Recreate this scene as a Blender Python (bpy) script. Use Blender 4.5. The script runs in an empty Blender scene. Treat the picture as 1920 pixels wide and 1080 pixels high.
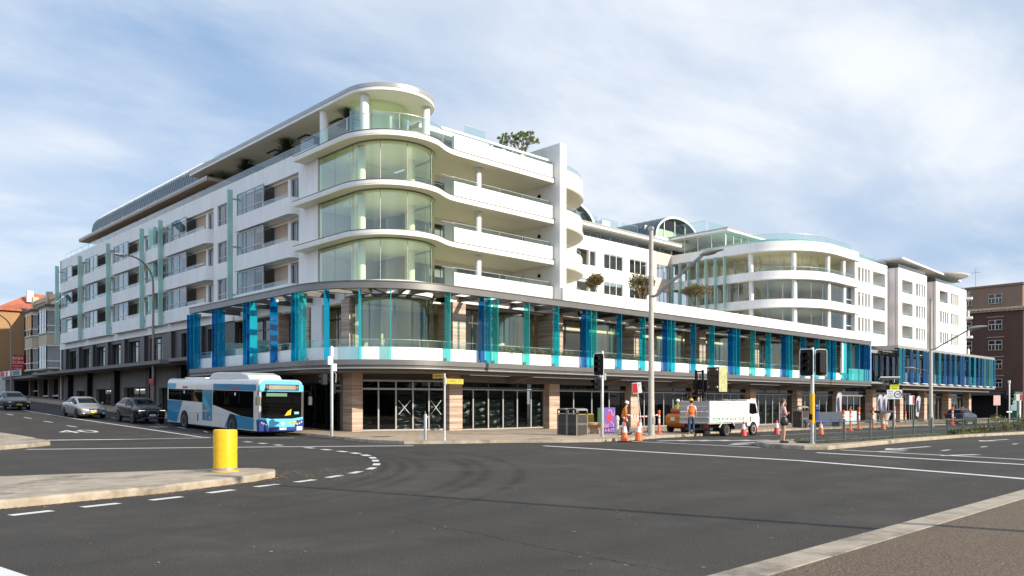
import bpy, bmesh, math, random
from mathutils import Vector, Matrix, noise
rad = math.radians
sc = bpy.context.scene
col = sc.collection
random.seed(7)

# ---------------------------------------------------------------- camera
cam = bpy.data.objects.new('camera', bpy.data.cameras.new('camera'))
col.objects.link(cam)
cam.location = (0, 0, 1.7)
cam.rotation_euler = (rad(90), 0, -math.atan2(.6935, .7205))
cam.data.sensor_width = 36.0
cam.data.lens = 27.96
cam.data.shift_y = 0.113
cam.data.clip_start = .1
cam.data.clip_end = 6000
sc.camera = cam

# ---------------------------------------------------------------- sky and sun
SUN_EL, SUN_DIR = rad(23.5), Vector((.27, -.963, 0)).normalized()      # horizontal direction towards the sun
world = bpy.data.worlds.new('World')
sc.world = world
world.use_nodes = True
wn, wl = world.node_tree.nodes, world.node_tree.links
wn.clear()
wout = wn.new('ShaderNodeOutputWorld'); wbg = wn.new('ShaderNodeBackground')
wsky = wn.new('ShaderNodeTexSky'); wsky.sky_type = 'NISHITA'; wsky.sun_disc = False
wsky.sun_elevation = SUN_EL
wsky.sun_rotation = math.atan2(SUN_DIR.x, SUN_DIR.y)
wsky.air_density = 1.0; wsky.dust_density = 1.2; wsky.ozone_density = 1.5
wtc = wn.new('ShaderNodeTexCoord')
wsep = wn.new('ShaderNodeSeparateXYZ'); wl.new(wtc.outputs['Generated'], wsep.inputs[0])
def wmath(op, a, b=None, clamp=False):
    n = wn.new('ShaderNodeMath'); n.operation = op; n.use_clamp = clamp
    for i, q in enumerate((a, b)):
        if q is None: continue
        if isinstance(q, (int, float)): n.inputs[i].default_value = q
        else: wl.new(q, n.inputs[i])
    return n.outputs[0]
zc = wmath('ADD', wmath('MAXIMUM', wsep.outputs[2], 0.0), 0.16)       # clouds lie on a layer overhead
wcmb = wn.new('ShaderNodeCombineXYZ')
wl.new(wmath('DIVIDE', wsep.outputs[0], zc), wcmb.inputs[0])
wl.new(wmath('DIVIDE', wsep.outputs[1], zc), wcmb.inputs[1])
def wnoise(scale, detail, rough, dist, off):
    mp = wn.new('ShaderNodeMapping'); mp.inputs['Location'].default_value = off
    mp.inputs['Rotation'].default_value = (0, 0, rad(35)); mp.inputs['Scale'].default_value = (.62, 1.1, 1)
    wl.new(wcmb.outputs[0], mp.inputs[0])
    n = wn.new('ShaderNodeTexNoise'); n.inputs['Scale'].default_value = scale
    n.inputs['Detail'].default_value = detail; n.inputs['Roughness'].default_value = rough
    n.inputs['Distortion'].default_value = dist
    wl.new(mp.outputs[0], n.inputs['Vector']); return n.outputs['Fac']
def wramp(fac, p0, p1):
    n = wn.new('ShaderNodeMapRange'); n.interpolation_type = 'SMOOTHSTEP'
    n.inputs['From Min'].default_value = p0; n.inputs['From Max'].default_value = p1
    wl.new(fac, n.inputs['Value']); return n.outputs[0]
c_big = wramp(wnoise(.55, 4, .5, .2, (2.2, 2.9, 0)), .36, .64)
c_fine = wramp(wnoise(1.7, 9, .58, .25, (1.3, 4.4, 2)), .36, .68)
cover = wmath('ADD', wmath('MULTIPLY', c_big, .58), wmath('MULTIPLY', c_fine, .42), True)
wmix = wn.new('ShaderNodeMixRGB'); wl.new(cover, wmix.inputs[0])
whaze = wn.new('ShaderNodeMixRGB'); whaze.inputs[0].default_value = .7; whaze.inputs[2].default_value = (1.9, 3.05, 4.9, 1)
wl.new(wsky.outputs[0], whaze.inputs[1])
wl.new(whaze.outputs[0], wmix.inputs[1]); wmix.inputs[2].default_value = (6.0, 6.2, 6.5, 1)
wfill = wn.new('ShaderNodeMapRange'); wfill.interpolation_type = 'SMOOTHSTEP'      # brighter unseen sky towards the side street, added to fill its shaded front
for k_, v_ in zip(('From Min','From Max','To Min','To Max'), (.12,-.7,1.0,1.6)): wfill.inputs[k_].default_value = v_
wl.new(wsep.outputs[0], wfill.inputs['Value'])
wmul = wn.new('ShaderNodeVectorMath'); wmul.operation = 'SCALE'; wl.new(wmix.outputs[0], wmul.inputs[0]); wl.new(wfill.outputs[0], wmul.inputs['Scale'])
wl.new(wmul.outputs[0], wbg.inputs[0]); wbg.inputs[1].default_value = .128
wl.new(wbg.outputs[0], wout.inputs[0])

sun = bpy.data.objects.new('sun', bpy.data.lights.new('sun', 'SUN'))
col.objects.link(sun)
sun.data.energy = 5.0; sun.data.angle = rad(.5); sun.data.color = (1, .91, .77)
sdir = Vector((SUN_DIR.x * math.cos(SUN_EL), SUN_DIR.y * math.cos(SUN_EL), math.sin(SUN_EL)))
sun.rotation_euler = sdir.to_track_quat('Z', 'Y').to_euler()
sun.location = (30, -60, 60)

sc.view_settings.view_transform = 'Standard'; sc.view_settings.look = 'None'
sc.view_settings.exposure = 0.36; sc.view_settings.gamma = 1.0
cy = sc.cycles
cy.max_bounces = 8; cy.diffuse_bounces = 5; cy.glossy_bounces = 3; cy.transmission_bounces = 4
cy.transparent_max_bounces = 24; cy.sample_clamp_indirect = 6; cy.caustics_reflective = False; cy.caustics_refractive = False

# ---------------------------------------------------------------- helpers
class MB:
    """collects faces, links them as ONE mesh object"""
    def __init__(s): s.v, s.f, s.mi, s.c, s.M = [], [], [], 0, None
    def add(s, vs, fs):
        n = len(s.v)
        for p in vs:
            p = Vector(p); s.v.append(s.M @ p if s.M else p)
        for f in fs: s.f.append([n + i for i in f]); s.mi.append(s.c)
        return s
    def box(s, x0, x1, y0, y1, z0, z1):
        return s.add([(x0,y0,z0),(x1,y0,z0),(x1,y1,z0),(x0,y1,z0),(x0,y0,z1),(x1,y0,z1),(x1,y1,z1),(x0,y1,z1)],
                     [(0,3,2,1),(4,5,6,7),(0,1,5,4),(1,2,6,5),(2,3,7,6),(3,0,4,7)])
    def quad(s, *p): return s.add(p, [tuple(range(len(p)))])
    def prism(s, pts, z0, z1, caps=True):
        n = len(pts)
        vs = [(x,y,z0) for x,y in pts] + [(x,y,z1) for x,y in pts]
        fs = [(i,(i+1)%n,n+(i+1)%n,n+i) for i in range(n)]
        if caps: fs += [tuple(range(n-1,-1,-1)), tuple(range(n,2*n))]
        return s.add(vs, fs)
    def prof(s, pts, axis, a0, a1, caps=True):
        """extrude a 2D outline along x (pts = y,z) or y (pts = x,z)"""
        n = len(pts)
        mk = (lambda a,p:(a,p[0],p[1])) if axis == 'x' else (lambda a,p:(p[0],a,p[1]))
        vs = [mk(a0,p) for p in pts] + [mk(a1,p) for p in pts]
        fs = [(i,(i+1)%n,n+(i+1)%n,n+i) for i in range(n)]
        if caps: fs += [tuple(range(n-1,-1,-1)), tuple(range(n,2*n))]
        return s.add(vs, fs)
    def sheet(s, pts, z0, z1):
        """vertical sheet along an open path"""
        n = len(pts)
        return s.add([(x,y,z0) for x,y in pts]+[(x,y,z1) for x,y in pts], [(i,i+1,n+i+1,n+i) for i in range(n-1)])
    def band(s, pts, z0, z1, t):
        """vertical band with thickness t (to the left of the path)"""
        return s.prism(list(pts) + offset(pts, t)[::-1], z0, z1) if len(pts) == 2 else s._band(pts, z0, z1, t)
    def _band(s, pts, z0, z1, t):
        q = offset(pts, t); n = len(pts)
        vs = [(x,y,z0) for x,y in pts]+[(x,y,z1) for x,y in pts]+[(x,y,z0) for x,y in q]+[(x,y,z1) for x,y in q]
        fs = []
        for i in range(n-1):
            fs += [(i,i+1,n+i+1,n+i),(2*n+i+1,2*n+i,3*n+i,3*n+i+1),(n+i,n+i+1,3*n+i+1,3*n+i),(i+1,i,2*n+i,2*n+i+1)]
        fs += [(0,n,3*n,2*n),(n-1,3*n-1,4*n-1,2*n-1)]
        return s.add(vs, fs)
    def tube(s, p0, p1, r0, r1=None, n=8, caps=True):
        p0, p1 = Vector(p0), Vector(p1); r1 = r0 if r1 is None else r1
        d = (p1-p0).normalized(); a = d.orthogonal().normalized(); b = d.cross(a)
        vs = []
        for p, r in ((p0,r0),(p1,r1)):
            vs += [p + (a*math.cos(2*math.pi*i/n)+b*math.sin(2*math.pi*i/n))*r for i in range(n)]
        fs = [(i,(i+1)%n,n+(i+1)%n,n+i) for i in range(n)]
        if caps: fs += [tuple(range(n-1,-1,-1)), tuple(range(n,2*n))]
        return s.add(vs, fs)
    def path(s, pts, r, n=6):
        pts = [Vector(p) for p in pts]; m = len(pts); vs = []; fs = []
        rr = r if isinstance(r, (list, tuple)) else [r]*m
        a = None
        for k, p in enumerate(pts):
            d = (pts[min(k+1,m-1)]-pts[max(k-1,0)]).normalized()
            if a is None: a = d.orthogonal().normalized()
            a = (a - d*a.dot(d)).normalized(); b = d.cross(a)
            vs += [p + (a*math.cos(2*math.pi*i/n)+b*math.sin(2*math.pi*i/n))*rr[k] for i in range(n)]
        for k in range(m-1):
            fs += [(k*n+i,k*n+(i+1)%n,(k+1)*n+(i+1)%n,(k+1)*n+i) for i in range(n)]
        fs += [tuple(range(n-1,-1,-1)), tuple(range((m-1)*n,m*n))]
        return s.add(vs, fs)
    def lathe(s, prof, c=(0,0,0), n=16, axis='z'):
        vs, fs, m = [], [], len(prof)
        for r, h in prof:
            for i in range(n):
                a = 2*math.pi*i/n; q = (r*math.cos(a), r*math.sin(a))
                p = {'z':(q[0],q[1],h),'x':(h,q[0],q[1]),'y':(q[0],h,q[1])}[axis]
                vs.append((c[0]+p[0],c[1]+p[1],c[2]+p[2]))
        for k in range(m-1):
            fs += [(k*n+i,k*n+(i+1)%n,(k+1)*n+(i+1)%n,(k+1)*n+i) for i in range(n)]
        fs += [tuple(range(n-1,-1,-1)), tuple(range((m-1)*n,m*n))]
        return s.add(vs, fs)
    def blob(s, c, r, n=10, m=7):
        rx, ry, rz = r if isinstance(r, (tuple, list)) else (r, r, r)
        prof = []
        vs, fs = [], []
        for j in range(m+1):
            t = math.pi*j/m
            for i in range(n):
                a = 2*math.pi*i/n
                vs.append((c[0]+rx*math.sin(t)*math.cos(a), c[1]+ry*math.sin(t)*math.sin(a), c[2]-rz*math.cos(t)))
        for j in range(m):
            for i in range(n):
                fs.append((j*n+i, j*n+(i+1)%n, (j+1)*n+(i+1)%n, (j+1)*n+i))
        return s.add(vs, fs)
    def build(s, name, mats, parent=None, smooth=False, bevel=0, merge=False):
        me = bpy.data.meshes.new(name)
        off = Vector(parent.location) if (parent and parent.get('_world')) else Vector((0,0,0))
        q = parent
        while q is not None and not q.get('_world'):
            q = q.parent
        if q is not None: off = Vector(q.location)
        me.from_pydata([p - off for p in s.v], [], s.f)
        for m in (mats if isinstance(mats, (list, tuple)) else [mats]): me.materials.append(m)
        me.polygons.foreach_set('material_index', s.mi)
        bm = bmesh.new(); bm.from_mesh(me)
        if merge or smooth: bmesh.ops.remove_doubles(bm, verts=bm.verts, dist=1e-4)
        bmesh.ops.recalc_face_normals(bm, faces=bm.faces)
        if bevel:
            es = [e for e in bm.edges if len(e.link_faces) == 2 and e.calc_face_angle() > .5]
            bmesh.ops.bevel(bm, geom=es, offset=bevel, segments=2, profile=.5, affect='EDGES', clamp_overlap=True)
        bm.to_mesh(me); bm.free()
        if smooth:
            me.polygons.foreach_set('use_smooth', [True]*len(me.polygons))
            me.set_sharp_from_angle(angle=rad(smooth if smooth is not True else 38))
        o = bpy.data.objects.new(name, me); col.objects.link(o)
        if parent: o.parent = parent
        return o

def offset(pts, t):
    out = []
    for i, p in enumerate(pts):
        a = pts[max(i-1,0)]; b = pts[min(i+1,len(pts)-1)]
        dx, dy = b[0]-a[0], b[1]-a[1]; l = math.hypot(dx,dy) or 1
        out.append((p[0]-dy/l*t, p[1]+dx/l*t))
    return out
def arc(cx, cy, r, a0, a1, n=16, ry=None):
    return [(cx+r*math.cos(rad(a0+(a1-a0)*i/n)), cy+(ry or r)*math.sin(rad(a0+(a1-a0)*i/n))) for i in range(n+1)]
def tag(o, label=None, cat=None, group=None, kind=None):
    if label: o['label'] = label
    if cat: o['category'] = cat
    if group: o['group'] = group
    if kind: o['kind'] = kind
    return o
def thing(name, label, cat, loc=(0,0,0), rz=0, group=None, world=False):
    o = bpy.data.objects.new(name, None); col.objects.link(o)
    o.location = loc; o.rotation_euler = (0,0,rz); o.empty_display_size = .3
    if world: o['_world'] = 1
    return tag(o, label, cat, group)
def copy_tree(o, parent=None):
    c = o.copy(); col.objects.link(c)
    if parent: c.parent = parent
    for ch in list(o.children): copy_tree(ch, c)
    return c
def gz(x, y):
    """height of the ground: the side street climbs, the main street falls gently"""
    if x <= 26: return .036*min(max(y-40, 0), 90)
    return -.0095*min(max(x-28, 0), 67)
def struct(o): o['kind'] = 'structure'; return o
def drape(polys, dz, name, m, skirt=0, kind='structure'):
    """flat polygons laid over the ground, dz above it; skirt drops their edge as a kerb face"""
    bm = bmesh.new()
    for poly in polys:
        bm.faces.new([bm.verts.new((x,y,0)) for x,y in poly])
    for co, no in (((28,0,0),(1,0,0)),((95,0,0),(1,0,0)),((0,40,0),(0,1,0)),((0,130,0),(0,1,0)),((26,0,0),(1,0,0))):
        bmesh.ops.bisect_plane(bm, geom=bm.verts[:]+bm.edges[:]+bm.faces[:], plane_co=co, plane_no=no, dist=1e-5)
    bmesh.ops.recalc_face_normals(bm, faces=bm.faces)
    for f in bm.faces:
        if f.normal.z < 0: f.normal_flip()
    if skirt:
        be = [e for e in bm.edges if len(e.link_faces) == 1]
        top = set(bm.verts)
        r = bmesh.ops.extrude_edge_only(bm, edges=be)
        low = [v for v in r['geom'] if isinstance(v, bmesh.types.BMVert)]
        for v in top: v.co.z = gz(v.co.x, v.co.y)+dz
        for v in low: v.co.z = gz(v.co.x, v.co.y)+dz-skirt
    else:
        for v in bm.verts: v.co.z = gz(v.co.x, v.co.y)+dz
    bmesh.ops.recalc_face_normals(bm, faces=bm.faces)
    me = bpy.data.meshes.new(name); bm.to_mesh(me); bm.free(); me.materials.append(m)
    o = bpy.data.objects.new(name, me); col.objects.link(o)
    if kind: o['kind'] = kind
    return o
_font = {}
def text_mb(txt, size, depth=.004):
    """letters as flat extruded faces, centred, in the local x-z plane facing -y; returns verts, faces"""
    cu = bpy.data.curves.new('txt', 'FONT'); cu.body = txt; cu.size = size; cu.align_x = 'CENTER'; cu.align_y = 'CENTER'
    cu.extrude = depth/2; cu.resolution_u = 3
    o = bpy.data.objects.new('txt', cu); col.objects.link(o)
    dg = bpy.context.evaluated_depsgraph_get(); dg.update()
    me = o.evaluated_get(dg).to_mesh()
    vs = [(v.co.x, -v.co.z, v.co.y) for v in me.vertices]; fs = [tuple(p.vertices) for p in me.polygons]
    o.evaluated_get(dg).to_mesh_clear()
    bpy.data.objects.remove(o); bpy.data.curves.remove(cu)
    return vs, fs
def add_text(mb, txt, size, M, depth=.004, sx=1):
    vs, fs = text_mb(txt, size, depth)
    mb.add([M @ Vector((x*sx,y,z)) for x,y,z in vs], fs); return mb
def T(x, y, z, rz=0, rx=0, ry=0):
    return Matrix.Translation((x,y,z)) @ Matrix.Rotation(rz,4,'Z') @ Matrix.Rotation(rx,4,'X') @ Matrix.Rotation(ry,4,'Y')

# ---------------------------------------------------------------- materials
def lin(c):
    """sRGB 0-255 -> linear"""
    return tuple(((q/255)/12.92 if q/255 <= .04045 else (((q/255)+.055)/1.055)**2.4) for q in c)
class NT:
    def __init__(s, name):
        s.m = bpy.data.materials.new(name); s.m.use_nodes = True
        s.n, s.l = s.m.node_tree.nodes, s.m.node_tree.links
        s.p = s.n['Principled BSDF']; s.out = s.n['Material Output']
        s.tc = s.n.new('ShaderNodeTexCoord')
        s.co = s.tc.outputs['Object']
    def noise(s, scale, detail=4, rough=.6, stretch=None, dist=0):
        n = s.n.new('ShaderNodeTexNoise'); n.inputs['Scale'].default_value = scale
        n.inputs['Detail'].default_value = detail; n.inputs['Roughness'].default_value = rough
        n.inputs['Distortion'].default_value = dist
        co = s.co
        if stretch:
            mp = s.n.new('ShaderNodeMapping'); mp.inputs['Scale'].default_value = stretch
            s.l.new(co, mp.inputs[0]); co = mp.outputs[0]
        s.l.new(co, n.inputs['Vector']); return n.outputs['Fac']
    def ramp(s, fac, stops):
        n = s.n.new('ShaderNodeValToRGB'); e = n.color_ramp.elements
        while len(e) < len(stops): e.new(.5)
        for q, (p, c) in zip(e, stops): q.position = p; q.color = (*c, 1) if len(c) == 3 else c
        s.l.new(fac, n.inputs[0]); return n.outputs[0]
    def rng(s, fac, a, b, c=0, d=1):
        n = s.n.new('ShaderNodeMapRange')
        for k, v in zip(('From Min','From Max','To Min','To Max'), (a,b,c,d)): n.inputs[k].default_value = v
        s.l.new(fac, n.inputs['Value']); return n.outputs[0]
    def mix(s, fac, a, b, mode='MIX'):
        n = s.n.new('ShaderNodeMixRGB'); n.blend_type = mode
        for i, q in enumerate((fac,a,b)):
            if isinstance(q, (int,float)): n.inputs[i].default_value = q
            elif isinstance(q, tuple): n.inputs[i].default_value = (*q[:3],1)
            else: s.l.new(q, n.inputs[i])
        return n.outputs[0]
    def math(s, op, a, b=None, clamp=False):
        n = s.n.new('ShaderNodeMath'); n.operation = op; n.use_clamp = clamp
        for i, q in enumerate((a,b)):
            if q is None: continue
            if isinstance(q, (int,float)): n.inputs[i].default_value = q
            else: s.l.new(q, n.inputs[i])
        return n.outputs[0]
    def bump(s, h, strength=.3, dist=.02):
        b = s.n.new('ShaderNodeBump'); b.inputs['Strength'].default_value = strength; b.inputs['Distance'].default_value = dist
        s.l.new(h, b.inputs['Height']); s.l.new(b.outputs[0], s.p.inputs['Normal'])
    def col(s, c):
        if isinstance(c, tuple): s.p.inputs['Base Color'].default_value = (*c[:3],1)
        else: s.l.new(c, s.p.inputs['Base Color'])
    def set(s, **k):
        for a, v in k.items(): s.p.inputs[a.replace('_',' ')].default_value = v
MATS = {}
def simple(name, c, rough=.55, metal=0, var=.12, scale=3.0, bump=0, bscale=60, coat=0, spec=.5):
    """principled colour with a little patchy variation (dust, wear)"""
    t = NT(name)
    lo = tuple(q*(1-var) for q in c); hi = tuple(min(1,q*(1+var*.6)) for q in c)
    n = t.noise(scale, 5, .65)
    t.col(t.mix(t.rng(n,.3,.7), lo, hi))
    t.p.inputs['Roughness'].default_value = rough; t.p.inputs['Metallic'].default_value = metal
    t.p.inputs['Specular IOR Level'].default_value = spec
    if coat: t.set(Coat_Weight=coat, Coat_Roughness=.08)
    if bump: t.bump(t.noise(bscale, 3), bump, .01)
    MATS[name] = t.m; return t.m
def glass(name, tint, refl=1.0, rough=0.0, ior=1.5, base=None, basefac=0, gcol=(1,1,1)):
    """thin pane: tinted straight-through light plus Fresnel mirror"""
    t = NT(name); t.n.remove(t.p)
    tr = t.n.new('ShaderNodeBsdfTransparent'); tr.inputs[0].default_value = (*tint,1)
    gl = t.n.new('ShaderNodeBsdfGlossy'); gl.inputs['Roughness'].default_value = rough; gl.inputs[0].default_value = (*gcol,1)
    ge = t.n.new('ShaderNodeNewGeometry'); dt = t.n.new('ShaderNodeVectorMath'); dt.operation = 'DOT_PRODUCT'
    t.l.new(ge.outputs['Normal'], dt.inputs[0]); t.l.new(ge.outputs['Incoming'], dt.inputs[1])
    g1 = t.math('SUBTRACT', 1.0, t.math('ABSOLUTE', dt.outputs['Value']), True)          # Schlick, the same from both sides of a pane
    f0 = ((ior-1)/(ior+1))**2
    fac = t.math('MULTIPLY', t.math('ADD', t.math('MULTIPLY', t.math('POWER', g1, 5.0), 1-f0), f0), refl, True)
    mx = t.n.new('ShaderNodeMixShader'); t.l.new(fac, mx.inputs[0])
    src = tr.outputs[0]
    if basefac:
        df = t.n.new('ShaderNodeBsdfDiffuse'); df.inputs[0].default_value = (*base,1)
        m2 = t.n.new('ShaderNodeMixShader'); m2.inputs[0].default_value = basefac
        t.l.new(tr.outputs[0], m2.inputs[1]); t.l.new(df.outputs[0], m2.inputs[2]); src = m2.outputs[0]
    t.l.new(src, mx.inputs[1]); t.l.new(gl.outputs[0], mx.inputs[2]); t.l.new(mx.outputs[0], t.out.inputs[0])
    MATS[name] = t.m; return t.m

def make_render(name, c, stain=.16):
    t = NT(name)
    big = t.noise(.5, 5, .6); streak = t.noise(1.0, 4, .6, (2.2,2.2,.25))
    k = t.rng(t.math('ADD', t.math('MULTIPLY', big, .5), t.math('MULTIPLY', streak, .5)), .35, .62)
    t.col(t.mix(k, tuple(q*(1-stain) for q in c), c))
    t.set(Roughness=.8); t.bump(t.noise(45, 3), .12, .01)
    MATS[name] = t.m; return t.m
M_white = make_render('white_render', (.81,.795,.765), .13)
M_soff = make_render('soffit_render', (.84,.79,.66), .04)
M_cream = make_render('cream_render', (.55,.44,.31), .2)
M_pink = make_render('pink_render', (.66,.50,.43), .08)
M_grey = make_render('grey_render', (.19,.175,.16), .15)
M_fasc = simple('fascia_metal', (.17,.165,.158), .38, .45, .1, 1.5)
M_beam = simple('beam_metal', (.085,.078,.07), .45, .3, .15)
M_room = make_render('room_paint', (.74,.68,.52), .1)
M_cream2 = make_render('cream_paint', (.56,.48,.33), .1)
M_alu = simple('aluminium', (.36,.355,.34), .42, .35, .1, 1.5)
M_alud = simple('dark_aluminium', (.09,.085,.08), .4, .2, .15)
M_frame = simple('window_frame', (.42,.42,.40), .4, .3, .1)
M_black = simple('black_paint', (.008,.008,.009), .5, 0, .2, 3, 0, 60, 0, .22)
M_rubber = simple('rubber', (.018,.018,.018), .8, 0, .3, 8)
M_steel = simple('galvanised_steel', (.40,.41,.40), .5, .6, .2, 4, .1, 30)
M_conc = simple('concrete', (.36,.33,.285), .85, 0, .22, 1.6, .3, 40)
M_brown = make_render('brown_panel', (.47,.345,.25), .15)
M_dgrey = simple('dark_cladding', (.055,.05,.05), .5, 0, .2, 2)
M_zinc = simple('zinc_roof', (.10,.125,.14), .38, .55, .18, 1.2)
M_green = simple('green_glass_solid', (.30,.52,.46), .25, 0, .06)
M_whitep = simple('white_paint', (.78,.78,.75), .45, 0, .06, 2)
M_chrome = simple('chrome', (.75,.75,.75), .12, 1, .05)
M_tape = simple('white_tape', (.55,.58,.56), .6, 0, .1)
G_nose = glass('curved_glass', (.86,.99,.80), 3.4, .07, gcol=(.88,1.0,.94))
G_win = glass('window_glass', (.56,.66,.72), 1.6, .01)
G_rail = glass('rail_glass', (.74,.90,.87), 1.6)
G_clear = glass('clear_glass', (.90,.94,.90), 1.5)
G_shop = glass('shop_glass', (.50,.53,.53), .8)
G_dark = glass('tinted_glass', (.10,.11,.115), 1.0)
G_navy = [glass('navy_glass_a', (.008,.24,.56), .3, 0, 1.5, (.0,.16,.38), .2), glass('navy_glass_b', (.05,.60,.68), .35, 0, 1.5, (.0,.36,.45), .2), glass('navy_glass_c', (.25,.75,.62), .4, 0, 1.5, (.1,.4,.32), .12), glass('navy_glass_d', (.015,.40,.64), .35, 0, 1.5, (.0,.24,.42), .2)]
G_fin = glass('green_fin_glass', (.55,.84,.78), .9, .05, 1.5, (.50,.70,.645), .66)
G_blue = [glass('blue_glass_a', (.02,.42,.74), .7, 0, 1.5, (.0,.26,.55), .26), glass('blue_glass_b', (.14,.82,.90), .7, 0, 1.5, (.03,.62,.72), .28),
          glass('blue_glass_c', (.34,.90,.86), .7, 0, 1.5, (.10,.68,.66), .26), glass('blue_glass_d', (.05,.64,.82), .7, 0, 1.5, (.0,.45,.66), .26)]

def make_asphalt():
    t = NT('asphalt')
    sp = t.noise(46, 3, .8); fine = t.noise(120, 2, .8); big = t.noise(.22, 5, .6); mid = t.noise(1.4, 4, .6)
    k = t.math('ADD', t.math('MULTIPLY', sp, .85), t.math('MULTIPLY', fine, .15))
    c = t.ramp(k, [(.32,(.018,.0165,.0145)),(.46,(.050,.0455,.040)),(.56,(.075,.068,.059)),(.66,(.15,.136,.115)),(.78,(.32,.285,.235))])
    c = t.mix(t.rng(big,.32,.68,0,.45), c, t.mix(1.0, c, (.70,.69,.68), 'MULTIPLY'))
    c = t.mix(t.rng(mid,.35,.7,0,.25), c, t.mix(1.0, c, (1.3,1.22,1.1), 'MULTIPLY'))
    # wheel tracks left by turning traffic: worn-in rings, and lanes along the main street
    sx = t.n.new('ShaderNodeSeparateXYZ'); t.l.new(t.co, sx.inputs[0])
    def ring(cx, cyy, r, w):
        dx = t.math('SUBTRACT', sx.outputs[0], cx); dy = t.math('SUBTRACT', sx.outputs[1], cyy)
        d = t.math('SQRT', t.math('ADD', t.math('MULTIPLY', dx, dx), t.math('MULTIPLY', dy, dy)))
        d = t.math('ADD', d, t.math('MULTIPLY', mid, .10))
        e = t.math('ABSOLUTE', t.math('SUBTRACT', d, r+.05))
        return t.rng(e, 0, w, 1, 0)
    acc = None
    for r, w in ((13.1,.22),(13.6,.19),(14.1,.22),(15.3,.28),(15.75,.26),(16.6,.22)):
        q = ring(1.7, 25.4, r, w); acc = q if acc is None else t.math('MAXIMUM', acc, q)
    win = t.math('MULTIPLY', t.rng(sx.outputs[0], 6, 11, 0, 1), t.rng(sx.outputs[1], 21, 28, 1, 0))
    acc = t.math('MULTIPLY', acc, win)
    lanes = None
    for y0 in (5.9,7.5,9.2,10.8,19.2,20.8):
        q = t.rng(t.math('ABSOLUTE', t.math('SUBTRACT', t.math('ADD', sx.outputs[1], t.math('MULTIPLY', big, .8)), y0+.4)), 0, .55, 1, 0)
        lanes = q if lanes is None else t.math('MAXIMUM', lanes, q)
    lanes = t.math('MULTIPLY', lanes, .35)
    brk = t.rng(t.noise(.9, 3), .3, .6, .35, 1)
    acc = t.math('MULTIPLY', t.math('MAXIMUM', acc, lanes), brk, True)
    c = t.mix(t.math('MULTIPLY', acc, .62), c, (.016,.015,.014))
    # resurfaced patches and darker drips of oil
    def patch(x0, x1, y0, y1, ang):
        u = t.math('ADD', t.math('MULTIPLY', sx.outputs[0], math.cos(ang)), t.math('MULTIPLY', sx.outputs[1], math.sin(ang)))
        v = t.math('ADD', t.math('MULTIPLY', sx.outputs[0], -math.sin(ang)), t.math('MULTIPLY', sx.outputs[1], math.cos(ang)))
        u = t.math('ADD', u, t.math('MULTIPLY', t.math('SUBTRACT', mid, .5), .12)); v = t.math('ADD', v, t.math('MULTIPLY', t.math('SUBTRACT', mid, .5), .12))
        a = t.math('MULTIPLY', t.rng(u, x0, x0+.03), t.rng(u, x1, x1-.03)); b = t.math('MULTIPLY', t.rng(v, y0, y0+.03), t.rng(v, y1, y1-.03))
        return t.math('MULTIPLY', a, b, True)
    for q, tone in ((patch(18.2,21.2,31.2,33.6,.0),(1.5,1.45,1.4)),(patch(12.5,16.0,36.2,40.4,.05),(.72,.72,.73)),(patch(23.6,34,7.0,8.3,.02),(.80,.80,.80)),(patch(9,10.6,9.5,12.6,.3),(.82,.82,.82))):
        c = t.mix(t.math('MULTIPLY', q, .55), c, t.mix(1.0, c, tone, 'MULTIPLY'))
    oil = t.rng(t.noise(1.9, 3, .5), .69, .76, 0, .5)
    c = t.mix(oil, c, (.018,.017,.016))
    dust = t.math('MULTIPLY', t.rng(t.noise(.35, 6, .7), .5, .72), .3)
    c = t.mix(dust, c, (.15,.125,.095))
    # cracks: only along a few wandering lines
    wob = t.math('ADD', t.math('MULTIPLY', t.math('SUBTRACT', t.noise(.8, 2, .5), .5), .35), t.math('MULTIPLY', t.math('SUBTRACT', t.noise(6, 5, .75), .5), .30))
    line = t.math('ABSOLUTE', t.math('ADD', t.math('SUBTRACT', sx.outputs[0], t.math('MULTIPLY', sx.outputs[1], .062)), t.math('SUBTRACT', wob, 6.42)))
    crack = t.math('MULTIPLY', t.rng(line, 0, .03, 1, 0), t.rng(sx.outputs[1], 4.4, 5.0, 0, 1))
    crack = t.math('MULTIPLY', crack, t.rng(sx.outputs[1], 10.4, 9.4, 0, 1))
    c = t.mix(t.math('MULTIPLY', crack, .8), c, (.012,.011,.010))
    t.col(c); t.set(Roughness=.86); t.p.inputs['Specular IOR Level'].default_value = .18
    t.bump(t.math('ADD', k, t.math('MULTIPLY', fine, .5)), .5, .006)
    return t.m
M_asph = make_asphalt()
def make_path():
    t = NT('brown_path')
    sp = t.noise(40, 3, .8); big = t.noise(.8, 4)
    c = t.ramp(sp, [(.32,(.045,.029,.018)),(.48,(.105,.072,.045)),(.6,(.19,.138,.088)),(.74,(.42,.32,.2))])
    t.col(t.mix(t.rng(big,.3,.7,0,.4), c, t.mix(1.0, c, (.7,.68,.66), 'MULTIPLY'))); t.set(Roughness=.9); t.bump(sp, .6, .006)
    return t.m
M_path = make_path()
def make_kerb():
    t = NT('kerb_concrete')
    a = t.noise(2.2, 6, .7); b = t.noise(70, 2, .7); d = t.noise(.7, 5, .7)
    c = t.mix(t.rng(a,.35,.7), (.31,.255,.185), (.52,.44,.335))
    c = t.mix(t.rng(b,.35,.7,0,.35), c, (.20,.165,.125))
    c = t.mix(t.rng(d,.52,.68,0,.8), c, (.10,.085,.065))
    br = t.n.new('ShaderNodeTexBrick'); br.offset = 0
    t.col(c); t.set(Roughness=.9); t.bump(b, .5, .006); return t.m
M_kerb = make_kerb()
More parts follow.
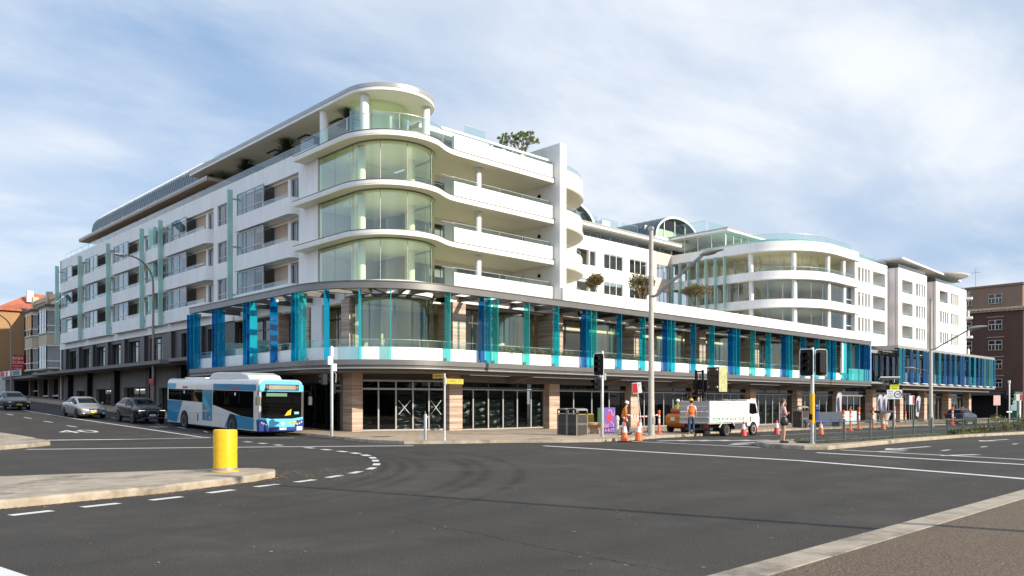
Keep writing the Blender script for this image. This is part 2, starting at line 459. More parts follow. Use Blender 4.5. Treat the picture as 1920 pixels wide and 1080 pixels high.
def make_paving():
    t = NT('footpath_paving')
    br = t.n.new('ShaderNodeTexBrick'); br.inputs['Scale'].default_value = 1.0
    br.inputs['Brick Width'].default_value = .6; br.inputs['Row Height'].default_value = .4; br.inputs['Mortar Size'].default_value = .012
    br.inputs[1].default_value = (.45,.335,.225,1); br.inputs[2].default_value = (.56,.43,.30,1); br.inputs[3].default_value = (.13,.11,.09,1)
    t.l.new(t.co, br.inputs['Vector'])
    a = t.noise(.6, 5); b = t.noise(60, 2)
    c = t.mix(t.rng(a,.35,.65,0,.5), br.outputs[0], t.mix(1.0, br.outputs[0], (.66,.64,.62), 'MULTIPLY'))
    t.col(t.mix(t.rng(b,.3,.7,0,.2), c, (.16,.13,.1))); t.set(Roughness=.85); t.bump(b, .3, .004); return t.m
M_pave = make_paving()
def make_stone():
    t = NT('striped_stone')
    n = t.noise(1.0, 6, .7, (.22,.22,7.5)); f = t.noise(1, 3, .6, (3,3,40))
    c = t.ramp(n, [(.30,(.19,.125,.09)),(.45,(.40,.29,.22)),(.56,(.56,.43,.33)),(.70,(.66,.54,.43))])
    t.col(t.mix(t.rng(f,.3,.7,0,.35), c, t.mix(1.0, c, (.62,.58,.55), 'MULTIPLY'))); t.set(Roughness=.6); t.bump(f, .25, .006); return t.m
M_stone = make_stone()
def make_brick(name, a, b, mortar, w=.24, h=.085):
    t = NT(name)
    mp = t.n.new('ShaderNodeMapping'); mp.inputs['Rotation'].default_value = (rad(90), 0, 0)
    sx = t.n.new('ShaderNodeSeparateXYZ'); t.l.new(t.co, sx.inputs[0])
    cm = t.n.new('ShaderNodeCombineXYZ'); t.l.new(t.math('ADD', sx.outputs[0], sx.outputs[1]), cm.inputs[0]); t.l.new(sx.outputs[2], cm.inputs[1])
    br = t.n.new('ShaderNodeTexBrick'); br.inputs['Scale'].default_value = 1
    br.inputs['Brick Width'].default_value = w; br.inputs['Row Height'].default_value = h; br.inputs['Mortar Size'].default_value = .008
    br.inputs[1].default_value = (*a,1); br.inputs[2].default_value = (*b,1); br.inputs[3].default_value = (*mortar,1)
    t.l.new(cm.outputs[0], br.inputs['Vector'])
    g = t.noise(.35, 5)
    t.col(t.mix(t.rng(g,.3,.7,0,.45), br.outputs[0], t.mix(1.0, br.outputs[0], (.6,.58,.56), 'MULTIPLY'))); t.set(Roughness=.88)
    return t.m
M_bbrick = make_brick('brown_brick', (.085,.038,.027), (.115,.052,.035), (.10,.07,.055))
M_ybrick = make_brick('yellow_brick', (.38,.21,.085), (.44,.255,.11), (.30,.22,.14))
M_rtile = make_brick('red_tile', (.42,.12,.06), (.50,.16,.08), (.2,.07,.04), .3, .3)
def make_paint():
    t = NT('road_paint')
    a = t.noise(35, 3, .8); b = t.noise(1.2, 4)
    c = t.mix(t.rng(b,.3,.7), (.60,.58,.54), (.72,.70,.66))
    t.col(t.mix(t.rng(a,.60,.72,0,.7), c, (.12,.115,.10))); t.set(Roughness=.7); return t.m
M_paint = make_paint()
def make_leaf(name, c1, c2, trans=.25):
    t = NT(name); oi = t.n.new('ShaderNodeObjectInfo')
    geo = t.n.new('ShaderNodeNewGeometry')
    c = t.mix(geo.outputs['Random Per Island'], c1, c2)
    t.col(c); t.set(Roughness=.55)
    try: t.p.inputs['Transmission Weight'].default_value = 0
    except KeyError: pass
    return t.m
M_leaf = make_leaf('leaf_green', (.035,.07,.02), (.10,.14,.04))
M_leaf2 = make_leaf('leaf_olive', (.07,.085,.02), (.20,.20,.06))
M_leafb = make_leaf('leaf_brown', (.10,.085,.03), (.26,.20,.08))
M_leafy = make_leaf('leaf_fresh', (.09,.14,.03), (.24,.28,.08))
M_yucca = make_leaf('leaf_yucca', (.02,.035,.015), (.05,.07,.03))
M_bark = simple('bark', (.16,.12,.09), .9, 0, .3, 9, .4, 30)
M_soil = simple('soil', (.055,.040,.026), .95, 0, .45, 6, .6, 40)
M_yellow = simple('yellow_paint', (.80,.44,.004), .45, 0, .14, 9)
M_orange = simple('orange_plastic', (.82,.13,.02), .5, 0, .1, 4)
M_red = simple('red_paint', (.55,.02,.02), .5, 0, .1)
M_refl = simple('reflective_white', (.72,.74,.74), .35, 0, .06)
M_skin = simple('skin', (.52,.30,.21), .55, 0, .08, 10)
def emit(name, c, s):
    t = NT(name); t.col(c); t.p.inputs['Emission Color'].default_value = (*c,1); t.p.inputs['Emission Strength'].default_value = s; return t.m
M_lampw = emit('lit_lamp', (1,.9,.7), 2.0)
# ================================================================ ground, roads, kerbs, markings
def ground_sheet():
    xs = [-900,-300,-100,-40,-20,-10,0,10,20,26,26.01,28,40,60,80,95,110,140,200,400,1200,3000]
    ys = [-900,-300,-100,-50,-20,-10,0,10,20,30,40,60,90,130,160,220,400,1200,3000]
    m = MB()
    for x in xs:
        for y in ys: m.v.append(Vector((x,y,gz(x,y))))
    n = len(ys)
    for i in range(len(xs)-1):
        for j in range(n-1): m.f.append([i*n+j,(i+1)*n+j,(i+1)*n+j+1,i*n+j+1]); m.mi.append(0)
    return struct(m.build('road', M_asph))
ground_sheet()

def rounded(o, w=.035):
    """soften the top arris of a kerb"""
    me = o.data; bm = bmesh.new(); bm.from_mesh(me)
    es = [e for e in bm.edges if len(e.link_faces) == 2 and abs(e.link_faces[0].normal.z - e.link_faces[1].normal.z) > .5]
    bmesh.ops.bevel(bm, geom=es, offset=w, segments=3, profile=.5, affect='EDGES', clamp_overlap=True)
    bm.to_mesh(me); bm.free(); return o

kerb_line = [(21.4,130),(21.4,60),(21.4,41.5),(21.3,37.3),(20.9,35),(20.15,32.4),(19.75,30.5),(19.55,28.9),(19.9,27.2),(21.8,26.0),(24.1,25.0),(25.7,23.5),(27.3,22.75),
             (29.6,22.9),(33.9,24.1),(38.6,24.7),(39.1,25.6),(40.2,26.4),(44,26.9),(65,28.4),(90,29.6),(140,29.6)]
inner = offset(kerb_line, .32)
drape([kerb_line + inner[::-1]], .13, 'kerb', M_kerb, .2)
drape([inner + [(140,38),(30.2,38),(24.6,40.4),(24.6,130)]], .132, 'footpath', M_pave)

isl = [(-24,13.2),(2.9,14.95),(5.6,15.45),(7.0,15.98),(8.0,16.42),(8.75,16.95),(9.05,17.5),(8.95,18.1),(8.4,18.55),(7.2,18.85),(3.9,19.9),(-24,29)]
rounded(drape([isl], .15, 'traffic_island', M_kerb, .2), .05)
isl2 = [(3,30.0),(6.2,33.6),(8.2,35.5),(8.95,36.5),(9.3,38),(9.35,41),(8.9,44.5),(6.5,62),(-8,62),(-8,30)]
rounded(drape([isl2], .15, 'traffic_island', M_kerb, .2), .05)
med = [(28.75,15.5),(28.35,14.6),(28.2,13.7),(28.8,13.1),(32.1,13.35),(40,14.15),(50.6,14.7),(60,14.3),(84,14.3),(84,18.4),(60,18.0),(45,17.5),(36,17.1),(32,17.2),(30.0,16.7)]
rounded(drape([med], .15, 'median_strip', M_kerb, .2), .05)
soil = [(30.4,15.1),(30.2,14.25),(32.3,13.95),(40,14.7),(50.6,15.2),(60,14.9),(84,14.9),(84,17.8),(60,17.5),(45,17.0),(36,16.6),(33,16.5)]
def soil_bed():
    bm = bmesh.new()
    f = bm.faces.new([bm.verts.new((x,y,0)) for x,y in soil])
    for i in range(70):
        bmesh.ops.bisect_plane(bm, geom=bm.verts[:]+bm.edges[:]+bm.faces[:], plane_co=(30.4+i*.78,0,0), plane_no=(1,0,0), dist=1e-5)
    for i in range(8):
        bmesh.ops.bisect_plane(bm, geom=bm.verts[:]+bm.edges[:]+bm.faces[:], plane_co=(0,14.1+i*.45,0), plane_no=(0,1,0), dist=1e-5)
    for v in bm.verts:
        edge = any(len(e.link_faces) == 1 for e in v.link_edges)
        v.co.z = gz(v.co.x,v.co.y)+.156+(0 if edge else .03+.06*(noise.noise((v.co.x*1.3,v.co.y*1.3,0))+.4))
    bmesh.ops.recalc_face_normals(bm, faces=bm.faces)
    me = bpy.data.meshes.new('soil_bed'); bm.to_mesh(me); bm.free(); me.materials.append(M_soil)
    o = bpy.data.objects.new('soil_bed', me); col.objects.link(o); struct(o)
soil_bed()
# brown path in the foreground with its kerb stones
drape([[(-30,-40),(120,-40),(120,3.66),(-30,3.66)]], .105, 'footpath', M_path)
m = MB(); x = -29.0
while x < 118:
    l = 2.35 + random.uniform(-.06,.06)
    z0, z1 = gz(x,0), gz(x+l,0)
    m.add([(x,3.66,z0-.1),(x+l-.014,3.66,z1-.1),(x+l-.014,4.13,z1-.1),(x,4.13,z0-.1),(x,3.66,z0+.11),(x+l-.014,3.66,z1+.11),(x+l-.014,4.09,z1+.10),(x,4.09,z0+.10)],
          [(0,3,2,1),(4,5,6,7),(0,1,5,4),(1,2,6,5),(2,3,7,6),(3,0,4,7)]); x += l
struct(m.build('kerb', M_kerb, bevel=.02))

# painted markings
marks = []
def line(p, q, w=.15):
    dx, dy = q[0]-p[0], q[1]-p[1]; l = math.hypot(dx,dy); nx, ny = -dy/l*w/2, dx/l*w/2
    marks.append([(p[0]-nx,p[1]-ny),(q[0]-nx,q[1]-ny),(q[0]+nx,q[1]+ny),(p[0]+nx,p[1]+ny)])
def lines(pts, w=.15):
    for p, q in zip(pts, pts[1:]): line(p, q, w)
line((7.5,33.8),(15.05,28.96),.30); line((15.05,28.96),(19.4,25.9),.30)
line((9.5,41.0),(16.67,39.0),.30); line((16.72,38.95),(19.6,35.9),.22)
lines([(16.66,39.2),(16.45,46),(15.95,60),(15.8,88)], .17)
for y in range(50,100,5): line((13.6,y),(13.5,y+1.6),.14)
for y in (43.2,47,51,55,59): line((18.6 if y>45 else 18.3,y),(18.6,y+1.2),.12)
for y in (48.5,49.2): line((17.3,y),(18.2,y+.1),.22)
arc_pts = [(3.19,14.07),(4.27,14.35),(5.42,14.56),(6.62,15.0),(7.78,15.42),(8.85,15.75),(9.88,16.24),(10.84,16.84),(11.8,17.58),(12.7,18.66),(13.5,19.89),(14.15,21.0),(14.67,22.17),(15.05,23.38),(15.25,24.55),(15.42,25.91),(15.58,27.41),(15.75,30.2),(15.9,31.9),(16.05,33.6)]
for i, p in enumerate(arc_pts):
    a = arc_pts[max(i-1,0)]; b = arc_pts[min(i+1,len(arc_pts)-1)]
    dx, dy = b[0]-a[0], b[1]-a[1]; l = math.hypot(dx,dy)
    h = .31 if i < 9 else .34
    line((p[0]-dx/l*h,p[1]-dy/l*h),(p[0]+dx/l*h,p[1]+dy/l*h),.20 if i < 12 else .26)
lines([(23.15,22.9),(23.15,22.2),(22.62,11.12),(21.1,5.8),(19.0,3.0)][1:4], .27); line((21.1,5.8),(20.62,4.45),.27)
line((26.75,12.55),(25.4,4.5),.26); line((29.2,12.8),(27.55,4.5),.22)
line((28.9,22.3),(28.45,15.6),.24)
for k in range(5): line((30.2+k*.9,21.7-k*.55),(32.4+k*.9,21.5-k*.55),.32)
line((30.8,18.2),(33.4,18.0),.3); line((29.6,17.6),(31.0,17.55),.3)
for k in range(9): line((31.8+k*4.6,10.15),(32.8+k*4.6,10.2),.14)
for k in range(9): line((31.0+k*4.6,7.2),(32.0+k*4.6,7.2),.14)
line((42,23.0),(128,25.2),.13); line((44,19.2),(130,20.6),.12)
def arrow(x, y, s=1.0):
    line((x+1.1*s,y),(x+4.6*s,y-.05),.17*s)
    marks.append([(x,y),(x+1.3*s,y-.42*s),(x+1.3*s,y+.42*s)])
arrow(30.6,11.75); arrow(43.6,12.2); marks.append([(28.0,8.9),(29.9,8.3),(29.9,8.55),(28.3,9.1)]); marks.append([(28.9,11.3),(30.6,10.9),(30.6,11.1),(29.0,11.5)])
marks.append([(1.35,11.2),(1.68,11.3),(2.03,8.7),(1.72,8.6)])
vs, fs = text_mb('40', 1.0, .001)
drape(marks, .005, 'road_marking', M_paint)
m = MB()
zc40 = 46.2
tv = [(12.65+x*1.95, zc40+z*3.1) for x, y, z in vs]
keep = [f for f in fs if all(vs[i][1] < 0 for i in f)]
m.add([(x,y,gz(x,y)+.006) for x,y in tv], keep)
struct(m.build('road_marking', M_paint))
# iron covers let into the surface, leaf litter along the kerbs
m = MB(); m.prism(arc(13.2,27.0,.32,0,345,20), .001, .006); m.prism([(21.2,31.2),(22.1,31.0),(22.2,31.7),(21.3,31.9)], .133, .139)
m.prism([(24.9,24.75),(25.7,24.1),(25.9,24.35),(25.1,25.0)], .133, .14)
struct(m.build('drain_cover', M_dgrey))
def litter():
    m = MB(); rnd = random.Random(3)
    def leaf(x, y, z):
        a = rnd.uniform(0,6.28); s = rnd.uniform(.012,.035); t = rnd.uniform(-.4,.4)
        c, d = math.cos(a)*s, math.sin(a)*s
        m.add([(x-c,y-d,z),(x+d*.4,y-c*.4,z+abs(t)*s),(x+c,y+d,z+.004),(x-d*.4,y+c*.4,z+.003)], [(0,1,2,3)])
    edge = isl[1:9]
    for p, q in zip(edge, edge[1:]):
        n = int(90*math.hypot(q[0]-p[0],q[1]-p[1]))
        for i in range(n):
            t = rnd.random(); d = abs(rnd.gauss(0,.14))+.02
            nx, ny = q[1]-p[1], -(q[0]-p[0]); l = math.hypot(nx,ny)
            leaf(p[0]+(q[0]-p[0])*t+nx/l*d, p[1]+(q[1]-p[1])*t+ny/l*d, .006)
    for i in range(500): leaf(rnd.gauss(10.3,.9), rnd.gauss(17.4,.8), .006)
    for i in range(600): leaf(rnd.uniform(29,60), rnd.uniform(12.9,13.3)+ .0, .006-.0095*10)
    for i in range(260): leaf(rnd.uniform(2,22), rnd.uniform(4.5,13), .006)
    for i in range(500): leaf(rnd.uniform(6,18), 4.18+abs(rnd.gauss(0,.05)), .007)
    tag(m.build('leaf_litter', simple('dry_leaf', (.30,.19,.09), .8, 0, .5, 20)), kind='stuff')
litter()
# ================================================================ the white apartment building on the corner
B = thing('apartment_building', 'long white curved apartment building with blue glass fins round its street corner', 'building', (26,38,0), world=True)
FL = [8.45, 11.1, 13.8, 16.5]
LF = [8.08, 10.72, 13.40]          # floors of the side-street wing
M_curt = simple('curtain_cloth', (.42,.42,.42), .9, 0, .15, 6)
def P(name, mb, mt, **k): return mb.build(name, mt, k.pop('parent', B), **k)

# --- wall with openings, in a plane x = const ('x') or y = const ('y'); depth goes into the building
def wall(axis, c, a0, a1, z0, z1, holes=(), depth=.3, mt=None, name='wall', parent=None, sgn=1):
    m = MB()
    as_ = sorted({a0,a1,*[h[0] for h in holes],*[h[1] for h in holes]}); zs = sorted({z0,z1,*[h[2] for h in holes],*[h[3] for h in holes]})
    pt = (lambda a,z,d=0: (c+sgn*d,a,z)) if axis == 'x' else (lambda a,z,d=0: (a,c+sgn*d,z))
    def inh(a,z): return any(h[0] < a < h[1] and h[2] < z < h[3] for h in holes)
    for i in range(len(as_)-1):
        j = 0
        while j < len(zs)-1:
            am = (as_[i]+as_[i+1])/2
            if inh(am,(zs[j]+zs[j+1])/2): j += 1; continue
            k = j
            while k+1 < len(zs)-1 and not inh(am,(zs[k+1]+zs[k+2])/2): k += 1
            m.quad(pt(as_[i],zs[j]),pt(as_[i+1],zs[j]),pt(as_[i+1],zs[k+1]),pt(as_[i],zs[k+1])); j = k+1
    for h in holes:
        b0,b1,y0,y1 = h[:4]
        for p,q in (((b0,y0),(b1,y0)),((b1,y0),(b1,y1)),((b1,y1),(b0,y1)),((b0,y1),(b0,y0))):
            m.quad(pt(*p),pt(*q),pt(*q,depth),pt(*p,depth))
    for p,q in (((a0,z0),(a1,z0)),((a1,z0),(a1,z1)),((a1,z1),(a0,z1)),((a0,z1),(a0,z0))):
        m.quad(pt(*p),pt(*q),pt(*q,depth),pt(*p,depth))
    return m.build(name, mt or M_white, parent or B)
def window(axis, c, a0, a1, z0, z1, nv=2, zbar=None, fw=.06, glassm=None, framem=None, name='window', parent=None, sgn=1):
    """frame with uprights, one cross bar; its panes are a sub-part"""
    f = MB(); d0, d1 = c-.035, c+.035
    def bar(b0,b1,y0,y1):
        f.box(d0,d1,b0,b1,y0,y1) if axis == 'x' else f.box(b0,b1,d0,d1,y0,y1)
    bar(a0,a0+fw,z0,z1); bar(a1-fw,a1,z0,z1); bar(a0+fw,a1-fw,z0,z0+fw); bar(a0+fw,a1-fw,z1-fw,z1)
    for i in range(1,nv):
        a = a0+(a1-a0)*i/nv; bar(a-fw/2,a+fw/2,z0+fw,z1-fw)
    o = f.build(name, framem or M_frame, parent or B)
    if zbar:
        g = MB()
        for i in range(nv):
            b0 = a0+(a1-a0)*i/nv+fw/2+(fw/2 if i==0 else 0); b1 = a0+(a1-a0)*(i+1)/nv-fw/2-(fw/2 if i==nv-1 else 0)
            if axis == 'x': g.box(d0+.004,d1-.004,b0,b1,zbar-fw/2,zbar+fw/2)
            else: g.box(b0,b1,d0+.004,d1-.004,zbar-fw/2,zbar+fw/2)
        g.build('glazing_bar', framem or M_frame, o)
    p = MB()
    if axis == 'x': p.quad((c,a0+.02,z0+.02),(c,a1-.02,z0+.02),(c,a1-.02,z1-.02),(c,a0+.02,z1-.02))
    else: p.quad((a0+.02,c,z0+.02),(a1-.02,c,z0+.02),(a1-.02,c,z1-.02),(a0+.02,c,z1-.02))
    p.build('pane', glassm or G_win, o)
    return o
def rail(pts, z0, z1, parent=None, n=None):
    """glass balustrade along a path with a slim top edge and joints"""
    m = MB(); m.sheet(pts, z0, z1)
    o = m.build('glass_balustrade', G_rail, parent or B)
    k = MB()
    L = 0
    for p,q in zip(pts,pts[1:]):
        k.path([(p[0],p[1],z1),(q[0],q[1],z1)], .016, 4)
        L += math.hypot(q[0]-p[0],q[1]-p[1])
        if L > 1.5: L = 0; k.tube((q[0],q[1],z0),(q[0],q[1],z1),.012,n=4)
    k.build('rail_edge', M_frame, o); return o

# ---- side-street wing: x = 24.5 plane, y 42..96
bays = [(86.7,93.9),(78.3,85.9),(69.8,77.4),(65.4,68.9),(56.8,64.8),(44.4,52.1)]
holes = []
for fl in LF:
    for a,b in bays: holes.append((a,b,fl+1.0,fl+2.58))
    holes.append((54.2,56.1,fl+1.05,fl+2.55))
wall('x', 24.5, 42.25, 96, 8.15, 17.15, holes, .25)
wall('y', 96, 24.5, 38, 0, 17.15, sgn=-1)
def bay(a, b, fl, lowest):
    narrow = b-a < 4
    mid = a+(b-a)*.5 if not narrow else b-.25
    # parapet, rounded at its near end, with a chamfered underside
    m = MB(); r = .45
    outl = [(24.62,b),(23.95,b)]+[(23.95+r-r*math.cos(rad(t)), a+r-r*math.sin(rad(t))) for t in (0,30,60,90)]+[(24.62,a)]
    m.prism(outl, fl-.03, fl+1.0); P('parapet', m, M_white)
    # recess: floor, back wall, side wall
    m = MB(); m.box(24.52,25.5,a,b,fl+.05,fl+.15); m.box(24.76,25.5,a,b,fl+2.45,fl+2.6); P('balcony_slab', m, M_soff)
    m = MB()
    if not narrow:
        e = a+(mid-a)*.42
        m.box(24.88,25.0,e,mid,fl+.15,fl+2.45); P('panel', m, M_brown)
        m = MB(); m.box(24.70,24.90,e-.25,e+.1,fl+.15,fl+2.45); P('pier', m, M_white)
        window('x', 24.82, a+.1, e-.25, fl+.2, fl+2.4, 2)
        m = MB(); m.box(24.16,24.85,mid-.04,mid+.0,fl+1.0,fl+2.45); P('return_pane', m, G_win)
    else:
        m.box(25.0,25.1,a,b,fl+.15,fl+2.45); P('panel', m, M_grey)
        window('x', 24.86, a+.2, b-.5, fl+.2, fl+2.4, 2)
    if not narrow:
        window('x', 24.12, mid, b-.02, fl+.98, fl+2.56, 3 if b-a > 7.6 else 2, fl+1.42)
        m = MB(); m.quad((24.5,mid+.2,fl+.95),(24.5,b-.1,fl+.95),(24.5,b-.1,fl+2.4),(24.5,mid+.2,fl+2.4))
        # curtains drawn part way
        m = MB(); y = mid+ (b-mid)*random.uniform(.45,.6); n = 16
        pts = [(24.62+.04*(-1)**i, y+(b-.1-y)*i/n) for i in range(n+1)]
        m.sheet(pts, fl+.3, fl+2.5); P('curtain', m, M_curt)
        rail([(24.02,a+.5),(24.02,(a+mid)/2),(24.02,mid)], fl+1.0, fl+1.28)
    else: rail([(24.02,a+.4),(24.02,b-.1)], fl+1.0, fl+1.28)

for fl in LF:
    m = MB(); m.box(25.52,38,43.6,95.7,fl-.2,fl+.04); P('floor_slab', m, M_soff)
m = MB(); m.box(37.9,38.1,44,96,0,16.3); P('wall', m, M_white)
for fi, fl in enumerate(LF):
    for a,b in bays: bay(a, b, fl, fi == 0)
    window('x', 24.62, 54.2, 56.1, fl+1.05, fl+2.55, 2, fl+1.45)
    m = MB(); m.box(25.9,26.0,53.5,56.7,fl+.05,fl+2.44); P('room_wall', m, M_grey)
    m = MB(); m.box(28.5,28.6,43.6,95.7,fl+.05,fl+2.44); P('room_wall', m, M_grey)
for (a,b) in ((88.7,96.0),(80.0,87.9),(71.3,79.2),(58.0,66.3)):
    pass
# tilted-open sashes
for (y,z,t) in ((92.6,LF[1]+1.55,.75),(63.2,LF[2]+1.75,.9)):
    m = MB(); m.M = Matrix.Translation((24.06,y,z+.8)) @ Matrix.Rotation(t,4,'Y'); m.box(-.02,.02,-.75,.75,-1.1,0); P('open_sash', m, G_fin)
# green glass blades standing on the wall
for y, z0, z1 in ((94.3,8.0,16.3),(86.25,8.0,16.3),(77.75,8.0,16.3),(69.2,8.0,16.3),(65.05,8.0,16.3),(52.4,8.55,16.3)):
    m = MB(); m.box(23.56,23.93,y-.05,y+.05,z0,z1)
    o = P('green_fin', m, G_fin)
    for z in (z0+.6,(z0+z1)/2,z1-.6): m = MB(); m.box(23.9,24.5,y-.03,y+.03,z-.05,z+.05); m.build('bracket', M_frame, o)
m = MB(); m.box(24.15,24.4,67.7,68.95,8.0,16.3); P('green_fin', m, G_fin)
rail([(24.75,y) for y in range(43,97,2)], 17.15, 17.75)
# lower storeys of the wing: dark first-floor strip, canopy, street wall
LW = [91.5,87.0,82.5,78.0,73.4,68.2,61.5,56.5]
holes = [(y-1.2,y+1.5,5.3,7.2) for y in LW]
wall('x', 24.6, 53.5, 96, 5.0, 7.5, holes, .35, M_dgrey)
m = MB(); m.box(24.45,25.5,53.5,96,7.5,8.2); P('wall', m, M_white)
for y in LW:
    window('x', 24.85, y-1.2, y+1.5, 5.3, 7.2, 3, 6.75, .09, framem=M_black)
    m = MB(); m.box(25.9,26,y-1.0,y+(.2 if int(y)%2 else 1.3),5.2,7.2); P('curtain', m, M_room)
for y in [93.8]+[(a+b)/2 for a,b in zip(LW,LW[1:])]:
    m = MB(); m.box(24.35,24.62,y-.42,y+.42,5.05,7.45); P('cladding_panel', m, M_dgrey)
m = MB(); m.box(22.3,24.7,61.2,98,4.72,4.98); m.box(22.9,24.7,53.8,61.15,4.85,5.1); P('awning', m, M_grey)
holes = [(40.0,45.2,0,2.95),(63.5,68,0,3.0),(70.5,76.5,0,3.15),(79,84.5,0,3.1),(87,91,0,3.0),(56,61.5,0,3.1),(46.2,54,0,2.95)]
wall('x', 24.7, 39.4, 96, 0, 4.72, holes, .3, M_grey)
for y in (62.5,69.2,78,86,92.5,55):
    m = MB(); m.box(24.2,24.69,y-.45,y+.45,0,4.7); P('pier', m, M_black)
for i,h in enumerate(holes):
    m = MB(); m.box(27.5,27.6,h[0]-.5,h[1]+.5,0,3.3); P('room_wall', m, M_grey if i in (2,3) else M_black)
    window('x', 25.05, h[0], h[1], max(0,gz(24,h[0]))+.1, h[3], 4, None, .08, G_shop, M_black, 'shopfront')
for (y0,y1,z) in ((74.2,76.0,3.05),(81.5,84.0,3.05)):
    m = MB(); m.box(25.6,25.75,y0,y1,z-.13,z-.04); P('ceiling_light', m, M_lampw)
# ---- rounded corner: curved slabs, curved glass, columns
CX, CY = 27.05, 38.3
M_slate = make_render('slate_paint', (.055,.085,.10), .2)
def nose(r, x0, y1, tail):
    """outline from the side-street end, round the corner, out along the main front"""
    return [(x0,y1)] + arc(CX,CY,r,180,268,20) + tail
def slab_outline():
    return [(23.75,43.72)] + arc(CX,CY,3.3,180,288,26) + [(28.45,35.35),(28.95,35.62),(29.5,35.84),(30.1,35.92),(38.55,35.92)]
so = slab_outline()
for i, fl in enumerate(FL[1:]):
    m = MB(); m.prism(so + [(38.55,40.3),(29.4,40.3),(29.4,44.5),(24.6,44.5),(24.6,43.72)], fl-.22, fl+.02)
    o = P('floor_slab', m, M_soff, smooth=30)
    m = MB(); m.band(offset(so,-.015), fl-.14, fl+.06, .05); e = m.build('slab_edge', M_white, o, smooth=30)
    m = MB(); m.band([(x,y) for x,y in offset(so,-.03)], fl+.06, fl+.10, .08); m.build('edge_flashing', M_alud, o, smooth=30)
m = MB(); m.prism(offset(so,.25)+[(38.55,41),(24.6,44.5)], 8.2, 8.47); P('floor_slab', m, M_soff)
gl = [(24.5,42.0),(24.5,40.2)] + arc(CX,CY,2.55,180,360,36) + [(29.6,40.2)]
for i, fl in enumerate(FL[:3]):
    m = MB(); m.sheet(gl, fl+.1, FL[i+1]-.22); o = P('curved_glazing', m, G_nose, smooth=60)
    for p in [gl[0], gl[1], gl[2]]+[(CX+2.55*math.cos(rad(a)),CY+2.55*math.sin(rad(a))) for a in (222,256,300,340,360)]:
        k = MB(); k.tube((p[0],p[1],fl+.1),(p[0],p[1],FL[i+1]-.22),.015,n=4); k.build('mullion', M_alu, o)
    k = MB(); k.band(gl, fl+.06, fl+.14, .08); k.build('frame', M_alu, o, smooth=40)
    k = MB(); k.band(gl, FL[i+1]-.29, FL[i+1]-.2, .1); k.build('frame', M_alu, o, smooth=40)
    m = MB(); m.box(24.42,24.7,42.0,42.25,fl,FL[i+1]-.2); P('pier', m, M_white)
    for (x,y) in ((25.1,38.35),(28.75,38.6),(26.6,41.4)):
        m = MB(); m.lathe([(.22,fl+.02),(.22,FL[i+1]-.2)],(x,y,0),20); P('column', m, M_white, smooth=True)
    # rooms behind the glass
    m = MB(); m.box(24.6,24.75,42.2,44.4,fl,FL[i+1]-.22); P('room_wall', m, M_white)
    m = MB(); m.box(24.7,30,43.4,43.5,fl,FL[i+1]-.22); P('room_wall', m, (M_brown, M_slate, M_room)[i])
    m = MB(); m.box(29.65,29.8,40.2,43.39,fl,FL[i+1]-.22); P('room_wall', m, (M_brown, M_slate, M_room)[i])
    m = MB(); m.box(25.0,25.04,39.0,43.2,FL[i+1]-.4,FL[i+1]-.36); m.box(26.2,28.4,40.6,40.64,FL[i+1]-.4,FL[i+1]-.36); P('light_track', m, M_frame)
    for k_ in range(4):
        m = MB(); m.lathe([(.03,FL[i+1]-.62),(.05,FL[i+1]-.5),(.02,FL[i+1]-.44)],(25.02,39.4+k_,0),8); P('spotlight', m, M_frame)
    if i == 2:
        pass
# roof terrace on the corner and the canopy over it
rr = [(24.25,43.7)] + arc(CX,CY,2.95,180,290,24) + [(28.5,35.7),(29.1,36.0),(29.75,36.1)]
rail(rr, 16.6, 17.62)
rail([(29.75,36.1),(32,36.12),(34.5,36.12),(36.5,36.12),(38.4,36.12)], 16.6, 17.75)
m = MB(); m.box(29.2,38.5,36.28,36.42,17.76,17.9); P('handrail', m, M_whitep)
m = MB(); can = [(24.35,60.8),(24.35,38.6)] + arc(27.05,38.6,2.7,180,360,40) + [(29.75,60.8)]
m.prism(can, 19.05, 19.38); o = P('roof_canopy', m, M_soff, smooth=30)
m = MB(); m.band(offset(can,-.03), 19.22, 19.44, .14); m.build('canopy_edge', M_alu, o, smooth=30)
m = MB(); m.band(offset(can,-.012), 19.04, 19.2, .06); m.build('canopy_edge', M_white, o, smooth=30)
for y in (42.6,46.6,50.8,55.2):
    m = MB(); m.box(25.9,27.6,y-.55,y+.55,18.96,19.06); q = m.build('skylight_recess', M_dgrey, o)
    m = MB(); m.box(26.0,26.25,y-.5,y+.5,18.9,18.96); m.build('light_strip', M_whitep, o)
for (x,y) in ((25.0,37.9),(24.72,41.8),(28.65,37.05)):
    m = MB(); m.lathe([(.24,16.5),(.24,19.06)],(x,y,0),20); P('column', m, M_white, smooth=True)
# terrace room: glazed drum under the canopy, dark glazing down the side street
m = MB(); m.sheet(arc(27.0,39.6,1.9,180,330,24)+[(29.3,41)], 16.5, 19.05); o = P('curved_glazing', m, G_nose, smooth=60)
m = MB(); m.prism(arc(27.9,40.9,1.1,200,340,16)+[(28.9,42),(26.9,42)], 16.5, 19.04); P('wall', m, M_white)
m = MB(); m.box(28.7,28.9,42,88,16.5,19.05); P('wall', m, M_brown)
window('x', 28.6, 43, 60, 16.6, 19.0, 9)
m = MB(); m.box(24.6,38.4,42,96,16.3,16.5); P('roof_deck', m, M_soff)
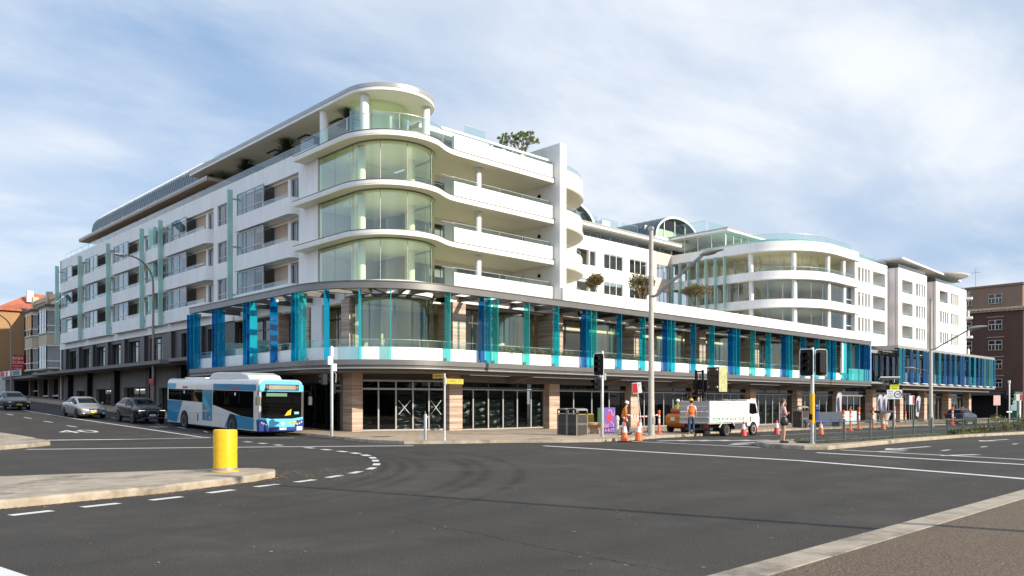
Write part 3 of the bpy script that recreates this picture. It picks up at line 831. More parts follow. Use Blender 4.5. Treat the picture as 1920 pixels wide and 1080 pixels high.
# lower eaves and the zinc vault along the side street
m = MB(); m.prism([(24.3,57.4),(24.3,88.6),(30,88.6),(30,57.4)], 18.08, 18.34); P('roof_canopy', m, M_brown)
m = MB(); m.band([(24.27,88.6),(24.27,57.4)], 18.2, 18.4, .08); P('canopy_edge', m, M_alu)
m = MB(); m.box(27.2,27.4,57,88,16.5,18.1); P('wall', m, M_brown)
window('x', 27.1, 58, 87.5, 16.6, 18.0, 14, glassm=G_dark)
vp = [(25.2,18.34),(25.2,19.3),(25.35,19.9),(25.7,20.45),(26.2,20.9),(27.0,21.35),(28.2,21.7),(30,21.9),(32,21.9),(34.5,21.5),(36.3,20.6),(37,19.4),(37,18.34)]
m = MB(); m.prof(vp, 'y', 61.0, 87.6); o = P('vault_roof', m, M_zinc, smooth=25)
m = MB()
y = 61.3
while y < 87.5:
    for a,b in zip(vp[:9],vp[1:9]):
        d = Vector((b[0]-a[0],0,b[1]-a[1])).normalized(); nrm = Vector((-d.z,0,d.x))*.02
        m.add([(a[0],y-.012,a[1]),(b[0],y-.012,b[1]),(b[0]+nrm.x,y-.012,b[1]+nrm.z),(a[0]+nrm.x,y-.012,a[1]+nrm.z),
               (a[0],y+.012,a[1]),(b[0],y+.012,b[1]),(b[0]+nrm.x,y+.012,b[1]+nrm.z),(a[0]+nrm.x,y+.012,a[1]+nrm.z)],
              [(0,1,2,3),(7,6,5,4),(3,2,6,7),(0,4,5,1),(0,3,7,4),(1,5,6,2)])
    y += .52
m.build('standing_seam', M_zinc, o)
m = MB()
for z in (18.52,18.68,18.84): m.box(25.1,25.19,66,87,z-.035,z+.035)
for y in (70,74,78,81,84.5): m.box(25.06,25.2,y-.2,y+.2,18.42,18.98)
m.build('louvre', M_whitep, o)
m = MB()
gp = [(25.25,18.4),(25.25,19.3),(25.4,19.9),(25.75,20.4),(26.3,20.75)]
for p,q in zip(gp,gp[1:]): m.quad((p[0],57.6,p[1]),(q[0],57.6,q[1]),(q[0],61,q[1]),(p[0],61,p[1]))
m.box(25.5,25.6,57.6,61,18.4,20.4)
P('roof_glazing', m, G_rail)
# sloping glass strip and skylights behind the canopy edge
m = MB(); m.quad((24.75,43.5,19.45),(24.75,60.8,19.45),(26.3,60.8,20.5),(26.3,43.5,20.4)); m.box(26.3,30,43,60.8,19.4,20.4); P('roof_glazing', m, M_green)
for (a,b) in ((48.2,50.6),(58.3,60.6)):
    m = MB(); m.M = T(25.2,(a+b)/2,19.72,0,0,-.5); m.box(-.5,.9,-(b-a)/2,(b-a)/2,.14,.2); P('skylight', m, G_rail)
m = MB(); m.prof([(25.6,19.4),(25.9,20.1),(26.6,20.55),(28,20.7),(29.6,20.6),(29.6,19.4)], 'y', 41.2, 43.4); P('roof_hood', m, M_white)

# ---- main front over the corner: balconies between the curved glass and the blade wall
for i, fl in enumerate(FL):
    m = MB(); m.prism([(29.95,36.0),(38.5,36.0),(38.5,36.22),(29.95,36.22)], fl+.1, fl+.98); P('parapet', m, M_white, bevel=.015)
    if i < 3:
        rail([(28.95,35.95),(29.95,36.1)], fl+.12, fl+1.2); rail([(29.95,36.24),(31.9,36.24),(33.8,36.24),(35.8,36.24),(38.4,36.24)], fl+.98, fl+1.3)
        m = MB(); m.lathe([(.2,fl),(.2,FL[i+1]-.2)],(32.6,36.9,0),20); P('column', m, M_white, smooth=True)
        wall('y', 39.9, 29.4, 38.6, fl, FL[i+1]-.2, [(29.9,32.4,fl+.02,fl+2.1),(33.4,37.8,fl+.02,fl+2.1)], .2)
        window('y', 40.0, 29.9, 32.4, fl+.02, fl+2.1, 2, framem=M_grey); window('y', 40.0, 33.4, 37.8, fl+.02, fl+2.1, 4, framem=M_grey)
        m = MB(); m.box(29.5,38.5,42.2,42.3,fl,FL[i+1]-.22); P('room_wall', m, M_room)
        for y in (37.3,38.9):
            m = MB(); m.box(38.36,38.5,y-.07,y+.07,fl+1.75,fl+1.95); P('wall_light', m, M_black)
m = MB(); m.box(38.5,39.12,35.45,44.5,8.2,18.85); P('blade_wall', m, M_white, bevel=.02)
m = MB(); m.box(29.9,38.5,39.5,39.8,16.5,18.6); P('wall', m, M_white)
m = MB(); m.box(29.4,38.6,38.7,44,18.5,18.8); P('roof_canopy', m, M_white)
window('y', 39.4, 30.2, 38.2, 16.6, 18.4, 6)
rail([(33.2,38.9),(35.0,38.9)], 18.85, 19.6)
# quarter-round balconies beyond the blade wall
for i, fl in enumerate(FL):
    if i == 0: z0 = fl-.25
    q = arc(39.1,42.5,6.4,-90,2,26)
    m = MB(); m.prism(q+[(39.1,42.6)], fl-.22, fl+.06); P('floor_slab', m, M_soff, smooth=30)
    m = MB(); m.band(arc(39.1,42.5,6.38,-90,2,26), fl+.06, fl+1.0, .14); P('parapet', m, M_white, smooth=30)
    m = MB(); m.band(arc(39.1,42.5,6.46,-90,2,26), fl-.16, fl+.02, .1); P('slab_edge', m, M_white, smooth=30)
    rail(arc(39.1,42.5,6.3,-90,0,8), fl+1.0, fl+1.35)
    if i < 3: wall('y', 42.55, 39.1, 46, fl+.06, FL[i+1]-.22, [(40.5,45,fl+.1,fl+2.2)], .2); window('y', 42.65, 40.5, 45, fl+.1, fl+2.2, 3)
m = MB(); m.box(39.13,46,44.6,44.8,8,19); P('wall', m, M_white)
m = MB(); m.box(45.9,46.1,42.8,60,8,18.3); P('wall', m, M_white)
m = MB(); m.box(39.1,46,42.6,48,18.5,18.75); P('roof_canopy', m, M_white)

# ---- courtyard back wall, y = 48.6
YW = 48.6
def zs(z): return 1.7+(z-1.7)*1.0232
def xs(x): return x*1.0232
ho = []
for a,b in ((53.81,55.47),(55.62,56.54),(57.64,60.55),(61.5,64.29),(65.44,68.05)):
    for z0,z1 in ((14.34,15.75),(11.75,13.1)): ho.append((xs(a),xs(b),zs(z0),zs(z1)))
for a,b in ((57.64,60.55),(61.5,64.29)): ho.append((xs(a),xs(b),9.2,10.6))
wall('y', YW, 45.9, 67.3, 8.0, zs(17.0), [h for h in ho if h[1] < 67], .3)
wall('y', YW, 67.3, 70.2, 8.0, zs(17.0)-.02, [(67.4,69.6,h[2],h[3]) for h in ho[-4:-2]], .3, M_pink)
for h in ho:
    if h[1] > 67: h = (67.4,69.6,h[2],h[3])
    rec = abs(h[0]-xs(53.81)) < .1
    if rec:
        m = MB(); m.box(h[0],h[1],YW+1.5,YW+1.6,h[2],h[3]); P('room_wall', m, M_room)
    else: window('y', YW+.14, h[0], h[1], h[2], h[3], 3 if h[1]-h[0] > 2 else 1, None, .07, framem=M_whitep)
for z0,z1 in ((8.4,11),(11.3,13.6),(14,16.3)):
    m = MB(); m.box(46,70,YW+2.5,YW+2.6,z0,z1); P('room_wall', m, M_room)
m = MB(); m.prism([(46,47.9),(71,47.9),(71,62),(46,62)], 18.12, 18.45); o = P('roof_canopy', m, M_white, bevel=.03)
m = MB(); m.band([(46,47.85),(71,47.85)], 18.36, 18.5, .1); m.build('canopy_edge', M_alu, o)
m = MB(); m.box(46,71,YW+1.2,YW+1.3,17.3,18.1); P('wall', m, M_dgrey)
window('y', YW+.9, 46.2, 69.8, zs(17.0), 18.12, 16, framem=M_alu)
rail([(46.1+i*2,YW+.1) for i in range(13)], zs(17.0), zs(17.0)+.45)
for k in range(5): rail([(50+k*3.2,49.5),(52.6+k*3.2,49.5)], 18.45, 19.75)
m = MB(); m.box(61.0,62.2,50.5,51.5,18.45,19.9); P('roof_hood', m, M_whitep)

def vault(x0, x1, zspring, rise, y0, y1, glazed=True):
    cx, rx = (x0+x1)/2, (x1-x0)/2
    o_ = [(cx-rx*math.cos(rad(t)), zspring+rise*math.sin(rad(t))) for t in range(0,181,9)]
    i_ = [(cx-(rx-.22)*math.cos(rad(t)), zspring+(rise-.22)*math.sin(rad(t))) for t in range(0,181,9)]
    m = MB(); n = len(o_)
    vs = [(p[0],y0,p[1]) for p in o_]+[(p[0],y0,p[1]) for p in i_]+[(p[0],y1,p[1]) for p in o_]+[(p[0],y1,p[1]) for p in i_]
    fs = []
    for k in range(n-1): fs += [(k,k+1,2*n+k+1,2*n+k),(n+k+1,n+k,3*n+k,3*n+k+1)]
    m.add(vs, fs); o = P('vault_roof', m, M_zinc, smooth=25)
    m = MB(); m.add([(p[0],y0-.02,p[1]) for p in o_]+[(p[0],y0-.02,p[1]) for p in i_]+[(p[0],y0+.12,p[1]) for p in o_]+[(p[0],y0+.12,p[1]) for p in i_],
        [(k,n+k,n+k+1,k+1) for k in range(n-1)]+[(2*n+k,2*n+k+1,3*n+k+1,3*n+k) for k in range(n-1)]+[(k,k+1,2*n+k+1,2*n+k) for k in range(n-1)]+[(n+k+1,n+k,3*n+k,3*n+k+1) for k in range(n-1)])
    m.build('arch_rim', M_white, o)
    m = MB(); y = y0+.6
    while y < y1:
        for a,b in zip(o_,o_[1:]):
            m.path([(a[0],y,a[1]+.01),(b[0],y,b[1]+.01)], .03, 4)
        y += .9
    m.build('standing_seam', M_zinc, o)
    m = MB(); m.quad(*[(p[0],y0+.5,p[1]) for p in i_]); m.build('end_glazing', G_rail, o)
    for k in range(1,4):
        x = i_[0][0]+(i_[-1][0]-i_[0][0])*k/4
        h = (rise-.22)*math.sqrt(max(0,1-((x-cx)/(rx-.22))**2)); m = MB(); m.box(x-.05,x+.05,y0+.44,y0+.52,zspring,zspring+h); m.build('mullion', M_whitep, o)
    m = MB(); m.box(x0+.3,x1-.3,y0+1.6,y0+1.7,zspring,zspring+rise*.55); P('room_wall', m, M_room)
    return o
vault(47.0, 58.4, 18.45, 2.6, 49.2, 66)
o = vault(69.2, 77.5, 19.5, 2.55, 50.0, 72)
m = MB(); m.box(69.2,77.5,50.05,50.25,18.4,19.5); P('wall', m, M_white)
m = MB(); m.box(71,78,50.6,72,18.4,19.5); P('wall', m, M_grey)
# ---- second wing: fins along its courtyard side, big rounded front
def w2(off, y1=49): return [(70+off,y1),(70+off,40)] + arc(77,40,7-off,180,270,26,5.8-off) + [(80.3,34.2+off),(82.4,34.2+off)]
for i, fl in enumerate(FL):
    q = w2(0)
    m = MB(); m.prism(q+[(82.4,49)], fl-.24, fl+.02); P('floor_slab', m, M_soff, smooth=30)
    m = MB(); m.band(offset(q,-.12), fl-.2, fl-.06, .2); P('slab_edge', m, M_white, smooth=30)
    m = MB(); m.band(offset(q,-.012), fl-.06, fl+(.62 if i < 3 else .75), .16); P('parapet', m, M_white, smooth=30)
    if i < 3:
        g = w2(.45) if i < 2 else w2(1.8)
        nx = FL[i+1]-.24
        m = MB(); m.sheet(g, fl+.02, nx); o = P('curved_glazing', m, G_win if i < 2 else G_clear, smooth=60)
        for p in g[::4]: k = MB(); k.tube((p[0],p[1],fl+.02),(p[0],p[1],nx),.03,n=4); k.build('mullion', M_frame, o)
        for y in (41,42.2,43.3,44.5,45.6,46.8,48): k = MB(); k.box(g[0][0]-.04,g[0][0]+.04,y-.05,y+.05,fl,nx); k.build('mullion', M_frame, o)
        if i == 2: rail(w2(.12)[1:], fl+.62, fl+1.0)
        for p in ((70.35,39.6),(72.3,36.2),(76.4,34.75),(79.9,34.75)):
            m = MB(); m.lathe([(.24,fl),(.24,nx)],(p[0]+(.1 if i < 2 else 0),p[1],0),16); P('column', m, M_white, smooth=True)
        m = MB(); m.box(81.6,82.3,34.25,35.2,fl+.6,nx); P('pier', m, M_white)
        m = MB(); m.box(73.5,82,41.5,41.6,fl,nx); m.box(73.4,73.5,41.5,49,fl,nx); P('room_wall', m, M_room)
        if i < 2:
            window('y', 34.62, 80.2, 81.6, fl+.62, nx-.02, 1, fl+1.2, framem=M_whitep)
            for k_,y in enumerate((48.3,47.3,46.3,45.2,44.2,43.15,42.1)):
                m = MB(); m.box(69.5,69.95,y-.045,y+.045,fl+.05 if i else fl+.3,nx+.15); P('green_fin', m, G_fin)
        else:
            for k_,y in enumerate((48.3,47.3,46.3,45.2,44.2,43.15,42.1)):
                m = MB(); m.box(69.5,69.95,y-.045,y+.045,fl-.1,nx+.05); P('green_fin', m, G_fin)
m = MB(); m.box(82.4,82.6,34.4,49,8.2,17.2); P('wall', m, M_white)
# penthouse: flat roof on thin posts over a glass box
m = MB(); m.box(71.8,82.0,43.0,54,19.3,19.62); o = P('roof_canopy', m, M_white, bevel=.04)
m = MB(); m.box(71.75,82.05,42.95,54,19.55,19.66); m.build('canopy_edge', M_alu, o)
window('x', 72.4, 43.6, 53.5, 16.55, 19.3, 6, framem=M_whitep, glassm=G_clear); window('y', 43.6, 72.4, 81.4, 16.55, 19.3, 6, framem=M_whitep, glassm=G_clear)
m = MB(); m.box(77,77.1,44,53,16.5,19.3); P('room_wall', m, M_room)
vault(82.0, 87.6, 17.6, 2.6, 44.5, 52)
rail([(73,46),(78,46)], 19.66, 20.9); rail([(72.4,50),(72.4,46)], 19.66, 20.9)
m = MB(); m.prism(w2(1.5,46)+[(82,46)], 17.25, 17.75); P('roof_deck', m, M_green)
rail([(p[0],p[1]) for p in w2(.8)[3:]], 17.3, 18.1)
# ---- stepped blocks further along the main front
def front(x0, x1, zt, items):
    """items: (kind, xa, xb, za, zb)"""
    wall('y', 36, x0, x1, 8.15, zt, [i[1:] for i in items], .35)
    m = MB(); m.box(x0,x0+.3,36.3,46,8.15,zt); P('wall', m, M_white)
    m = MB(); m.box(x1-.3,x1,36.3,46,8.15,zt); P('wall', m, M_white)
    m = MB(); m.box(x0+.3,x1-.3,36.36,46,zt-1.0,zt-.8); P('roof_deck', m, M_conc)
    m = MB(); m.box(x0+.3,x1-.3,39.6,39.7,8.2,zt-1); P('room_wall', m, M_room)
    for kd,a,b,z0,z1 in items:
        if kd == 'w':
            window('y', 36.2, a, b, z0, z1, 4, None, .09, framem=M_whitep)
            m = MB()
            for k in range(3):
                xa = a+(b-a)*(.3+.25*k); m.box(xa,xa+.28,36.06,36.12,z0+.03,z1-.03)
            P('shutter', m, M_whitep)
        else:
            m = MB(); m.box(a+.02,b-.02,38.2,38.3,z0-.9,z1+.1); m.box(a-.08,a-.02,36.36,38.2,z0-.9,z1); m.box(b+.02,b+.08,36.36,38.2,z0-.9,z1); m.box(a,b,36.36,38.2,z1+.01,z1+.1); P('room_wall', m, M_white)
            rail([(a,36.2),(b,36.2)], z0, z0+.32)
            m = MB(); m.box(a+.3,a+.42,38.1,38.19,z0+.6,z0+.75); P('wall_light', m, M_black)
Z3 = [(14.98,16.5),(12.3,13.8),(9.55,11.05)]
front(85.5, 94.6, 17.55, [('w',86.35,89.7,a,b) for a,b in Z3]+[('o',90.55,94.0,a,b) for a,b in Z3])
front(98.0, 107.3, 17.8, [('o',99.1,102.5,a,b) for a,b in Z3]+[('w',103.5,106.7,a,b) for a,b in Z3])
front(110.6, 122.7, 17.5, [('o',111.9,115.1,*Z3[0])]+[('w',112.0,115.2,a,b) for a,b in Z3[1:]]+[('w',116.2,119.4,a,b) for a,b in Z3])
for x0,x1 in ((82.6,85.5),(94.6,98.0),(107.3,110.6)):
    m = MB(); m.box(x0,x1,40.5,40.7,8.2,17.2); P('wall', m, M_grey)
    for fl in FL:
        m = MB(); m.box(x0+.02,x1-.02,37.2,37.4,fl-.25,fl+.9); m.box(x0+.02,x1-.02,37.4,40.5,fl-.25,fl-.05); P('parapet', m, M_pink)
    for fl in FL[:3]: window('y', 40.4, x0+.5, x1-.1, fl+.1, fl+2.3, 2)
for fl in FL[1:]:
    m = MB(); m.prism(arc(122.7,38.2,2.9,-90,60,14)+[(122.7,40)], fl-.25, fl+.05); P('floor_slab', m, M_white, smooth=30)
    rail(arc(122.7,38.2,2.6,-90,40,8), fl+.05, fl+.95)
for fl in FL[:3]:
    m = MB(); m.band(arc(122.7,38.2,2.5,-90,40,8), fl+.05, fl+.9, .12); P('parapet', m, M_white, smooth=30)
for x0,x1,z in ((85.7,94.4,17.55),(98.2,107.1,17.8),(110.8,122.5,17.5)):
    rail([(x0+(x1-x0)*k/4,36.12) for k in range(5)], z, z+.4)
m = MB(); m.prism([(97,35.2),(122,36.4),(122,44),(97,44)], 18.62, 18.82); P('roof_canopy', m, M_white)
window('y', 38.2, 99, 120, 16.7, 18.62, 10)
m = MB(); m.box(92,98.5,39,41,17.5,19.4); P('roof_glazing', m, G_rail)
m = MB(); m.lathe([(.3,18.55),(4.4,18.85),(4.5,19.0),(.2,19.1)],(117.0,38.6,0),28); P('roof_disc', m, M_white, smooth=30)
m = MB(); m.tube((119,40,17.5),(119,40,18.7),.2); P('column', m, M_white)
# ================================================================ podium: shops, first-floor terrace, pergola and glass fins
FX, FY, FR = 21.5, 33.5, 6.0
def fas(off=0, xe=83.9, ye=53.7, n=24):
    """line of the canopy edge, off metres inside the outermost face"""
    return [(FX+off,ye)] + arc(FX+FR,FY+FR,FR-off,180,270,n) + [(40,FY+off),(xe,FY+off)]
f0 = fas()
m = MB(); m.band(f0, 7.76, 8.14, .28); o = P('fascia', m, M_fasc, smooth=40)
m = MB(); m.band(fas(-.03), 8.10, 8.16, .12); m.build('fascia_trim', M_alud, o, smooth=40)
m = MB(); m.band(f0, 3.74, 4.02, .3); o = P('fascia', m, M_fasc, smooth=40)
m = MB(); m.band(fas(.06), 3.60, 3.735, .25); m.build('fascia_trim', M_alud, o, smooth=40)
m = MB(); m.band(fas(.02), 3.55, 3.60, .3); m.build('fascia_trim', M_alu, o, smooth=40)
m = MB(); m.band(fas(.50), 4.03, 4.72, .14); P('parapet', m, M_white, smooth=40)
# glass balustrade above the white band
rail([p for p in fas(.58)], 4.72, 5.12)
# terrace floor / awning soffit
tf = fas(.3)
m = MB(); m.prism(tf+[(83.9,37.2),(30,37.2),(24.7,39.5),(24.7,53.7)], 3.80, 4.0); P('terrace_slab', m, M_grey)
m = MB(); m.prism(fas(.5)+[(83.9,36.0),(30,36.0),(23.9,39.2),(23.9,53.7)], 3.42, 3.55); P('awning', m, M_grey)
for x in (34.7,43.4,52.2,60.8,69.6,78.4):
    m = MB(); m.prof([(33.9,3.42),(36.2,3.42),(36.2,2.95)], 'x', x-.12, x+.12); P('bracket', m, M_grey)
m = MB(); m.box(30.9,83.9,36.3,36.9,3.02,3.42); P('beam', m, M_grey)
# ground-floor columns in striped stone, and the same on the terrace above
CXS = [30.45,39.05,47.85,56.5,65.2,74.05,83.05]
for x in CXS:
    m = MB(); m.box(x-.45,x+.55,36.5,37.4,gz(x,30),3.42); P('stone_column', m, M_stone)
    m = MB(); m.box(x-.45,x+.55,36.2,37.6,4.0,7.72); P('stone_column', m, M_stone)
m = MB(); m.box(24.5,25.2,38.4,39.35,0,3.42); P('stone_column', m, M_stone)
m = MB(); m.box(24.35,25.0,38.45,39.3,4.0,7.6); P('stone_column', m, M_stone)
for y in (43.4,47.2):
    m = MB(); m.box(24.35,25.1,y-.5,y+.5,4.0,7.5); P('stone_column', m, M_stone)
# terrace: wall heads, windows, curved bays
m = MB(); m.box(30,84,36.45,36.75,7.72,8.3); P('wall', m, M_white)
m = MB(); m.box(24.55,24.9,39.3,53.7,7.49,8.3); P('wall', m, M_white)
m = MB(); m.prism(fas(.6)[:-1]+[(83.9,34.1),(83.9,36.5),(30,36.5),(24.6,40),(24.6,53.7)], 8.17, 8.2)
m = MB(); m.box(24.7,84,37.0,41.5,7.62,7.72); P('ceiling', m, M_soff)
m = MB(); m.box(24.9,84,42.0,42.2,4.0,7.7); P('room_wall', m, M_cream2)
for i,x in enumerate(CXS[:-1]):
    a, b = x+.55, CXS[i+1]-.45
    mid = a+(b-a)*.45
    window('y', 37.6, a, mid, 4.02, 7.6, 2, 6.75, .1, G_clear, M_alud)
    m = MB()
    q = [(mid,38.9)] + arc(b-2.1,39.2,2.0,180,330,16)
    q = [(mid,37.6),(mid+.35,37.9)] + arc(b-1.9,38.7,1.85,195,360,18)
    m.sheet(q, 4.05, 7.45); o = P('curved_glazing', m, G_nose, smooth=60)
    k = MB(); k.band(q, 7.42, 7.6, .08); k.build('frame', M_alud, o)
    for p in (q[0],q[2],q[-1]): k = MB(); k.tube((p[0],p[1],4.05),(p[0],p[1],7.42),.05,n=4); k.build('mullion', M_alud, o)
    m = MB(); m.lathe([(.3,4.02),(.3,7.6)],(b-1.6,39.6,0),16); P('column', m, M_white, smooth=True)
# the corner drum
q = arc(CX,CY,2.5,172,372,36)
m = MB(); m.sheet(q, 4.05, 7.66); o = P('curved_glazing', m, G_nose, smooth=60)
k = MB(); k.band(q, 7.6, 7.78, .1); k.build('frame', M_alud, o, smooth=40)
k = MB(); k.band(q, 4.0, 4.1, .1); k.build('frame', M_alud, o, smooth=40)
for a in (182,240,288,335): k = MB(); k.tube((CX+2.5*math.cos(rad(a)),CY+2.5*math.sin(rad(a)),4.05),(CX+2.5*math.cos(rad(a)),CY+2.5*math.sin(rad(a)),7.6),.02,n=4); k.build('mullion', M_alud, o)
k = MB(); k.tube((CX-2.49,CY+.25,4.1),(CX-2.49,CY+.25,7.6),.09,n=6); k.build('mullion', M_alud, o)
m = MB(); m.box(26.2,29.5,41.2,41.3,4.0,7.6); m.box(27.7,27.85,40.2,41.2,4,7.6); P('room_wall', m, M_cream2)
m = MB(); m.prism(arc(CX,CY,2.6,150,390,30), 7.78, 8.25); P('wall', m, M_white, smooth=30)
# side-street terrace windows
for a,b in ((39.4,42.9),(43.9,46.7),(47.7,50.4),(50.6,53.5)):
    window('x', 25.3, a, b, 4.02, 7.4, 2, 6.7, .1, G_clear, M_alud)
m = MB(); m.box(28.5,28.6,41.3,60,4,7.42); P('room_wall', m, M_grey)
m = MB(); m.box(24.62,28.7,39.5,54,7.43,7.48); P('ceiling', m, M_soff)
m = MB(); m.box(24.1,24.5,41.0,42.2,4.0,7.45); P('wall', m, M_white)
for y in (46.9,50.3):
    m = MB(); m.box(22.2,24.3,y-.03,y+.03,4.0,5.7); P('screen', m, G_fin)
# pergola rafters
rx_ = [28.6+2.15*i for i in range(26)]
for x in rx_:
    m = MB(); m.box(x-.1,x+.1,33.78,36.44,7.78,8.04); P('pergola_beam', m, M_beam)
for y in (40.4,42.9,45.3,47.8,50.3,52.6):
    m = MB(); m.box(21.78,24.54,y-.1,y+.1,7.78,8.04); P('pergola_beam', m, M_beam)
for a in (192,210,228,246,262):
    m = MB(); c, s = math.cos(rad(a)), math.sin(rad(a))
    p0 = Vector((FX+FR+5.7*c, FY+FR+5.7*s)); p1 = Vector((CX+2.62*c, CY+2.62*s)); d = (p1-p0).normalized(); n_ = Vector((-d.y,d.x))*.1
    m.prism([tuple(p0-n_),tuple(p1-n_),tuple(p1+n_),tuple(p0+n_)], 7.78, 8.04); P('pergola_beam', m, M_beam)
m = MB(); m.box(30.0,83.9,36.02,36.44,8.06,8.42); P('parapet', m, M_white)
m = MB(); m.box(38.9,83.9,33.86,36.02,8.17,8.2)
P('roof_deck', m, M_white)
m = MB(); m.box(37.2,84.0,34.0,34.25,8.2,9.05); o = P('parapet', m, M_white, bevel=.02)
# glass fins
fins = [(27.23,2),(29.66,0),(30.18,1),(30.72,2),(33.25,2),(35.79,1),(38.38,0),(38.85,1),(39.37,2),(41.95,3),(44.53,1),(47.16,0),(47.62,1),(48.08,1),(50.74,3),(53.28,1),(55.98,0),(56.54,1),(57.02,3),(59.44,2),(61.98,1),(64.67,0),(65.25,1),(65.83,1),(68.23,3),(70.96,1),(73.27,1),(73.84,0),(74.52,1),(76.75,1)]
finl = [(53.3,0),(52.8,3),(52.2,3),(49.34,0),(48.9,3),(48.47,3),(44.99,3),(44.5,0),(44.09,1),(41.6,0),(39.11+.1,3),(38.75,1),(38.4,2)]
def fin(x0,x1,y0,y1,z0,z1,c):
    m = MB(); m.box(x0,x1,y0,y1,z0,z1); o = P('glass_fin', m, G_blue[c])
    xm, ym = (x0+x1)/2, (y0+y1)/2
    for z in (z0+.10,z1-.12):
        k = MB(); k.box(min(x0,xm-.035)-.004 if x1-x0 < .2 else x1-.12, xm+.035+.004 if x1-x0 < .2 else x1+.05, y1-.12 if x1-x0 < .2 else ym-.04, y1+.05 if x1-x0 < .2 else ym+.04, z-.07, z+.07)
        k.build('clamp', M_alu, o)
for x, c in fins: fin(x*1.0135-.02,x*1.0135+.02,33.50,33.96,4.03,7.73,c)
for y, c in finl: fin(21.50,21.96,y*1.015-.02,y*1.015+.02,4.0,7.73,c)
for a, c in ((203,3),(222,1),(238,2)):
    cs, sn = math.cos(rad(a)), math.sin(rad(a))
    m = MB(); m.M = Matrix.Translation((FX+FR+5.76*cs, FY+FR+5.76*sn, 0)) @ Matrix.Rotation(rad(a),4,'Z'); m.box(-.22,.22,-.02,.02,4.03,7.73)
    P('glass_fin', m, G_blue[c])
# end of the long pergola: glazed return, then the set-back link
m = MB(); m.box(78.6,83.7,33.56,33.60,4.02,5.2); P('glass_balustrade', m, G_blue[2])
for x,c in ((79.0,1),(80.9,3),(82.2,0),(82.7,3),(83.2,0),(83.7,0)): fin(x-.02,x+.02,33.50,33.96,4.03,7.73,c)
m = MB(); m.box(77.4,78.4,33.75,33.9,4.7,7.75); P('wall', m, M_white)
m = MB(); m.box(83.9,84.3,33.7,37,3.9,7.7); P('wall', m, M_white)
m = MB(); m.box(83.9,91,35.5,36.0,7.3,7.65); m.box(83.9,91,35.0,37.3,3.9,4.1); P('fascia', m, M_alu)
window('y', 37.2, 84.3, 91.1, 4.1, 7.3, 8, 6.2, .08, G_shop, M_frame)
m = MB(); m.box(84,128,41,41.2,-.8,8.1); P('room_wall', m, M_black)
# second pergola box, closed with coloured glass
m = MB(); m.box(91.0,126.5,33.5,36.5,7.86,8.16); m.box(91.0,91.9,33.9,37,7.6,7.86); P('fascia', m, M_alu)
m = MB(); m.box(91.0,126.5,33.5,37.2,3.72,3.98); P('fascia', m, M_alu)
m = MB(); m.box(91.1,126.4,34.2,36.4,3.3,3.7); P('awning', m, M_grey)
b2 = [(91.1,1),(92.1,3),(94.4,0),(96.3,3),(98.4,0),(99.3,0),(101.3,3),(103.6,1),(105.4,0),(107.4,0),(109.3,3),(111.4,0),(112.4,0),(114.8,3),(117.0,1),(118.8,0),(120.2,0),(121.3,2),(122.3,0),(123.5,2),(124.5,1),(125.6,0)]
for x, c in b2:
    m = MB(); m.box(x,x+.85,33.40,33.44,4.0,7.84); o = P('glass_fin', m, G_navy[c]); k = MB(); k.box(x+.35,x+.5,33.36,33.50,7.7,7.84); k.build('clamp', M_alu, o)
m = MB(); m.box(91.2,126.4,33.56,33.6,4.0,5.2); P('glass_balustrade', m, G_rail)
for i in range(12):
    m = MB(); m.box(91.8+2.95*i,93.4+2.95*i,33.2,33.48,3.985,4.05); P('bracket', m, M_whitep)
window('y', 37.0, 91.3, 126.3, 4.0, 7.8, 16, None, .1, G_shop, M_alud)
m = MB(); m.box(126.3,126.5,33.56,37,3.98,7.86); P('end_glazing', m, G_blue[3])
for i,x in enumerate((91.5,99.5,107.5,116.5,125.0)):
    m = MB(); m.box(x-.5,x+.5,36.2,37.0,gz(x,30)-.05,3.3); P('stone_column', m, M_stone)
# street level: shopfronts
def shop(x0, x1, n, sheets=(), door=(), lit=False):
    z0 = gz((x0+x1)/2,30)+.14
    window('y', 37.0, x0, x1, z0, 2.62, n, None, .085, G_shop, M_frame, 'shopfront')
    window('y', 37.0, x0, x1, 2.66, 3.05, max(2,n//2), None, .07, G_dark, M_alud, 'transom_window')
    for k in sheets:
        a = x0+(x1-x0)*k/n+.06; b = x0+(x1-x0)*(k+1)/n-.06
        plastic(lambda u,w,d: (a+(b-a)*u, 37.18+d, z0+.1+(2.42-z0)*w), k*3.1+x0)
def plastic(f, seed):
    """crumpled black building film hung behind the glass"""
    m = MB(); nu, nw = 22, 56
    for j in range(nw+1):
        for i in range(nu+1):
            u, w = i/nu, j/nw
            sag = 4*u*(1-u)
            ph = w*(34+9*math.sin(seed))+1.3*sag+2.2*noise.noise((u*2+seed,w*3,0))
            d = .045*sag*math.sin(ph)+.06*noise.noise((u*2.2+seed,w*4.5,seed))+.012*noise.noise((u*5,w*12,seed))
            m.v.append(Vector(f(u,w,d)))
    for j in range(nw):
        for i in range(nu):
            m.f.append([j*(nu+1)+i,j*(nu+1)+i+1,(j+1)*(nu+1)+i+1,(j+1)*(nu+1)+i]); m.mi.append(0)
    P('plastic_sheet', m, M_film, smooth=180)
M_film = simple('black_film', (.006,.016,.015), .34, 0, .2, 5, 0, 60, 0, .6)
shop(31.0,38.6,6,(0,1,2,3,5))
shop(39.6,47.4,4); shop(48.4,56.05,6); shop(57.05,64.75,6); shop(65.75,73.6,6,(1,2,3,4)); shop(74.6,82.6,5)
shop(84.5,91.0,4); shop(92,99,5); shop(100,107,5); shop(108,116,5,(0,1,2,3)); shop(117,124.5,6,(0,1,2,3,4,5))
m = MB()
m.box(31,40.5,40.5,40.6,-.4,3.1); P('room_wall', m, M_black)
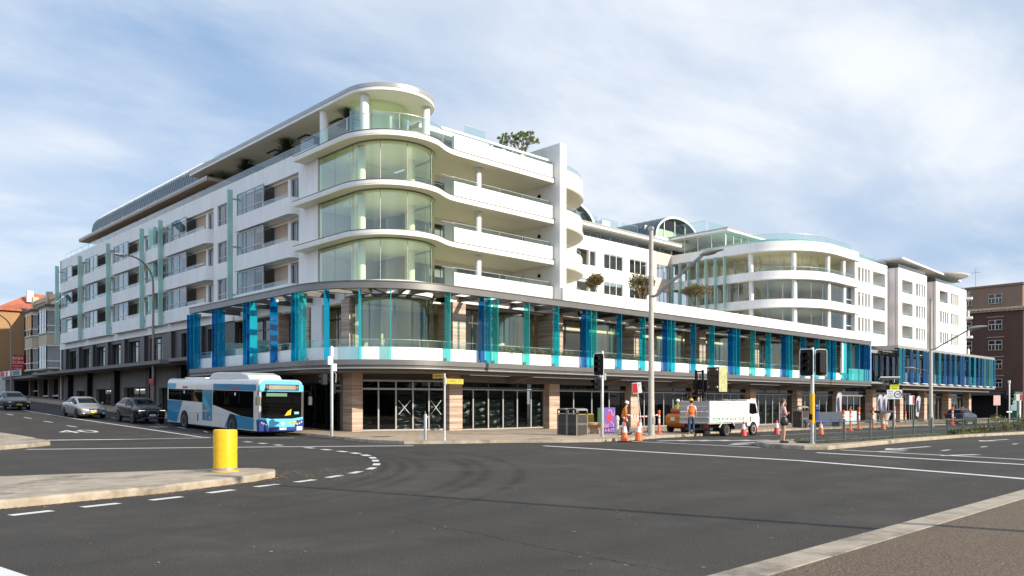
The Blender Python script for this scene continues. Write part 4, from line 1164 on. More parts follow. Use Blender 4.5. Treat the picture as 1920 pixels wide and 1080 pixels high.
m = MB(); m.box(40.5,128,40.0,40.1,-1.2,3.4); P('room_wall', m, M_black)
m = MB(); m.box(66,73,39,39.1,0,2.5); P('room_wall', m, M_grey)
# angled shopfront on the corner
pA, pB = Vector((25.15,38.75)), Vector((30.0,36.95)); dAB = (pB-pA).normalized(); nAB = Vector((-dAB.y,dAB.x)); LAB = (pB-pA).length
cf = MB(); cf.M = Matrix.Translation((pA.x,pA.y,.13)) @ Matrix.Rotation(math.atan2(dAB.y,dAB.x),4,'Z')
cuts = [0,.16,1.15,2.18,3.2,4.18,LAB-.05]
for c_ in cuts: cf.box(c_-.04,c_+.04,-.05,.05,0,2.95)
for z in (.03,2.42,2.9): cf.box(0,LAB-.04,-.045,.045,z-.05,z+.06)
o = P('shopfront', cf, M_frame)
g = MB(); g.M = cf.M; g.quad((0,0,.05),(LAB,0,.05),(LAB,0,2.9),(0,0,2.9)); g.build('pane', G_shop, o)
for i in (3,4):
    a, b = cuts[i+1]+.06 if False else cuts[i]+.06, cuts[i+1]-.06
    Mx = cf.M
    plastic(lambda u,w,d,a=a,b=b: tuple(Mx @ Vector((a+(b-a)*u,.16-d,.1+2.25*w))), i*2.3)
a, b = cuts[5]+.06, cuts[6]-.06
plastic(lambda u,w,d: tuple(cf.M @ Vector((a+(b-a)*u,.16-d,.1+2.25*w))), 5.5)
def cross(x, z, w, h):
    m = MB()
    for sgn in (1,-1):
        m.M = cf.M @ Matrix.Translation((x,-.012 if sgn > 0 else -.018,z)) @ Matrix.Rotation(sgn*math.atan2(h,w),4,'Y'); l = math.hypot(w,h)/2
        m.box(-l,l,-.002,.002,-.017,.017)
    P('tape_cross', m, M_tape)
window('x', 24.62, 40.0, 45.2, .14, 2.95, 4, None, .08, G_shop, M_black, 'shopfront')
m = MB(); m.box(24.3,24.68,45.2,46,0,3.4); P('pier', m, M_black)
cross(2.7,1.35,.72,.82); cross(4.62,1.35,.66,.85)
m = MB(); m.prism([(24.9,39.3),(30,37.3),(30.4,37.3),(30.4,41),(24.9,41)], 3.02, 3.42); m.box(24.55,24.75,39.2,54,3.0,3.8); P('beam', m, M_grey)
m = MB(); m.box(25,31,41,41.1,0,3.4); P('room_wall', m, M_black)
# planter hedges along the terrace edge
def hedge(x0, x1, y0, y1, z0, z1, label, n, mtl):
    m = MB(); rnd = random.Random(int(x0*7+y0))
    for i in range(n):
        c = Vector((rnd.uniform(x0,x1), rnd.uniform(y0,y1), z0+(z1-z0)*rnd.random()**.7*(.75+.35*noise.noise((i*.01,x0,0)))))
        for k in range(5):
            a = rnd.uniform(0,6.28); e = rnd.uniform(-.2,1.2); s = rnd.uniform(.035,.07)
            d = Vector((math.cos(a)*math.cos(e),math.sin(a)*math.cos(e),math.sin(e))); u = d.orthogonal().normalized()*s*.45; p = c+Vector((rnd.gauss(0,.04),rnd.gauss(0,.04),rnd.gauss(0,.03)))
            m.add([p-u,p+d*s*.6-u*1.2,p+d*s*1.4,p+d*s*.6+u*1.2], [(0,1,2,3)])
    o = m.build('planter_hedge', mtl); tag(o, label, 'hedge', 'clipped hedges along the first floor terrace'); return o
hl = [(31.4,34.2,'low green planter hedge on the first floor terrace nearest the curved corner'),
      (34.6,38.5,'low green planter hedge behind the single teal fin right of the first trio of fins'),
      (40.6,46.0,'low green planter hedge on the terrace above the rubbish bins'),
      (49.6,54.5,'low green planter hedge on the terrace above the forklift'),
      (57.5,63.2,'low green planter hedge on the terrace above the white truck cab'),
      (66.5,72.0,'low green planter hedge on the terrace furthest along the main front')]
for x0,x1,lb in hl: hedge(x0,x1,34.0,34.5,4.5,5.12,lb,int(130*(x1-x0)),M_leaf2)
m = None
o = hedge(22.0,22.5,41.0,44.6,4.6,5.25,'low dark planter hedge on the shaded side street terrace',300,M_leaf); 
# ================================================================ neighbouring buildings
def beige_building():
    global B
    b = thing('apartment_building', 'beige older apartment block with stacked glazed bay windows at left edge', 'building', (26,103,0), world=True)
    z = gz(24,103)
    ha = lambda n: None
    def W(m, name='wall', mt=None): return m.build(name, mt or M_cream, b)
    m = MB(); m.box(25.2,38,96.3,110,5.4,13.6); m.box(25.0,38,96.2,110.1,5.0,5.4); W(m)
    m = MB(); m.box(25.05,38,96.25,110.05,13.6,14.1); W(m, 'parapet')
    for y in (97,103.2,109.6):
        m = MB(); m.box(24.9,25.5,y-.35,y+.35,13.3,14.6); W(m, 'pier')
    m = MB(); m.box(24.5,38,96.2,110.1,4.7,5.0); m.box(21.9,25,96.4,110.1,4.5,4.75); W(m, 'awning', M_grey)
    for yc in (99.8,106.0):
        for z0 in (5.6,9.5):
            # bay: blind spandrel below, glazing above
            q = [(25.2,yc+2.3),(23.7,yc+1.6),(23.7,yc-1.6),(25.2,yc-2.3)]
            m = MB(); m.prism(q, z0+2.55, z0+3.75 if z0 < 9 else z0+2.9); W(m, 'spandrel')
            m = MB(); m.prism([(p[0]-.08 if p[0] < 25 else p[0],p[1]) for p in q], z0-.12, z0+.02); W(m, 'sill', M_conc)
            f = MB(); g = MB()
            for p,r in zip(q,q[1:]):
                g.quad((*p,z0),(*r,z0),(*r,z0+2.5),(*p,z0+2.5))
                n = 3 if abs(p[1]-r[1]) > 2 else 1
                for k in range(n+1):
                    a = p[0]+(r[0]-p[0])*k/n, p[1]+(r[1]-p[1])*k/n; f.tube((*a,z0),(*a,z0+2.5),.07,n=4)
                for zz in (z0+.05,z0+.8,z0+2.48): f.tube((*p,zz),(*r,zz),.06,n=4)
            o = f.build('bay_window', M_whitep, b); g.build('pane', G_win, o)
            m = MB(); m.prism([(25.15,yc+2.1),(24.5,yc+1.5),(24.5,yc-1.5),(25.15,yc-2.1)], z0, z0+2.5); W(m, 'curtain', M_grey)
        m = MB(); m.prism([(25.2,yc+2.5),(23.5,yc+1.75),(23.5,yc-1.75),(25.2,yc-2.5)], 12.4, 12.62); W(m, 'hood', M_dgrey)
    m = MB(); m.box(27,27.2,96.3,110,1.5,4.7); W(m, 'wall', M_black)
    for y in (97,101.2,105.5,109.6):
        m = MB(); m.box(24.6,25.1,y-.25,y+.25,z-.6,4.6); W(m, 'pier', M_grey)
    m = MB(); m.box(24.9,24.98,98,104.8,z+.25,z+.4); m.box(24.85,24.95,106,109,z+.9,z+1.0); W(m, 'counter', M_whitep)
    for i in range(9):
        m = MB(); m.box(26.9,26.98,97.6+i*.75,97.9+i*.75,3.9+.2*(i%2),4.25); W(m, 'ceiling_light', M_lampw)
beige_building()
def brick_building():
    b = thing('brick_building', 'yellow brick building with red tiled roof at the far left', 'building', (24,114,0), world=True)
    m = MB(); m.box(21.9,36,112,128,5.6,13.2); m.build('wall', M_ybrick, b)
    m = MB(); m.add([(21.5,111.6,13.0),(36.5,111.6,13.0),(36.5,128.4,13.0),(21.5,128.4,13.0),(27,119,16.2),(31,121,16.2),(21.5,111.6,13.25),(36.5,111.6,13.25),(36.5,128.4,13.25),(21.5,128.4,13.25)],
                    [(0,1,2,3),(6,7,5,4),(7,8,5),(8,9,4,5),(9,6,4),(0,1,7,6),(1,2,8,7),(2,3,9,8),(3,0,6,9)]); o = m.build('roof', M_rtile, b)
    m = MB(); m.box(25.6,26.3,115,115.7,14.6,16.0); m.build('chimney', M_whitep, o)
    for z in (6.6,10.3):
        for y in (114,118.5,123):
            f = MB(); f.box(21.82,21.95,y-.9,y+.9,z-.1,z+1.9); o = f.build('window', M_whitep, b)
            g = MB(); g.box(21.79,21.815,y-.78,y+.78,z,z+1.8); g.build('pane', M_blackglass, o)
    m = MB(); m.box(21.0,36,111.9,128,5.0,5.6); m.build('awning', M_grey, b)
    m = MB(); m.box(23.6,36,112.4,128,2,5.0); m.build('wall', M_black, b)
    m = MB(); m.box(22.0,22.6,111.95,112.5,2.2,5.0); m.build('pier', M_whitep, b)
M_blackglass = simple('dark_pane', (.015,.017,.02), .06, 0, .1)
brick_building()
def red_sign():
    t = thing('shop_sign', 'square red sign with white lettering above the shop awning', 'sign', (23.6,110.6,5.65)); t.scale = (.66,.66,.70)
    m = MB(); m.box(-1.15,1.15,-.06,.06,0,2.75); m.build('board', M_red, t)
    m = MB(); m.tube((0,.06,1.4),(0,1.4,1.4),.05); m.build('bracket', M_alud, t)
    m = MB()
    add_text(m, 'BABA', .74, T(0,-.064,2.2)); add_text(m, 'ZORA', .74, T(0,-.064,1.45)); add_text(m, 'TAKEAWAY', .30, T(0,-.064,.85)); add_text(m, 'CAFE BAR', .30, T(0,-.064,.42))
    m.build('lettering', M_whitep, t)
red_sign()
def awning_sign():
    t = thing('shop_sign', 'long pale sign board along the awning edge under the red sign', 'sign', (21.8,104,4.85))
    m = MB(); m.box(-.06,.06,-3.2,6.5,0,.62); m.build('board', M_whitep, t)
    m = MB(); m.box(-.07,-.061,-3,.2,.04,.58); m.build('panel', simple('sign_blue', (.05,.07,.13), .5), t)
    m = MB(); m.box(-.07,-.061,2.6,3.6,.04,.58); m.box(-.07,-.061,4.2,6.2,.04,.58); m.build('panel', M_red, t)
awning_sign()
def brown_building():
    b = thing('brick_building', 'tall dark brown brick building with dentil cornice at right edge', 'building', (150,45,0), world=True)
    z = -.7
    m = MB(); m.box(140,162,33.3,64,z,16.0); m.build('wall', M_bbrick, b)
    m = MB(); m.box(140.05,162,33.35,64,16.55,19.9); m.prof([(33.2,19.9),(64.2,19.9),(64.2,20.15),(48.5,20.15),(44,20.15),(33.2,20.25)], 'x', 139.9, 162); m.build('parapet', make_render('tan_render', (.24,.15,.10), .15), b)
    m = MB(); m.box(139.4,162.4,32.7,64,16.28,16.58); m.box(139.7,162,33.0,64,16.0,16.28); o = m.build('cornice', M_cream, b)
    m = MB(); y = 33.2
    while y < 62: m.box(139.5,139.69,y,y+.28,16.02,16.27); y += .62
    m.build('dentil', M_brown, o)
    for z0,h in ((17.35,1.35),(13.25,1.4),(10.1,1.4),(7.15,1.3),(4.3,1.2)):
        for y in (37.0,41.2,45.5,50):
            f = MB(); f.box(139.9,140.02,y-.95,y+.95,z0-.1,z0+h+.08); o = f.build('window', M_cream, b)
            g = MB()
            for s in (-.48,.48): g.box(139.87,139.899,y+s-.38,y+s+.38,z0,z0+h)
            g.build('pane', M_blackglass, o)
            k = MB()
            for s in (-.48,.48): k.box(139.85,139.869,y+s-.38,y+s+.38,z0+h*.55,z0+h*.6); k.box(139.85,139.869,y+s-.03,y+s+.03,z0,z0+h*.548)
            k.build('glazing_bar', M_whitep, o)
            if z0 < 16:
                m = MB(); m.box(139.9,139.98,y-1.2,y+1.2,z0+h+.5,z0+h+.6); m.build('lintel', M_brown, b)
    m = MB(); m.box(136,140,33.3,64,3.0,3.5); m.build('awning', M_alud, b)
    m = MB(); m.box(139.95,139.99,34,64,-.6,3.0); m.build('shopfront', M_black, b)
    m = MB(); m.box(139,162,33.29,33.3,-.7,19.8) if False else m.box(140.2,162,33.0,33.28,-.7,15.9); m.build('side_wall', M_cream, b)
    m = MB(); m.tube((148,42,20),(148,42,24.2),.05); m.tube((147,42,24),(149,42,24),.03); m.tube((148,41.3,23.6),(148,42.7,23.6),.03); m.build('aerial', M_alu, b)
brown_building()
# ================================================================ unseen buildings added across both streets so the shop glass has something to reflect
def row(label, x0, x1, y0, y1, h, mt, face, seed):
    b = thing('added_shop_building', label, 'building', ((x0+x1)/2,(y0+y1)/2,0), world=True)
    m = MB(); m.box(x0,x1,y0,y1,-.6,h); m.build('wall', mt, b)
    m = MB(); m.box(x0-.1,x1+.1,y0-.1,y1+.1,h,h+.35); m.build('parapet', M_cream, b)
    if face == 'x':
        m = MB(); m.box(x1,x1+2.2,y0,y1,3.1,3.4); m.build('awning', M_grey, b); m = MB(); m.box(x1,x1+.05,y0+.5,y1-.5,.4,3.0); m.build('shopfront', M_blackglass, b)
        y = y0+1.5
        while y < y1-2:
            for z in range(4,int(h)-1,3):
                f = MB(); f.box(x1,x1+.08,y,y+1.6,z+.4,z+2.1); o = f.build('window', M_whitep, b); g = MB(); g.box(x1+.08,x1+.1,y+.1,y+1.5,z+.5,z+2.0); g.build('pane', M_blackglass, o)
            y += 3.2
    else:
        m = MB(); m.box(x0,x1,y1,y1+2.2,3.1,3.4); m.build('awning', M_grey, b); m = MB(); m.box(x0+.5,x1-.5,y1,y1+.05,.2,3.0); m.build('shopfront', M_blackglass, b)
        x = x0+1.5
        while x < x1-2:
            for z in range(4,int(h)-1,3):
                f = MB(); f.box(x,x+1.6,y1,y1+.08,z+.4,z+2.1); o = f.build('window', M_whitep, b); g = MB(); g.box(x+.1,x+1.5,y1+.08,y1+.1,z+.5,z+2.0); g.build('pane', M_blackglass, o)
            x += 3.2
M_rbrick = make_brick('red_brick', (.26,.085,.05), (.33,.12,.07), (.25,.2,.16))
row('added red brick shop building across the side street outside the left frame edge', -12, 1.0, 48, 84, 6.2, M_rbrick, 'x', 1)
row('added pale shop building across the side street beyond the red brick one', -12, 3.0, 85, 125, 6.5, M_cream, 'x', 2)
row('added brown brick shop building behind the camera across the main street', -5, 50, -46, -32, 7.5, M_bbrick, 'y', 3)
row('added grey shop building behind the camera further down the main street', 51, 130, -46, -32, 7.0, M_grey, 'y', 4)
# ================================================================ vehicles (local frame: nose at y = 0, body runs to +y)
M_glasscar = glass('car_glass', (.03,.034,.036), .55, .01, 1.4, (.004,.005,.005), .5)
M_lampc = simple('clear_lamp', (.62,.64,.65), .12, .3, .05)
M_lampred = simple('red_lamp', (.35,.01,.01), .2)
M_amber = simple('amber_lamp', (.8,.25,.02), .25)
def paint(name, c, metal=0.0, rough=.32): return simple(name, c, rough, metal, .08, 1.2, 0, 60, .35, .4)
def wheel(t, x, y, r, w, side, rimm=None, hubs=5):
    """tyre and rim; side = -1 / +1 is the outer side in x"""
    m = MB(); m.lathe([(r*.62,-w/2),(r*.9,-w/2),(r,-w*.32),(r,w*.32),(r*.9,w/2),(r*.62,w/2)], (0,0,0), 24, 'x')
    o = m.build('wheel', M_rubber, t, smooth=35); o.location = (x, y, r)
    k = MB(); s = side*w*.5
    k.lathe([(r*.63,s*.6),(r*.63,s*1.02),(r*.56,s*.98),(r*.5,s*.6),(r*.2,s*.7),(r*.14,s*.95),(.01,s*.95)], (0,0,0), 20, 'x')
    for i in range(hubs):
        a = 2*math.pi*i/hubs
        k.tube((s*.75,r*.15*math.cos(a),r*.15*math.sin(a)),(s*.85,r*.58*math.cos(a),r*.58*math.sin(a)),r*.07,r*.06,5)
    k.build('rim', rimm or M_chrome, o, smooth=35)
    return o
def arch(t, x, y, r, side):
    m = MB(); n = 18
    m.lathe([(r*.98,-.02*side),(r*1.14,-.02*side),(r*1.14,.006*side),(r*.98,.006*side)], (x,y,r), 24, 'x'); 
    m.lathe([(.01,0),(r*1.12,0)], (x,y,r), 24, 'x'); return m.build('wheel_arch', M_black, t, smooth=35)
def car(name, label, loc, rz, pitch, st, pm, wheels, r, dark, extra=None, roofrail=False, group=None):
    t = thing(name, label, 'car', loc, rz, group); t.rotation_euler = (pitch, 0, rz)
    m = MB(); n = len(st)
    for y,w,zl,zb,wr,zr in st:
        pts = [(w*.90,zl),(w*.985,zl+.10),(w,(zl+zb)/2+.04),(w*.975,zb-.05),(w*.94,zb),(wr,zr-.025),(wr*.9,zr),(wr*.45,zr+.012)]
        row = pts + [(-a,b) for a,b in pts[::-1]]
        m.v += [Vector((a,y,b)) for a,b in row]
    k = 16
    for i in range(n-1):
        for j in range(k):
            jj = (j+1)%k
            side = j in (4,10); top = 5 <= j <= 9
            mi = 0
            if side and dark['side'][0] <= i < dark['side'][1]: mi = 1
            if top and i in dark['top'] and j != 5 and j != 9: mi = 1
            m.f.append([i*k+j,i*k+jj,(i+1)*k+jj,(i+1)*k+j]); m.mi.append(mi)
    m.f.append(list(range(k))[::-1]); m.mi.append(0)
    m.f.append([(n-1)*k+j for j in range(k)]); m.mi.append(0)
    o = m.build('body', [pm, M_glasscar], t, smooth=50)
    sub = o.modifiers.new('round', 'SUBSURF'); sub.levels = sub.render_levels = 2
    W = max(s[1] for s in st)
    for y in wheels:
        for s in (-1,1):
            arch(t, s*(W-.012), y, r, s); wheel(t, s*(W-.09), y, r, .2, s)
    # pillars and door shut lines, handles, mirrors
    s0, s1 = dark['side']
    for s in (-1,1):
        mid = (wheels[0]+wheels[1])/2+.05
        zb = st[s0+1][3]; zr = st[s0+1][5]; wr = st[s0+1][4]
        m = MB(); m.path([(s*(W*.945),mid,zb-.01),(s*(wr+.02),mid-.03,zr-.05)], .035, 4); m.build('pillar', M_black, t)
        for y in (mid-.85, mid+.55):
            m = MB(); m.box(min(s*(W+.004),s*(W-.03)),max(s*(W+.004),s*(W-.03)),y,y+.18,zb-.16,zb-.12); m.build('door_handle', pm, t)
        ym = st[s0][0]+.35
        m = MB(); m.blob((s*(W+.09),ym,zb+.06),(.10,.055,.075)); m.build('mirror', pm, t, smooth=True)
    if extra: extra(t, W)
    return t
def plate(t, x, y, z, mt, txt='', s=1):
    m = MB(); m.box(x-.19*s,x+.19*s,y-.012,y,z-.055*s,z+.055*s); o = m.build('number_plate', mt, t)
    if txt:
        k = MB(); add_text(k, txt, .085*s, T(x,y-.0145,z), .002); k.build('characters', M_black, o)
M_ypl = simple('yellow_plate', (.72,.66,.03), .5)
sedan = [(0,.60,.36,.60,.50,.64),(.10,.80,.24,.68,.66,.73),(.5,.875,.20,.79,.70,.85),(1.2,.90,.19,.92,.72,.97),(2.0,.90,.19,.96,.58,1.40),(2.7,.90,.19,.97,.59,1.455),(3.45,.90,.19,.98,.56,1.40),(4.15,.885,.22,.99,.66,1.06),(4.6,.82,.28,.96,.68,1.0),(4.72,.72,.40,.84,.6,.88)]
def sed_extra(t, W):
    for s in (-1,1):
        m = MB(); m.blob((s*.58,.14,.635),(.19,.10,.075)); m.build('headlight', M_lampc, t, smooth=True)
        m = MB(); m.blob((s*.62,.06,.36),(.09,.05,.05)); m.build('fog_lamp', M_lampc, t, smooth=True)
        m = MB(); m.box(s*.66-.13,s*.66+.13,4.66,4.74,.74,.9); m.build('tail_light', M_lampred, t)
    m = MB(); m.box(-.34,.34,-.012,.06,.60,.69); m.build('grille', M_black, t, bevel=.02)
    m = MB(); m.box(-.55,.55,-.008,.1,.27,.37); m.build('air_intake', M_black, t, bevel=.02)
    m = MB(); m.lathe([(.01,-.03),(.05,-.03),(.05,0)],(0,0,.645),12,'y'); m.build('badge', M_chrome, t)
    plate(t, 0, -.018, .46, M_ypl, 'YAN 41')
    m = MB(); m.box(-.6,.6,2.02,2.07,1.30,1.40) if False else m.path([(-.62,1.28,1.02),(.1,1.3,1.04)], .012, 4); m.build('wiper', M_black, t)
car('parked_car', 'silver saloon car facing us with a yellow number plate', (17.0,58.6,gz(17,60.6)-.07), 0, .036, sedan, paint('silver_paint', (.42,.41,.39), .6, .3), (.92,3.68), .32, {'side':(3,7),'top':(3,6)}, sed_extra)
suv = [(0,.62,.42,.74,.52,.80),(.10,.84,.30,.86,.70,.92),(.45,.91,.26,.96,.74,1.03),(1.15,.93,.25,1.05,.76,1.10),(1.85,.93,.25,1.08,.64,1.53),(2.6,.93,.25,1.09,.65,1.60),(3.5,.93,.25,1.12,.62,1.57),(4.05,.92,.28,1.13,.62,1.42),(4.35,.88,.32,1.08,.68,1.14),(4.45,.8,.42,.95,.66,.98)]
def suv_extra(t, W):
    for s in (-1,1):
        m = MB(); m.blob((s*.62,.16,.80),(.20,.10,.06)); o = m.build('headlight', M_lampc, t, smooth=True)
        k = MB(); k.box(s*.62-.19,s*.62+.19,.045,.075,.835,.85); k.build('light_strip', M_lampw, o)
        m = MB(); m.box(s*.7-.14,s*.7+.14,4.40,4.46,.86,1.0); m.build('tail_light', M_lampred, t)
        m = MB(); m.path([(s*.56,2.15,1.53),(s*.58,2.7,1.59),(s*.56,3.5,1.55)], .016, 5); m.build('roof_rail', M_black, t)
    m = MB(); m.prof([(-.30,.82),(.30,.82),(.36,.62),(.25,.44),(-.25,.44),(-.36,.62)], 'y', -.015, .08); o = m.build('grille', M_black, t)
    k = MB(); q = [(-.30,-.02,.82),(.30,-.02,.82),(.36,-.02,.62),(.25,-.02,.44),(-.25,-.02,.44),(-.36,-.02,.62),(-.30,-.02,.82)]; k.path(q, .014, 5)
    k.build('surround', M_chrome, o); 
    m = MB(); m.box(-.7,.7,-.004,.1,.33,.41); m.build('air_intake', M_dgrey, t)
    plate(t, 0, -.03, .55, M_refl, 'CK 20')
car('parked_car', 'black sport utility car waiting behind the blue and white bus', (18.35,51.6,gz(18,53.6)-.06), 0, .036, suv, paint('black_car_paint', (.010,.009,.012), .1, .2), (.9,3.5), .37, {'side':(3,8),'top':(3,7)}, suv_extra)
def dark_extra(t, W):
    sed_extra(t, W)
    m = MB(); m.blob((.74,.20,.63),(.06,.06,.05)); m.build('indicator', emit('lit_indicator', (1,.35,.03), 2), t)
car('parked_car', 'dark grey saloon car with a lit amber indicator cut by the left frame edge', (15.6,72.6,gz(16,74.6)-.07), 0, .036, sedan, paint('grey_car_paint', (.05,.055,.06), .4, .3), (.92,3.68), .32, {'side':(3,7),'top':(3,6)}, dark_extra)
big = [(0,.70,.45,.95,.6,1.0),(.10,.90,.34,1.02,.76,1.08),(.5,.97,.30,1.10,.80,1.16),(1.3,.98,.30,1.18,.82,1.22),(2.0,.98,.30,1.2,.70,1.75),(2.9,.98,.30,1.22,.71,1.83),(4.0,.98,.30,1.24,.70,1.80),(4.65,.97,.34,1.25,.69,1.68),(4.92,.94,.38,1.22,.78,1.28),(5.0,.88,.48,1.1,.76,1.14)]
def big_extra(t, W):
    for s in (-1,1):
        m = MB(); m.box(s*.86-.11,s*.86+.11,4.90,5.0,.98,1.30); m.build('tail_light', M_lampred, t, bevel=.02)
        m = MB(); m.blob((s*.68,.14,.92),(.2,.1,.09)); m.build('headlight', M_lampc, t, smooth=True)
        m = MB(); m.box(min(s*.96,s*1.05),max(s*.96,s*1.05),1.5,3.6,.38,.44); m.build('side_step', M_chrome, t)
    m = MB(); m.box(-.85,.85,4.99,5.06,.50,.68); m.build('rear_bumper', M_chrome, t, bevel=.02)
    plate(t, 0, 5.03, .82, M_refl)
    m = MB(); m.box(-.2,.2,2.4,2.7,1.84,1.95); m.build('roof_box', M_amber, t)
car('parked_car', 'dark blue grey off road wagon seen from behind parked past the orange bollards', (99.6,29.0,gz(97,29)), rad(90), 0, big, paint('blue_grey_paint', (.025,.032,.05), .4, .25), (1.0,3.95), .40, {'side':(3,8),'top':(3,7)}, big_extra)

# --- the bus
def bus():
    t = thing('city_bus', 'blue and white single deck city bus stopped at the kerb facing us', 'bus', (20.05,38.2,-.04)); t.rotation_euler = (.026,0,0); t.scale = (1.02,1.02,1.03)
    W, L, H = 1.25, 12.0, 2.93
    cy = paint('light_blue_paint', (.13,.52,.76)); tq = paint('turquoise_paint', (.004,.19,.34)); wt = paint('bus_white', (.62,.60,.55)); nv = paint('navy_paint', (.012,.04,.20))
    # body shell: rounded roof section, slightly raked nose
    sec = [(-W,.32),(-W,2.55)]+[(-W+.28-.28*math.cos(rad(a)),2.63+.28*math.sin(rad(a))) for a in (20,45,70,90)]+[(W-.28+.28*math.sin(rad(a)),2.63+.28*math.cos(rad(a))) for a in (0,20,45,70)]+[(W,2.55),(W,.32)]
    m = MB(); n = len(sec)
    for y, k, up in ((.16,.965,.0),(.02,.98,.0),(.30,1,0),(L-.15,1,0),(L,.96,-.06)):
        pass
    ys = [(.05,.97),(.18,.995),(.4,1),(L-.2,1),(L,.955)]
    for y, k in ys: m.v += [Vector((p[0]*k, y, p[1] if p[1] < 2.5 else 2.5+(p[1]-2.5)*(.9 if y < .1 else 1))) for p in sec]
    for i in range(len(ys)-1):
        for j in range(n): m.f.append([i*n+j,i*n+(j+1)%n,(i+1)*n+(j+1)%n,(i+1)*n+j]); m.mi.append(0)
    m.f.append(list(range(n))); m.f.append([(len(ys)-1)*n+j for j in range(n)][::-1]); m.mi += [0,0]
    m.build('body', wt, t, smooth=35)
    def sidep(name, pts, mt, off=.004, side=-1):
        x0, x1 = side*W, side*(W+off); m = MB(); m.prof(pts, 'x', min(x0,x1), max(x0,x1)); return m.build(name, mt, t)
    for sd in (-1,1):
        sidep('side_panel', [(10.4,.36),(11.85,.42),(11.85,1.62),(9.55,1.62)], tq, .004, sd)
        sidep('side_panel', [(.45,.36),(3.85,.36),(3.25,1.10),(.45,.92)], tq, .004, sd)
        sidep('roof_band', [(.25,2.32),(5.3,2.32),(5.3,2.64),(.25,2.64)], tq, .006, sd)
        sidep('roof_band', [(10.6,2.32),(11.85,2.32),(11.85,2.62),(10.6,2.62)], paint('mid_blue_paint', (.05,.40,.62)) if sd < 0 else tq, .006, sd)
        w = sidep('side_window', [(6.75,1.60),(11.7,1.66),(11.7,2.30),(6.75,2.30)], M_glasscar, .012, sd)
        w = sidep('side_window', [(.5,.95),(1.9,1.02),(4.7,1.42),(5.35,1.50),(5.35,2.30),(.5,2.30)], M_glasscar, .012, sd)
        for y in (8.2,9.8,2.1,3.8):
            m = MB(); m.box(min(sd*(W+.012),sd*(W+.018)),max(sd*(W+.012),sd*(W+.018)),y-.02,y+.02,1.64,2.28); m.build('window_joint', M_black, t)
    ad = sidep('advert_panel', [(5.45,.62),(6.7,.62),(6.7,2.30),(5.45,2.30)], paint('advert_teal', (.01,.20,.30)), .016)
    m = MB(); m.prof([(5.55,1.0),(6.55,1.5),(6.55,2.0),(5.6,1.3)], 'x', -W-.019, -W-.0165); m.build('advert_shape', paint('advert_light', (.05,.36,.46)), ad)
    m = MB(); m.box(-W-.022,-W-.0195,5.85,6.65,1.10,1.20); m.box(-W-.022,-W-.0195,6.12,6.22,.66,1.10); m.box(-W-.022,-W-.0195,6.2,6.26,1.2,1.6); m.build('advert_shape', M_brown, ad)
    m = MB(); m.lathe([(.01,-W-.021),(.08,-W-.021),(.08,-W-.0165)],(0,5.72,.78),14,'x'); m.build('advert_shape', M_yellow, ad)
    for y in (2.9,9.25):
        for s in (-1,1):
            m = MB(); m.lathe([(.01,0),(.56,0),(.56,.02*s),(.01,.02*s)], (s*(W-.004),y,.52), 28, 'x'); m.box(s*W-.02,s*W+.02,y-.555,y+.555,.30,.52); m.build('wheel_arch', M_black, t, smooth=35)
            wheel(t, s*(W-.10), y, .48, .28, s, M_steel, 8)
    # nose: navy skirt, light blue bonnet, big windscreen, blind box
    def nose(name, pts, mt, y0, y1, bev=.03): 
        m = MB(); m.prof(pts, 'y', y0, y1); return m.build(name, mt, t, bevel=bev)
    nose('front_panel', [(-1.19,.88),(-.62,.80),(.62,.80),(1.19,.88),(1.215,1.02),(.6,.93),(-.6,.93),(-1.215,1.02)], cy, -.09, .2, .02)
    nose('front_panel', [(-.70,.50),(.70,.50),(.84,.82),(-.84,.82)], cy, -.10, .15, .02)
    nose('front_bumper', [(-1.235,.30),(1.235,.30),(1.245,.92),(.86,.84),(.74,.53),(-.74,.53),(-.86,.84),(-1.245,.92)], nv, -.11, .35, .04)
    nose('front_bumper', [(-1.2,.28),(1.2,.28),(1.2,.55),(-1.2,.55)], nv, -.07, .3, .03)
    nose('windscreen', [(-1.19,1.0),(-.6,.93),(.6,.93),(1.19,1.0),(1.20,2.30),(-1.20,2.30)], M_glasscar, -.035, .12, .03)
    hd = nose('front_panel', [(-1.22,2.28),(1.22,2.28),(1.22,2.62),(.95,2.86),(-.95,2.86),(-1.22,2.62)], cy, -.10, .4, .06)
    b = nose('destination_blind', [(-.93,2.36),(.93,2.36),(.93,2.66),(-.93,2.66)], M_black, -.118, -.09, .02)
    m = MB(); m.box(-.74,.74,-.124,-.1185,2.40,2.62); m.build('display', simple('blind_face', (.30,.27,.19), .4), b)
    for s in (-1,1):
        m = MB(); m.box(s*.83-.06,s*.83+.06,-.124,-.1185,2.42,2.60); m.build('display', simple('blind_amber', (.28,.12,.06), .4), b)
        for i,(x,z) in enumerate(((1.10,.76),(.98,.70),(.86,.65))):
            m = MB(); m.lathe([(.05,-.012),(.045,-.02),(.01,-.02)],(s*x,-.105,z),12,'y'); m.build('headlight', M_lampc, t, smooth=True)
        m = MB(); m.path([(s*1.22,-.02,2.35),(s*1.42,-.32,2.3),(s*1.44,-.34,2.05)], .025, 5); o = m.build('mirror_arm', M_black, t)
        m = MB(); m.box(s*1.44-.11,s*1.44+.11,-.40,-.30,1.62,2.06); m.build('mirror', M_dgrey, o, bevel=.03)
        m = MB(); m.path([(s*.25,-.06,.98),(s*.9,-.07,1.12)], .012, 4); m.build('wiper', M_black, t)
        m = MB(); m.box(s*1.17-.06,s*1.17+.06,-.05,.02,.98,2.3); m.build('corner_post', M_alu if s < 0 else M_dgrey, t)
    m = MB(); m.box(-.85,.3,-.04,-.036,2.06,2.22); m.build('sun_blind', simple('green_blind', (.10,.22,.13), .6), t)
